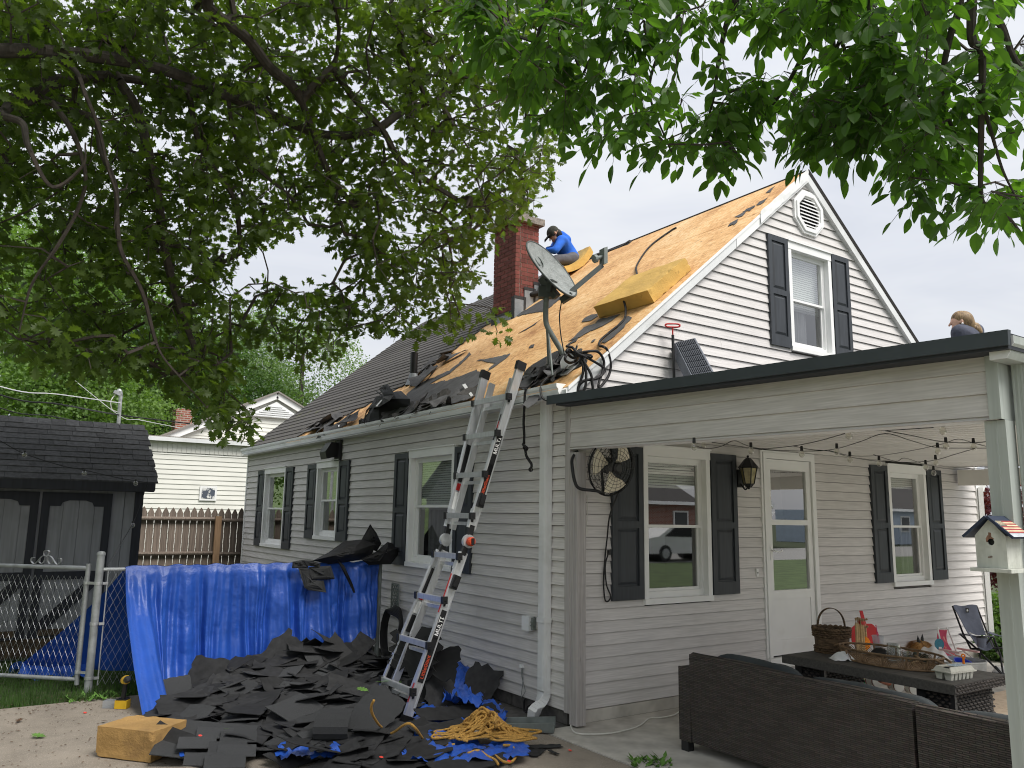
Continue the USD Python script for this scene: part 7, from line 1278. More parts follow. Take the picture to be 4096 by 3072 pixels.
def mallet(a0, b0, a1, b1, r, y, lab):
    t = thing('croquet_mallet', lab, 'croquet mallet', Qt(a0, b0, 1, y)); p0, p1 = Qt(a0, b0, 1, y), Qt(a1, b1, 1, y - .1); ax = unit(p1 - p0); L_ = np.linalg.norm(p1 - p0); mb = MB(); mb.lathe([(0, 0), (r, 0), (r, L_), (0, L_)], p0, ax, 16); hd_ = part(t, 'mallet_head', mb, 'mallet_white', smooth=40)
    for q in (.12, .88): mb = MB(); mb.lathe([(r, L_ * q - .006), (r * 1.02, L_ * q - .006), (r * 1.02, L_ * q + .006), (r, L_ * q + .006)], p0, ax, 16); part(hd_, 'stripe', mb, 'mallet_stripe')
    return t
mallet(1200, 1190, 1320, 1205, .042, -1.25, 'white striped mallet head under the table, leftmost'); mallet(1540, 1255, 1650, 1275, .044, -1.45, 'cream mallet head under the table, in the middle'); mallet(1790, 1295, 1880, 1320, .042, -1.5, 'white mallet head under the table, rightmost')
for P, lab in (([(1360, 1180), (1440, 1215), (1500, 1230)], 'red brown wooden handle under the table on the left'), ([(1900, 1350), (2010, 1345), (2100, 1330), (2150, 1340)], 'red brown wooden handle under the table on the right')): mb = MB(); mb.tube(spline([Qt(a, b, 1, -1.5) for a, b in P], 5), .020, 8); one('croquet_mallet', mb, 'mahogany', lab, 'croquet mallet', smooth=True)
M('green_plastic', (.02, .22, .07), .4, .1); mb = MB(); o = Qt(1135, 1225, 1, -1.2); mb.lathe([(0, -.03), (.02, -.03), (.02, .02), (.01, .03), (0, .03)], o, n=10); one('bottle_cap', mb, 'green_plastic', 'small green plastic cap under the table left side', 'cap')
tu = thing('metal_tub', 'galvanised oval metal tub behind the table', 'tub', (4.2, -1.2, 0)); tR, tL = Q3(1765, 1015, 2, .28), Q3(1010, 985, 2, .28); tcen = (tR + tL) / 2 + np.array([.05, .12, 0]); tcen[2] = .005; tax = unit((tR - tL) * [1, 1, 0]); tr = np.linalg.norm(tR - tL) / 2; tby = np.cross(Zv, tax)
M('tub_metal', (.46, .47, .47), .38, .15, 14., metal=.7)
def oval(mb, prof, n=40):
    Vv = [[tcen + tax * tr * k_ * math.cos(t) + tby * tr * .75 * k_ * math.sin(t) + Zv * z for t in np.linspace(0, 2 * PI, n)] for k_, z in prof]; mb.grid(Vv)
mb = MB(); oval(mb, [(.0, .004), (.9, .004), (.91, .07), (.93, .075), (.925, .10), (.94, .105), (.99, .27), (1.015, .275), (1.015, .29), (.985, .29), (.90, .02), (0, .018)]); part(tu, 'tub', mb, 'tub_metal', smooth=30); mb = MB(); M('ball_blue', (.02, .05, .50), .4, .05)
bl = thing('blue_bowl', 'blue plastic toy bowl inside the metal tub', 'bowl', Q3(1345, 1000, 2, .26)); c = Q3(1345, 1000, 2, .27); mb.lathe([(0, -.1), (.07, -.08), (.095, .0), (.10, .0), (.10, .008), (.09, .006), (.065, -.07), (0, -.09)], c, unit([-.1, -.35, 1]), 24); part(bl, 'bowl', mb, 'ball_blue', smooth=40)
sp = thing('orange_scoop', 'orange plastic toy shovel standing in the metal tub', 'toy shovel', c); mb = MB(); M('orange_plastic', (.85, .22, .01), .4, .05); q0, q1 = Q3(1345, 1030, 2, .27), Q3(1348, 965, 2, .33); mb.tube([q0 - Zv * .05, q0 + Zv * .07], .013, 8); mb.tube([q0 + Zv * .09 + (Rr * math.cos(t) + Ub * math.sin(t)) * .018 for t in np.linspace(0, 2 * PI, 13)], .007, 6, False); part(sp, 'shovel', mb, 'orange_plastic')
# pink child's chair
M('pink_print', (.62, .07, .14), .7, .2, 11., col2=(.72, .30, .25), lo=.56, hi=.60, stain=(.70, .45, .12), sscale=14., smin=.63, smax=.66); M('pink_plastic', (.72, .47, .46), .5, .05)
kc = thing('child_chair', 'small pink patterned folding chair with white frame by wall', 'chair', (5.1, -.45, 0)); yk = -.45
kl, kr, kbl, kbr = Q3(1000, 560, 1, yk + .12), Q3(1135, 560, 1, yk + .12), Q3(1080, 915, 1, yk - .05), Q3(1255, 900, 1, yk - .05)
mb = MB(); mb.sheet([[kl * (1 - t) + kbl * t + (kr - kl + t * (kbr - kbl - kr + kl)) * s_ + Y * .05 * math.sin(PI * t) for s_ in np.linspace(.08, .92, 6)] for t in np.linspace(0, 1, 10)], .004); part(kc, 'backrest', mb, 'pink_print')
fwd_k = np.array([-.2, -1, 0.]); sz = min(kbl[2], .22)
mb = MB(); mb.sheet([[kbl + (kbr - kbl) * s_ + fwd_k * .22 * t for s_ in np.linspace(.02, .98, 5)] for t in np.linspace(0, 1, 5)], .006); part(kc, 'seat', mb, 'pink_print')
for a, b in ((kl, kbl), (kr, kbr)): mb = MB(); mb.tube(spline([(kl + kr) / 2 + Zv * .01 if False else a + (kr - kl) * (.15 if a is kl else -.15) + Zv * .012, a, b, b * [1, 1, 0] + Y * .0 + Zv * .01], 5), .009, 6); part(kc, 'frame', mb, 'white_paint')
for b, s_ in ((kbl, -1), (kbr, 1)):
    mb = MB(); mb.tube([b + fwd_k * .2, b * [1, 1, 0] + fwd_k * .22 + Zv * .01], .009, 6); mb.tube([b + fwd_k * .05 + Zv * .06 + Rr * s_ * .02, b + fwd_k * .2], .008, 6); part(kc, 'leg', mb, 'white_paint'); mb = MB(); mb.beam(b + Zv * .075 + Rr * s_ * .03 + fwd_k * -.02, b + Zv * .075 + Rr * s_ * .03 + fwd_k * .24, .035, .018); part(kc, 'armrest', mb, 'pink_plastic')
kt = thing('round_tag', 'round teal paper tag hanging on pink chair', 'tag', Q3(1020, 750, 1, yk)); M('teal', (.035, .20, .28), .5, .1, 40., stain=(.55, .5, .42), sscale=3., smin=.62, smax=.65); o = Q3(1018, 752, 1, yk - .02); mb = MB(); mb.lathe([(0, 0), (.062, 0), (.062, .003), (0, .003)], o, unit(Bb + .2 * Rr), 24); part(kt, 'disc', mb, 'teal'); mb = MB(); mb.obox(o - Ub * .04 + Bb * .004 + Rr * .005, (Rr, Ub, Bb), (.02, .011, .001)); part(kt, 'barcode', mb, 'white_paint')
# grey camp chair
cc = thing('camp_chair', 'grey fabric folding camp chair with black frame at house corner', 'chair', (5.8, -.55, 0)); M('camp_grey', (.165, .18, .235), .9, .12, 10., bump=.3, bscale=40)
TLc, TRc, BLc, BRc = Q3(1195, 245, 1, -.33), Q3(1510, 238, 1, -.42), Q3(1455, 640, 1, -.55), Q3(1640, 650, 1, -.62)
BLc, BRc = Q3(1400, 600, 1, -.52), Q3(1640, 640, 1, -.60); S1, S2 = Q3(1540, 800, 1, -.72), Q3(1730, 800, 1, -.80)
mb = MB(); mb.sheet([[TLc * (1 - t) + BLc * t + ((TRc - TLc) * (1 - t) + (BRc - BLc) * t) * s_ + Y * .04 * math.sin(PI * s_) + Zv * .01 * math.sin(9 * s_ + 5 * t) for s_ in np.linspace(0, 1, 9)] for t in np.linspace(0, 1, 10)], .006); part(cc, 'backrest', mb, 'camp_grey', smooth=40)
mb = MB(); mb.sheet([[BLc * (1 - t) + S1 * t + ((BRc - BLc) * (1 - t) + (S2 - S1) * t) * s_ - Zv * .03 * math.sin(PI * s_) for s_ in np.linspace(0, 1, 7)] for t in np.linspace(0, 1, 7)], .006); part(cc, 'seat', mb, 'camp_grey', smooth=40)
A1, A2, B1, B2 = Q3(1290, 615, 1, -.40), Q3(1720, 650, 1, -.78), Q3(1660, 590, 1, -.45), Q3(1890, 650, 1, -.75)
for a, b in ((A1, A2), (B1, B2)): mb = MB(); n_ = unit(np.cross(b - a, Zv)) * .03; mb.sheet([[a - n_, a + n_], [(a + b) / 2 - n_ - Zv * .012, (a + b) / 2 + n_ - Zv * .012], [b - n_, b + n_]], .008); part(cc, 'armrest', mb, 'camp_grey')
gz = lambda p: np.array([p[0], p[1], .012])
for pts in ([TLc, Q3(1330, 600, 1, -.45), Q3(1440, 820, 1, -.6)], [TRc, Q3(1650, 590, 1, -.5), Q3(1740, 800, 1, -.72)], [A1, Q3(1500, 800, 1, -.62), T3(1690, 985, .01) * 0 + Q3(1890, 1195, 2, .01)], [A2, Q3(1560, 850, 1, -.66), gz(Q3(1550, 960, 1, -.62))], [B1, Q3(1780, 850, 1, -.62), Q3(1905, 1010, 2, .01)], [Q3(1440, 815, 1, -.6), Q3(1900, 800, 1, -.85)], [Q3(1540, 830, 1, -.72), gz(Q3(1600, 960, 1, -.7))], [Q3(1740, 660, 1, -.75), Q3(1830, 900, 1, -.8), Q3(1870, 1180, 2, .01)], [Q3(1760, 1040, 1, -.8), Q3(1890, 1190, 2, .012)]):
    mb = MB(); mb.tube(pts, .011, 6); part(cc, 'frame_tube', mb, 'black_metal')
mb = MB(); o = Q3(1575, 665, 1, -.80); mb.lathe([(.05, 0), (.045, -.10), (0, -.11)], o, n=14); part(cc, 'cup_holder', mb, 'camp_grey'); mb = MB(); mb.lathe([(.045, 0), (.055, 0), (.055, .012), (.045, .012)], o, n=14); part(cc, 'cup_ring', mb, 'black_plastic')
mb = MB(); lt = TLc + (TRc - TLc) * .48 + (BLc - TLc) * .17 + Bb * .012; mb.obox(lt, (Rr, Ub, Bb), (.018, .026, .003)); lg_ = part(cc, 'logo_patch', mb, 'black_plastic'); mb = MB(); mb.prism([(-.009, -.012), (.009, -.012), (.009, .004), (0, .016), (-.009, .004)], lt + Bb * .0035, Rr, Ub, .001); part(lg_, 'logo', mb, 'white_paint')
for i, (a, b, lab) in enumerate(((1840, 1000, 'white and black sneaker below the camp chair, front'), (1900, 1040, 'white and black sneaker below the camp chair, rear'))):
    o = Q3(a, b, 1, -.75); o[2] = .01; t = thing('sneaker', lab, 'shoe', o); d_ = unit(np.array([Rr[0] + .2, Rr[1] - .4, 0])); mb = MB(); mb.lathe([(0, 0), (.038, .005), (.042, .03), (.03, .06), (0, .075)], o, n=14, sx=1.0); Vv = mb.v[0]; rel = Vv - o; mb.v[0] = o + np.outer(rel @ d_, d_) * 2.4 + np.outer(rel @ np.cross(Zv, d_), np.cross(Zv, d_)) + np.outer(rel[:, 2], Zv); part(t, 'upper', mb, 'white_paint', smooth=True); mb = MB(); mb.beam(o - d_ * .09 + Zv * .003, o + d_ * .10 + Zv * .003, .08, .016); part(t, 'sole', mb, 'black_plastic')
mb = MB(); B_ = [at(2696 + a * .6329, 2022 + b * .6329, 2, .016) for a, b in ((1960, 1200), (2140, 1160), (2210, 1380), (1960, 1370))]; cen = sum(B_) / 4; mb.hexa([p + np.array([0, 0, -.008]) for p in B_] + [p + np.array([0, 0, .004]) for p in B_]); one('wood_board', mb, 'osb_pale', 'pale strand board sheet lying on the patio under table end', 'board')
# ------------------------------------------------------------------ birdhouse on the post
BX, BYc = -.155, -3.515; bz0, bz1, bw, bd_ = 1.495, 1.655, .072, .15
bh2 = thing('birdhouse', 'white wooden birdhouse with painted striped flag roof on the post', 'birdhouse', (BX + .075, BYc, 1.48)); M('bird_white', (.50, .51, .46), .8, .1, 1., (30, 30, 3), stain=(.36, .37, .32), sscale=14, smin=.5, smax=.8); M('flag_navy', (.018, .028, .055), .6, .2, 20.); M('flag_red', (.30, .05, .05), .7, .2, 30.); M('flag_cream', (.60, .50, .33), .7, .15, 30.); M('flag_pale', (.42, .44, .47), .7, .1, 20.)
apx = .105; hole = Point(.002, .125).buffer(.016, 12).union(Polygon([(-.018, .125), (-.02, .14), (-.012, .155), (-.007, .155), (-.006, .17), (.004, .168), (.004, .15), (.016, .14)]).buffer(.002))
mb = MB(); front = Polygon([(-bw, 0), (bw, 0), (bw, bz1 - bz0 - .005), (0, bz1 - bz0 + apx * .72), (-bw, bz1 - bz0 - .005)]).difference(hole)
mb.prism(front, (BX, BYc, bz0), -Y, Zv, -.010); mb.prism([(-bw, 0), (bw, 0), (bw, bz1 - bz0 - .005), (0, bz1 - bz0 + apx * .72), (-bw, bz1 - bz0 - .005)], (BX + .14, BYc, bz0), -Y, Zv, -.008); mb.box(BX + .0102, BX + .139, BYc - bw, BYc - bw + .01, bz0, bz1 - .006); mb.box(BX + .0102, BX + .139, BYc + bw - .01, BYc + bw, bz0, bz1 - .006); part(bh2, 'box', mb, 'bird_white')
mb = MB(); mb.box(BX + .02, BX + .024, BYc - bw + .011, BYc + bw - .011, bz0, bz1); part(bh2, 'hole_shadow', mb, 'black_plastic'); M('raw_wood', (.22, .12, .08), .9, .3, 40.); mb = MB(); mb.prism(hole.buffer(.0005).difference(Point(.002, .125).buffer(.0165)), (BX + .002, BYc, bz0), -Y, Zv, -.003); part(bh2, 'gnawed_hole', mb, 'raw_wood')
mb = MB(); mb.tube([(BX + .005, BYc - .0, bz0 + .055), (BX - .03, BYc, bz0 + .052)], .0045, 7); part(bh2, 'perch', mb, 'weathered_wood'); mb = MB(); mb.box(BX - .045, BX + .15, BYc - .105, BYc + .085, bz0 - .018, bz0 - .001); part(bh2, 'floor', mb, 'bird_white')
ridge = np.array([BX - .03, BYc, bz1 + apx * .80]); 
for sg, nm in ((1, 'roof_left'), (-1, 'roof_right')):
    e_ = np.array([0, sg * .105, bz1 - .008 - ridge[2]]); u_ = unit(e_); n_ = unit(np.cross(X, u_)) * (1 if sg < 0 else 1); n_ = n_ if n_[2] > 0 else -n_; L_ = np.linalg.norm(e_) + .012; mb = MB(); mb.obox(ridge + X * .095 + u_ * L_ / 2 + n_ * .005, (X, u_, n_), (.095, L_ / 2, .006)); rfp = part(bh2, 'roof', mb, 'flag_navy')
    if sg < 0:
        fp = lambda a0, a1, b0, b1: [ridge + X * a + u_ * b + n_ * .0112 for a, b in ((a0, b0), (a1, b0), (a1, b1), (a0, b1))]
        for i in range(9): mb = MB(); p = fp(.075 if i < 4 else .012, .188, L_ * (.24 + .064 * i), L_ * (.24 + .064 * (i + 1)) - .0004); mb.hexa([v for v in p] + [v + n_ * .0006 for v in p]); part(rfp, 'stripe', mb, 'flag_red' if i % 2 == 0 else 'flag_cream')
        mb = MB(); p = fp(.004, .189, L_ * .83, L_); mb.hexa([v for v in p] + [v + n_ * .0006 for v in p]); part(rfp, 'pale_edge', mb, 'flag_pale'); mb = MB()
        for i in range(4):
            for j in range(5): mb.obox(ridge + X * (.018 + .012 * j) + u_ * L_ * (.27 + .058 * i) + n_ * .0115, (X, u_, n_), (.0035, .003, .0006))
        part(rfp, 'stars', mb, 'flag_cream')
# ------------------------------------------------------------------ trees
M('bark_dark', (.050, .043, .036), .9, .35, 1., (18, 18, 4), .6, 1., (30, 30, 8), .02)
M('bark_twig', (.060, .048, .040), .85, .3, 20.)
def leafmat(name, a, b, tr, rv=.0, rough=.45):
    MATS[name] = usdkit.material(stage, '/World/Looks/' + name, {'g': ('geometry', {}), 'rp': ('rgb_ramp', {'ramp': [(0, a), (1, b)]}), 'n': ('noise_texture', {'scale': .9, 'detail': 3}), 'mr': ('map_range', {'from_min': .35, 'from_max': .65, 'clamp': True}), 'mm': ('math', {'math_type': 'multiply'}), 'sq': ('math', {'math_type': 'add'}), 'hf': ('math', {'math_type': 'multiply', 'value2': .5}),
        'p': ('principled_bsdf', {'roughness': rough, 'specular_ior_level': .35}), 't': ('translucent_bsdf', {}), 'gm': ('mix_color', {'blend_type': 'multiply', 'fac': 1., 'b': (1.8, 2.0, .6), 'use_clamp': False}), 'mc': ('mix_closure', {'fac': tr})},
        [('g.random_per_island', 'sq.value1'), ('g.position', 'n.vector'), ('n.fac', 'mr.value'), ('mr.result', 'sq.value2'), ('sq.value', 'hf.value1'), ('hf.value', 'rp.fac'), ('rp.color', 'p.base_color'), ('rp.color', 'gm.a'), ('gm.result', 't.color'), ('p.BSDF', 'mc.closure1'), ('t.BSDF', 'mc.closure2')], surface='mc.closure')
leafmat('oak_leaf', (.055, .088, .020), (.14, .205, .045), .55)
leafmat('ash_leaf', (.045, .100, .020), (.115, .225, .045), .55)
leafmat('far_leaf', (.075, .14, .030), (.20, .31, .075), .35, rough=.6)
leafmat('far_leaf_dark', (.04, .085, .022), (.11, .19, .05), .35, rough=.6)
leafmat('far_leaf_pale', (.10, .17, .06), (.20, .28, .11), .4, rough=.6)
leafmat('maple_red', (.055, .010, .016), (.20, .035, .050), .3)
def lobes():
    o = np.array(oakleaf()); c = np.array([[0, .12], [0, .34], [0, .55], [0, .76]]); n = len(o); V = np.vstack([o, c]); F = []
    near = [int(np.argmin(np.abs(c[:, 1] - p[1]))) for p in o]
    for i in range(n):
        j = (i + 1) % n; F.append((i, j, n + near[i]))
        if near[i] != near[j]: F.append((j, n + near[j], n + near[i]))
    V3 = np.column_stack([V[:, 0], V[:, 1], .10 * np.abs(V[:, 0]) * 1.5 + -.12 * V[:, 1] ** 2]); return V3, np.array(F)
def leaflet():
    h = [(0, 0), (.17, .18), (.25, .40), (.22, .62), (.12, .84), (0, 1.)]; V = [(x, y, .22 * abs(x) - .10 * y * y) for x, y in h] + [(-x, y, .22 * abs(x) - .10 * y * y) for x, y in h[1:-1]] + [(0, y, -.10 * y * y) for x, y in h[1:-1]]
    F = []; R_ = [0, 1, 2, 3, 4, 5]; L_ = [0, 6, 7, 8, 9, 5]; C_ = [0, 10, 11, 12, 13, 5]
    for i in range(5):
        for A, B in ((C_, R_), (L_, C_)):
            q = [A[i], B[i], B[i + 1], A[i + 1]]
            if q[0] != q[1]: F.append((q[0], q[1], q[2]))
            if q[2] != q[3]: F.append((q[0], q[2], q[3]))
    return np.array(V), np.array(F)
def scatter(tv, tf, P, D, N, S):
    """Copies of a leaf at P, stalk to tip along D, face N, length S: one mesh of separate leaves."""
    D = D / np.linalg.norm(D, axis=1, keepdims=True); R_ = np.cross(D, N); R_ /= np.maximum(np.linalg.norm(R_, axis=1, keepdims=True), 1e-6); N = np.cross(R_, D)
    V = P[:, None, :] + S[:, None, None] * (tv[None, :, :1] * R_[:, None] + tv[None, :, 1:2] * D[:, None] + tv[None, :, 2:] * N[:, None]); F = tf[None] + (np.arange(len(P)) * len(tv))[:, None, None]
    return V.reshape(-1, 3), F.reshape(-1, 3)
def inpoly(poly, n, seed, d0, d1, gap=.42, gs=.0045, bias=None):
    """Random points of a volume seen inside an outline: pixels of the photograph, at depths d0 to d1, with gaps."""
    r = np.random.default_rng(seed); x0, y0, x1, y1 = poly.bounds; out = []
    while len(out) < n:
        q = r.uniform((x0, y0), (x1, y1), (4000, 2)); q = q[contains_xy(poly, q[:, 0], q[:, 1])]; g = meshkit.fbm(np.column_stack([q * gs, np.full(len(q), seed)]), 3, seed); q = q[g > gap - .10 * r.random(len(q))]
        for px, py in q:
            d = r.uniform(d0(px, py) if callable(d0) else d0, d1(px, py) if callable(d1) else d1); out.append(far(px, py, d))
            if len(out) >= n: break
    return np.array(out)
def grow(limbs, targets, seed, wig=.12):
    """Joins every target to the nearest wood grown so far: limbs are (points, r0, r1). Returns nodes, parents, radii and the twig tips."""
    nodes, par, fixed = [], [], []
    for pts, r0, r1 in limbs:
        C = spline(pts, 8); base = None
        if nodes:
            d = np.linalg.norm(np.array(nodes) - C[0], axis=1); base = int(d.argmin()) if d.min() < 1.2 else -1
        else: base = -1
        for i, p in enumerate(C): nodes.append(p); par.append(base); base = len(nodes) - 1; fixed.append(r0 + (r1 - r0) * i / (len(C) - 1))
    r = np.random.default_rng(seed); root = np.array(nodes); d = np.array([np.linalg.norm(root - t, axis=1).min() for t in targets]); N = np.zeros((len(nodes) + 6 * len(targets), 3)); N[:len(nodes)] = nodes; cnt = len(nodes); par = list(par); tips = []
    for k_ in np.argsort(d):
        t = targets[k_]; dd = np.linalg.norm(N[:cnt] - t, axis=1); dd[:0] = 0; j = int(dd.argmin()); L = dd[j]; m = int(np.clip(L / .22, 1, 5)); a = N[j]; last = j
        side = np.cross(t - a, r.normal(size=3)); side = side / max(np.linalg.norm(side), 1e-6) * L * wig + np.array([0, 0, .06 * L])
        for i in range(1, m + 1):
            f = i / m; p = a + (t - a) * f + side * math.sin(f * PI) * 1.0; N[cnt] = p; par.append(last); fixed.append(0); last = cnt; cnt += 1
        tips.append(last)
    N = N[:cnt]; w = np.zeros(cnt)
    for t in tips: w[t] += 1
    for i in range(cnt - 1, -1, -1):
        if par[i] >= 0: w[par[i]] += w[i]
    rad = np.maximum(np.array(fixed), .0040 * np.maximum(w, 1) ** .38); return N, np.array(par), rad, tips, np.array(fixed)
def wood(N, par, rad, sel, n=5):
    """Tapered pieces between the selected nodes and their parents, one mesh."""
    sel = np.array([i for i in sel if par[i] >= 0]); A, B = N[par[sel]], N[sel]; ra, rb = np.minimum(rad[par[sel]], rad[sel] * 1.6), rad[sel]; T = B - A; L = np.linalg.norm(T, axis=1, keepdims=True); T = T / np.maximum(L, 1e-9); A = A - T * ra[:, None] * .4; u = np.cross(T, [.31, .62, .72]); u /= np.linalg.norm(u, axis=1, keepdims=True); v = np.cross(T, u); a = np.arange(n) * 2 * PI / n
    ring = np.cos(a)[None, :, None] * u[:, None] + np.sin(a)[None, :, None] * v[:, None]; V = np.concatenate([A[:, None] + ring * ra[:, None, None], B[:, None] + ring * rb[:, None, None]], 1); j = np.arange(n); j2 = (j + 1) % n; q = np.stack([j, j2, n + j2, n + j], 1); F = np.vstack([q[:, [0, 1, 2]], q[:, [0, 2, 3]]])
    mb = MB(); mb.add(V.reshape(-1, 3), (F[None] + (np.arange(len(sel)) * 2 * n)[:, None, None]).reshape(-1, 3)); return mb
# --- the oak at the left: trunk outside the frame, limbs reach in over the drive
fp_ = lambda pts: [far(px, py, d) for px, py, d in pts]
oak = thing('oak_tree', 'large oak with long dark limbs and lobed leaves over the drive', 'tree', (-7.2, 3.2, 0))
TR = np.array([-7.2, 3.2, 0]); crotch = np.array([-7.0, 3.4, 4.6])
mb = MB(); mb.tube(spline([TR - Zv * .2, TR + Zv * .3, TR + np.array([.05, .05, 2.4]), crotch, crotch + np.array([-.1, .3, 3.])], 5), np.interp(np.arange(21), [0, 3, 20], [.46, .34, .22]), 14); part(oak, 'trunk', mb, 'bark_dark', smooth=True)
W2 = 1.8517
v1 = lambda a, b, d: (a * .6329, b * .6329, d - .35)        # pixels of the left upper quarter
limbs = [([crotch, far(-500, 230, 8.0)] + fp_([v1(0, 320, 8.0), v1(400, 335, 8.2), v1(800, 385, 8.4), v1(1150, 480, 8.6), v1(1450, 610, 8.8), v1(1750, 740, 9.0), v1(2050, 850, 9.2), v1(2350, 830, 9.3), (1620, 440, 9.4), (1760, 400, 9.5)]), 0.062, 0.0154),
         ([crotch, far(-500, 420, 8.4)] + fp_([v1(0, 640, 8.3), v1(180, 620, 8.3), v1(330, 520, 8.4), v1(650, 485, 8.6), v1(1000, 530, 8.8), v1(1300, 620, 9.0)]), 0.0806, 0.021),
         ([crotch + Zv * 1.2, far(100, -500, 8.3)] + fp_([v1(1200, -150, 8.4), v1(1330, 60, 8.5), v1(1560, 240, 8.6), v1(1700, 420, 8.7), v1(1860, 560, 8.8), v1(1960, 780, 9.0), v1(2080, 1100, 9.2), (1420, 830, 9.3)]), 0.0496, 0.0105),
         (fp_([v1(260, 620, 8.3), v1(420, 690, 8.2), v1(600, 760, 8.1), v1(640, 950, 8.0), v1(730, 1180, 8.0), v1(740, 1400, 8.0), v1(770, 1600, 8.0), v1(900, 1850, 8.1), v1(1000, 2200, 8.2), v1(1150, 2400, 8.2)]), 0.0341, 0.0056),
         (fp_([v1(300, 350, 8.2), v1(470, 440, 8.0), v1(540, 600, 7.9), v1(620, 800, 7.9), v1(680, 1050, 7.9), v1(740, 1260, 7.9), v1(720, 1450, 7.9)]), 0.0248, 0.0056),
         (fp_([v1(760, 520, 8.6), v1(860, 680, 8.6), v1(920, 880, 8.6), v1(1000, 1250, 8.6), v1(1040, 1560, 8.7), v1(1120, 1900, 8.8), v1(1250, 2250, 8.9)]), 0.0279, 0.0056),
         (fp_([v1(1440, 600, 8.8), v1(1470, 800, 8.8), v1(1540, 980, 8.9), v1(1700, 1130, 9.0), v1(1850, 1260, 9.1), v1(1950, 1420, 9.2)]), 0.0217, 0.0056),
         (fp_([v1(1200, 620, 8.9), v1(1240, 850, 8.9), v1(1330, 1030, 9.0), v1(1450, 1200, 9.0), v1(1500, 1340, 9.1), v1(1520, 1600, 9.2)]), 0.0217, 0.0056),
         (fp_([v1(0, 730, 7.8), v1(140, 780, 7.7), v1(180, 930, 7.6), v1(330, 1180, 7.6), v1(520, 1050, 7.6), v1(540, 900, 7.6)]), 0.031, 0.0056),
         (fp_([v1(330, 650, 8.1), v1(440, 800, 8.0), v1(510, 970, 8.0), v1(540, 1150, 8.0), v1(480, 1350, 8.0), v1(360, 1560, 7.9), v1(200, 1800, 7.9), v1(120, 2100, 7.9)]), 0.0248, 0.0056),
         (fp_([(1330, 270, 8.8), (1420, 400, 8.9), (1530, 520, 9.0), (1600, 640, 9.1), (1720, 730, 9.2), (1830, 800, 9.3)]), 0.0186, 0.0049)]
OAKP = Polygon([(-900, -1100), (2250, -1100), (2300, 100), (2260, 420), (2210, 600), (2150, 680), (2160, 780), (2060, 860), (2010, 960), (1900, 1080), (1820, 1190), (1880, 1290), (1760, 1330), (1560, 1310), (1430, 1300), (1400, 1080), (1340, 950), (1180, 900), (1000, 960), (900, 1130), (990, 1290), (930, 1420), (960, 1640), (1000, 1700), (880, 1720), (700, 1560), (560, 1510), (420, 1480), (300, 1480), (150, 1420), (0, 1330), (-900, 1500)])
OAKP = OAKP.union(Polygon([(1020, 1120), (1250, 1150), (1430, 1080), (1440, 1300), (1330, 1420), (1180, 1440), (1060, 1350)]))
HOLE = Polygon([(960, 1040), (1040, 980), (1150, 960), (1180, 1060), (1080, 1200), (1010, 1260), (950, 1180)]); OAKP = OAKP.difference(Polygon([(0, 700), (60, 690), (100, 900), (60, 1060), (0, 1090)])).difference(Polygon([(-10, 1110), (60, 1020), (180, 1040), (130, 1200), (0, 1240)]))
vis = OAKP.intersection(sbox(-60, -60, 2400, 1800)); out = OAKP.difference(sbox(-60, -60, 2400, 1800))
dn0 = lambda px, py: 7.4 + .0006 * max(px, 0); dn1 = lambda px, py: 11.2 + .0001 * max(px, 0)
r0_ = np.random.default_rng(31); T1 = inpoly(vis, 2700, 3, dn0, dn1, .37, .007); T2 = inpoly(out, 650, 4, 7.0, 10.5, .40, .003)
low = [far(px, py, 8.4 + .3 * rnd.random()) for px, py in ((985, 1690), (1000, 1660), (940, 1700), (900, 1730), (970, 1620), (1010, 1715), (1930, 1260), (1990, 1330), (1960, 1230), (1850, 1330), (2130, 690), (2170, 620), (2200, 700))]
T3 = []  # crown clusters kept out of view, placed to darken the side wall
def inframe(p, m=120):
    q = np.array([CR, CU, CF]) @ (np.asarray(p) - CAM); return q[2] > 0 and abs(q[0] / q[2]) * FPX < 2048 + m and abs(q[1] / q[2]) * FPX < 1536 + m
while len(T3) < 1500:
    q = r0_.normal(size=3); q = q / np.linalg.norm(q) * r0_.uniform(.35, 1.) ** .5; p = np.array([-6.3, .6, 7.6]) + q * np.array([5.6, 7.2, 3.4]) if len(T3) < 1000 else np.array([-8.3, -4.5, 4.2]) + q * np.array([2.0, 4.5, 3.2])  # second mass: unseen foliage screen that darkens the porch beam
    if not inframe(p) and p[2] > (4.3 if len(T3) < 1000 else 2.4): T3.append(p)
TG = np.vstack([T1, T2, low, T3]); N, par, rad, tips, fx = grow(limbs, TG, 11)
big = [i for i in range(len(N)) if fx[i] > .02]; mid = [i for i in range(len(N)) if fx[i] <= .02]
part(oak, 'limb', wood(N, par, rad, big, 9), 'bark_dark', kind='stuff'); part(oak, 'twigs', wood(N, par, rad, mid, 4), 'bark_twig', kind='stuff')
tv, tf = lobes(); tipP = N[tips]; r9 = np.random.default_rng(9)
def leaves_at(P, k, spread, smin, smax, droop=.5, seed=9):
    r = np.random.default_rng(seed); Q = np.repeat(P, k, 0); D = r.normal(size=Q.shape) * [1, 1, .7]; D[:, 2] -= droop; D /= np.linalg.norm(D, axis=1, keepdims=True); Nn = r.normal(size=Q.shape) * .8 + [0, 0, 1.]; return Q + D * r.uniform(0, spread, (len(Q), 1)), D, Nn, r.uniform(smin, smax, len(Q))
P_, D_, N_, S_ = leaves_at(tipP, 10, .17, .075, .14)
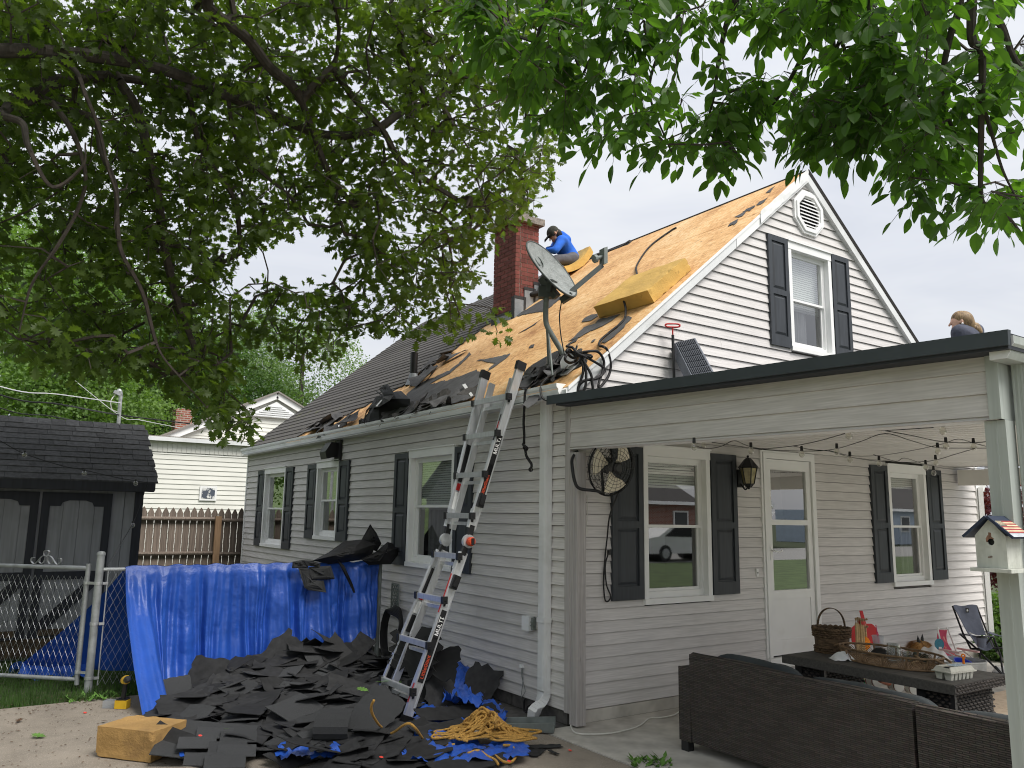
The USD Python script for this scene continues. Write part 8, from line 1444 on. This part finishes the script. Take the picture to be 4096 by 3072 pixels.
order = np.argsort(-(S_ / np.linalg.norm(P_ - CAM, axis=1))); inv = (P_ - CAM) @ np.array([CR, CU, CF]).T; seen = (np.abs(inv[:, 0] / inv[:, 2]) < 2048 / FPX) & (np.abs(inv[:, 1] / inv[:, 2]) < 1536 / FPX); order = np.r_[order[seen[order]], order[~seen[order]]]
for i in order[:300]:
    mb = MB(); mb.add(*scatter(tv, tf, P_[i:i + 1], D_[i:i + 1], N_[i:i + 1], S_[i:i + 1])); part(oak, 'leaf', mb, 'oak_leaf')
mb = MB(); o_ = order[300:]; mb.add(*scatter(tv, tf, P_[o_], D_[o_], N_[o_], S_[o_])); part(oak, 'crown', mb, 'oak_leaf', kind='stuff')
# --- the ash overhead at the right, nearer
ash = thing('ash_tree', 'ash tree with drooping pointed leaflets hanging in from above at right', 'tree', (3.6, -9.5, 0))
AT = np.array([3.6, -9.5, 0]); AC = np.array([2.6, -8.0, 5.6]); mb = MB(); mb.tube(spline([AT - Zv * .2, AT + Zv * .3, AT + np.array([-.2, .3, 2.6]), AC, AC + np.array([-.3, 1., 1.8])], 5), np.interp(np.arange(21), [0, 3, 20], [.34, .25, .12]), 12); part(ash, 'trunk', mb, 'bark_dark', smooth=True)
w3 = lambda a, b, d: (2696 + a * .6329, b * .6329, d)
hub = far(3350, -1300, 6.2); hub2 = far(2300, -1000, 6.4)
limbs = [([AC, AC * .5 + hub * .5 + Zv * .3, hub, far(2800, -1150, 6.2), hub2], .09, .03), ([hub] + fp_([(3290, -500, 5.8), w3(915, -60, 5.7), w3(925, 110, 5.7), w3(890, 220, 5.7), w3(800, 380, 5.7), w3(700, 560, 5.7), w3(600, 690, 5.7), w3(530, 800, 5.7)]), .03, .006), ([hub] + fp_([(3060, -400, 5.6), w3(400, -30, 5.5), w3(330, 160, 5.5), w3(280, 400, 5.5), w3(250, 620, 5.5), w3(190, 830, 5.5)]), .03, .005), ([hub] + fp_([(3600, -500, 5.4), w3(1620, -20, 5.4), w3(1480, 130, 5.4), w3(1300, 260, 5.4), w3(1080, 300, 5.5)]), .03, .006), ([hub] + fp_([(3780, -500, 5.2), w3(1810, -60, 5.2), w3(1740, 250, 5.2), w3(1700, 480, 5.2), w3(1720, 700, 5.2), w3(1800, 900, 5.2), w3(1830, 950, 5.2)]), .028, .005), ([hub] + fp_([(3900, -500, 5.0), w3(1885, -40, 5.0), w3(1885, 250, 5.0), w3(1945, 330, 5.0), w3(1945, 650, 5.0), w3(1940, 1000, 5.0), w3(1950, 1270, 5.0), w3(2060, 1310, 5.0), w3(2200, 1480, 5.0)]), .03, .006), ([hub] + fp_([(4000, -500, 5.2), w3(1990, -20, 5.2), w3(2080, 180, 5.2), w3(2160, 380, 5.2), w3(2300, 520, 5.2)]), .03, .01), ([far(3930, 410, 5.0)] + fp_([w3(2010, 850, 5.0), w3(2080, 1080, 5.0), w3(2190, 1300, 5.0)]), .012, .004), ([hub2] + fp_([(2260, -400, 5.8), (2190, 0, 5.7), (2150, 150, 5.7), (2120, 320, 5.7), (2100, 480, 5.7)]), .022, .005), ([hub2] + fp_([(2500, -400, 5.9), (2480, 0, 5.8), (2400, 160, 5.8), (2330, 300, 5.8), (2270, 420, 5.8)]), .022, .005), ([hub2] + fp_([(2720, -400, 5.9), (2720, 30, 5.8), (2640, 200, 5.8), (2600, 380, 5.8), (2690, 620, 5.8)]), .022, .005), ([hub] + fp_([(3330, 80, 5.6), w3(1060, 260, 5.5), w3(1110, 480, 5.5), w3(1100, 700, 5.5), w3(1040, 880, 5.5), w3(970, 950, 5.5)]), .016, .004), ([hub] + fp_([(3500, 250, 5.4), (3560, 330, 5.4), (3590, 560, 5.3), (3650, 620, 5.3), (3740, 720, 5.2)]), .012, .004)]
ASHP = [(Polygon([(1950, -80), (2200, -60), (2750, -80), (3500, -80), (3470, 170), (3480, 420), (3370, 500), (3330, 470), (3180, 450), (3130, 520), (3060, 480), (2980, 590), (3020, 700), (3010, 740), (2880, 690), (2800, 730), (2720, 780), (2640, 690), (2560, 620), (2420, 640), (2370, 600), (2340, 500), (2250, 510), (2160, 600), (2100, 560), (2060, 430), (1980, 300), (1880, 200), (1830, 40)]), 185, .43), (Polygon([(3180, 460), (3470, 440), (3440, 560), (3410, 640), (3330, 700), (3220, 660), (3190, 620), (3260, 540)]), 24, .2), (Polygon([(3480, 380), (3640, 380), (3720, 470), (3790, 560), (3900, 700), (3930, 760), (3790, 850), (3640, 840), (3590, 690), (3540, 620), (3460, 570)]), 40, .38), (Polygon([(3430, -60), (4160, -60), (4160, 620), (4060, 650), (3930, 600), (3800, 420), (3700, 360), (3620, 400), (3450, 330)]), 62, .53), (Polygon([(3870, 830), (4000, 800), (4160, 830), (4160, 920), (4060, 960), (3930, 950), (3880, 890)]), 13, .2), (Polygon([(1500, -1200), (4300, -1200), (4900, -200), (4700, 500), (4200, 500), (4180, -90), (1900, -90)]), 14, .3)]
ASHP[0] = (ASHP[0][0].difference(Polygon([(2870, 130), (2920, 140), (2890, 270), (2780, 300), (2760, 240)])).difference(Polygon([(3390, 30), (3600, -10), (3640, 90), (3500, 170), (3420, 90)])), ASHP[0][1], ASHP[0][2])
from shapely.affinity import translate
TG = np.vstack([inpoly(translate(p, 0, -100 if i != 5 else 0), n, 20 + i, 4.7 if i else 5.0, 5.9, g, .006) for i, (p, n, g) in enumerate(ASHP)]); N, par, rad, tips, fx = grow(limbs, TG, 12, .18)
rad = np.minimum(np.maximum(rad * .75, fx), np.where(fx > 0, fx, .010))
part(ash, 'limb', wood(N, par, rad, [i for i in range(len(N)) if fx[i] > 0], 7), 'bark_dark', kind='stuff'); part(ash, 'twigs', wood(N, par, rad, [i for i in range(len(N)) if fx[i] <= 0], 4), 'bark_twig', kind='stuff')
lv, lf = leaflet(); PP, DD, NN, SS, stalks = [], [], [], [], MB(); ra = random.Random(77)
for t in tips:
    for q in range(ra.randint(3, 4)):
        p0 = N[t]; a = ra.uniform(0, 6.28); d = unit([math.cos(a), math.sin(a), ra.uniform(-1.3, .0)]); nrm_ = unit(np.array([0, 0, 1.]) - d * d[2] + np.array([ra.gauss(0, .35), ra.gauss(0, .35), 0])); sd2 = np.cross(d, nrm_); L_ = ra.uniform(.15, .24); C_ = [p0 + d * L_ * f + np.array([0, 0, -.06 * f * f]) for f in (0, .35, .65, 1.)]; stalks.tube(C_, .0016, 3, False)
        sz = ra.uniform(.078, .125)
        for c_, ss_ in ((C_[3], 0), (C_[2], 1), (C_[2], -1), (C_[1], 1), (C_[1], -1)):
            PP.append(c_); DD.append(unit(d * (1 if ss_ == 0 else .55) + sd2 * ss_ * .85 + np.array([ra.gauss(0, .12), ra.gauss(0, .12), -.35]))); NN.append(unit(nrm_ + np.array([ra.gauss(0, .35), ra.gauss(0, .35), 0]))); SS.append(sz * (1.12 if ss_ == 0 else ra.uniform(.8, 1.)))
part(ash, 'leaf_stalks', stalks, 'bark_twig', kind='stuff')
P_, D_, N_, S_ = map(np.array, (PP, DD, NN, SS)); inv = (P_ - CAM) @ np.array([CR, CU, CF]).T; seen = (inv[:, 2] > 0) & (np.abs(inv[:, 0] / inv[:, 2]) < 2048 / FPX) & (np.abs(inv[:, 1] / inv[:, 2]) < 1536 / FPX); order = np.argsort(-(S_ / np.linalg.norm(P_ - CAM, axis=1))); order = np.r_[order[seen[order]], order[~seen[order]]]
for i in order[:300]:
    mb = MB(); mb.add(*scatter(lv, lf, P_[i:i + 1], D_[i:i + 1], N_[i:i + 1], S_[i:i + 1])); part(ash, 'leaf', mb, 'ash_leaf')
mb = MB(); o_ = order[300:]; mb.add(*scatter(lv, lf, P_[o_], D_[o_], N_[o_], S_[o_])); part(ash, 'crown', mb, 'ash_leaf', kind='stuff')
# --- trees far behind
def tree(label, px, py, y, hw, hz, n, mat, seed, leaf=.16, dens=26, sub=9, cat='tree', z0=0., name='tree', trunk=.22, fill=.5):
    """A whole tree whose crown centre is seen at px, py: clusters of leaf-sized faces on limbs."""
    c = at(px, py, 1, y); r = np.random.default_rng(seed); base = np.array([c[0], c[1], z0]); t = thing(name, label, cat, base); cl = []
    while len(cl) < n:
        q = r.normal(size=3); q /= np.linalg.norm(q); k_ = r.uniform(fill, 1.) ** .6; p = c + q * k_ * np.array([hw, hw * .8, hz]) * (.72 + .5 * meshkit.noise(q * 2.2 + seed * 3.1))
        if p[2] > z0 + min(.3, hz * .15): cl.append(p)
    cl = np.array(cl); bottom = c - Zv * hz * .7; bottom[2] = max(bottom[2], z0 + .05); N, par, rad, tips, fx = grow([([base, base * .6 + bottom * .4, bottom, c, c + Zv * hz * .6], trunk, trunk * .25)], cl, seed, .1)
    part(t, 'trunk', wood(N, par, np.maximum(rad, fx), range(len(N)), 5), 'bark_dark'); leaf0 = leaf; leaf, dens = (leaf * .52, int(dens * 2.8)) if y > 10 else (leaf, dens); Q = np.repeat(N[tips], dens, 0); o = r.normal(size=Q.shape); o /= np.linalg.norm(o, axis=1, keepdims=True); Q = Q + o * r.uniform(.1, 1, (len(Q), 1)) ** .5 * np.array([1, 1, .55]) * leaf0 * sub * .55
    D = r.normal(size=Q.shape) + o * .5 - [0, 0, .4]; Nn = r.normal(size=Q.shape) * .7 + o * .6 + [0, 0, .7]; tq = np.array([(0, 0, 0), (.42, .5, .08), (0, 1, -.08), (-.42, .5, .08)]); mb = MB(); mb.add(*scatter(tq, np.array([(0, 1, 2), (0, 2, 3)]), Q, D, Nn, r.uniform(.6, 1.2, len(Q)) * leaf)); part(t, 'crown', mb, mat, kind='stuff'); return t
tree('bright green tree beyond the shed at the left edge', -60, 1420, 26, 4.2, 4.6, 330, 'far_leaf', 1, .26, 40); tree('pale feathery tree behind the shed roof left of mast', 330, 1640, 24, 2.6, 1.9, 170, 'far_leaf', 2, .24, 36)
tree('green tree behind the overhead cables left of mast', 420, 1360, 34, 4.6, 4.0, 300, 'far_leaf', 3, .30, 38); tree('bushy green tree between mast and white house', 640, 1560, 30, 2.8, 3.6, 260, 'far_leaf_dark', 4, .26, 36); tree('dark green tree behind the white house chimney', 830, 1620, 38, 4.0, 4.2, 260, 'far_leaf_dark', 5, .30, 34)
tree('loose pale green tree standing behind the white gable', 1210, 1470, 38, 3.9, 3.7, 130, 'far_leaf_pale', 6, .24, 40, 8, trunk=.26, fill=.25); tree('leafy tree behind the white house left of the gable', 1000, 1500, 42, 3.2, 4.0, 150, 'far_leaf', 7, .28, 36)
tree('tall light green tree far left above the shed roof', 60, 1220, 40, 4.5, 4.5, 240, 'far_leaf', 8, .34, 34)
for i, (px, py, lab) in enumerate(((3715, 1402, 'small tree tip above the porch roof left of the person'), (4080, 1400, 'small tree tip above the porch roof right of the person'))): tree(lab, px, py + 70, 20, 1.3 if not i else 1.6, 1.35, 46, 'far_leaf_dark', 12 + i, .14, 30, 7)
tree('dark red leaved maple beyond the house corner', 4010, 2140, 1.5, .9, .95, 150, 'maple_red', 15, .075, 34, 6, trunk=.04); tree('green bush beyond the camp chair', 4030, 2470, .5, .45, .32, 90, 'far_leaf', 16, .06, 34, 6, 'bush', name='bush', trunk=.02); tree('clump of low green plants at the house corner', 4005, 2590, -.3, .2, .17, 50, 'far_leaf_dark', 17, .06, 26, 5, 'bush', name='bush', trunk=.01)
mb = MB(); gx_ = np.linspace(-11, -60, 14); mb.grid([[(x, y, -.02 + 13. * (1 - math.exp((x + 11) / 26))) for y in (-40, -10, 10, 30, 60, 120, 220)] for x in gx_]); one('hill', mb, 'far_lawn', kind='structure')  # out of view; mirrored in the side windows and hides low sky
# ------------------------------------------------------------------ what the windows mirror: the place behind and beside the camera
mb = MB(); mb.box(-60, 120, -27, -17.5, -.2, -.008); one('road', mb, 'pale_paving', kind='structure'); mb = MB(); mb.box(-60, 120, -17.4, -7.6, -.2, -.006); one('front_lawn', mb, 'far_lawn', kind='structure')  # unseen road and lawn, toned light to brighten the porch by bounce
M('pale_blue_siding', (.42, .50, .60), .6, .05, 3.)
for nm, lab, x0, x1, mt in (('brick_house', 'red brick house across the street mirrored in the porch window', 16., 41., 'far_brick'), ('blue_house', 'pale blue house across the street mirrored in the far porch window', 52., 74., 'pale_blue_siding')):
    rh = thing(nm, lab, 'house', ((x0 + x1) / 2, -34, 0)); y = -30.; mb = MB(); mb.box(x0, x1, y - 8, y, 0, 2.6); mb.prism([(x1 - 7, 2.6), (x1, 2.6), (x1 - 3.5, 5.0)], (0, y, 0), X, Zv, .1); part(rh, 'wall', mb, mt); mb = MB(); mb.hexa([(x0 - .5, y + .5, 2.55), (x1 - 7, y + .5, 2.55), (x1 - 7, y - 4, 4.9), (x0 - .5, y - 4, 4.9), (x0 - .5, y + .5, 2.7), (x1 - 7, y + .5, 2.7), (x1 - 7, y - 4, 5.05), (x0 - .5, y - 4, 5.05)])
    part(rh, 'roof', mb, 'old_shingle_clean'); mb = MB(); mb.box(x0 - .5, x1 - 7, y + .5, y + .62, 2.55, 2.75); mb.beam((x1 - 7.2, y + .2, 2.6), (x1 - 3.5, y + .2, 5.1), .2, .25); mb.beam((x1 - 3.5, y + .2, 5.1), (x1 + .2, y + .2, 2.6), .2, .25); part(rh, 'white_trim', mb, 'white_vinyl'); mb = MB(); mb.box(x1 - 6.9, x1 - 6.75, y + .02, y + .15, 0, 2.55); part(rh, 'downspout', mb, 'white_vinyl')
    for x in np.arange(x0 + 1.5, x1 - 1.5, 3.6): mb = MB(); mb.box(x, x + 1.3, y, y + .07, .95, 2.2); wd = part(rh, 'window', mb, 'white_vinyl'); mb = MB(); mb.box(x + .12, x + 1.18, y + .07, y + .08, 1.05, 2.1); part(wd, 'pane', mb, 'screen_look')
car = thing('parked_car', 'white car parked on the street mirrored in the porch window', 'car', (20.5, -18.6, 0)); cx, cyy = 20.5, -18.7
mb = MB(); mb.prism([(-2.2, .32), (2.2, .32), (2.25, .75), (1.5, .92), (.7, 1.42), (-.9, 1.45), (-1.7, 1.0), (-2.25, .92)], (cx, cyy + .85, 0), X, Zv, 1.7); part(car, 'body', mb, 'white_paint'); mb = MB(); mb.prism([(1.25, .95), (.62, 1.34), (-.8, 1.37), (-1.4, 1.0)], (cx, cyy + .86, 0), X, Zv, 1.72); part(car, 'glazing', mb, 'black_plastic')
for x in (-1.4, 1.4): mb = MB(); mb.lathe([(0, -.9), (.33, -.9), (.33, .9), (0, .9)], (cx + x, cyy, .33), Y, 18); part(car, 'wheel', mb, 'black_plastic'); mb = MB(); mb.lathe([(0, 0), (.2, 0), (.2, .012), (0, .02)], (cx + x, cyy + .9, .33), Y, 14); part(car, 'rim', mb, 'galv_bright')
for i, (x, y, h, lab) in enumerate(((-16, 20, 4.2, 'tree on the lawn side mirrored in the side windows, northern'), (-19, 13, 4.6, 'tree on the lawn side mirrored in the side windows, middle'), (-15, 6, 4.0, 'tree on the lawn side mirrored in the side windows, southern'))):
    c = np.array([x, y, h]); r = np.random.default_rng(50 + i); t = thing('tree', lab, 'tree', (x, y, 0)); mb = MB(); mb.tube([(x, y, -.1), (x, y, h)], [.2, .08], 8); part(t, 'trunk', mb, 'bark_dark'); q = r.normal(size=(2600, 3)); q /= np.linalg.norm(q, axis=1, keepdims=True); Q = c + q * r.uniform(.4, 1, (2600, 1)) * np.array([2.6, 2.6, 2.4]); mb = MB(); mb.add(*scatter(np.array([(0, 0, 0), (.4, .5, .1), (0, 1, 0), (-.4, .5, .1)]), np.array([(0, 1, 2), (0, 2, 3)]), Q, r.normal(size=Q.shape), r.normal(size=Q.shape) + [0, 0, 1.], r.uniform(.25, .5, 2600))); part(t, 'crown', mb, 'far_leaf', kind='stuff')
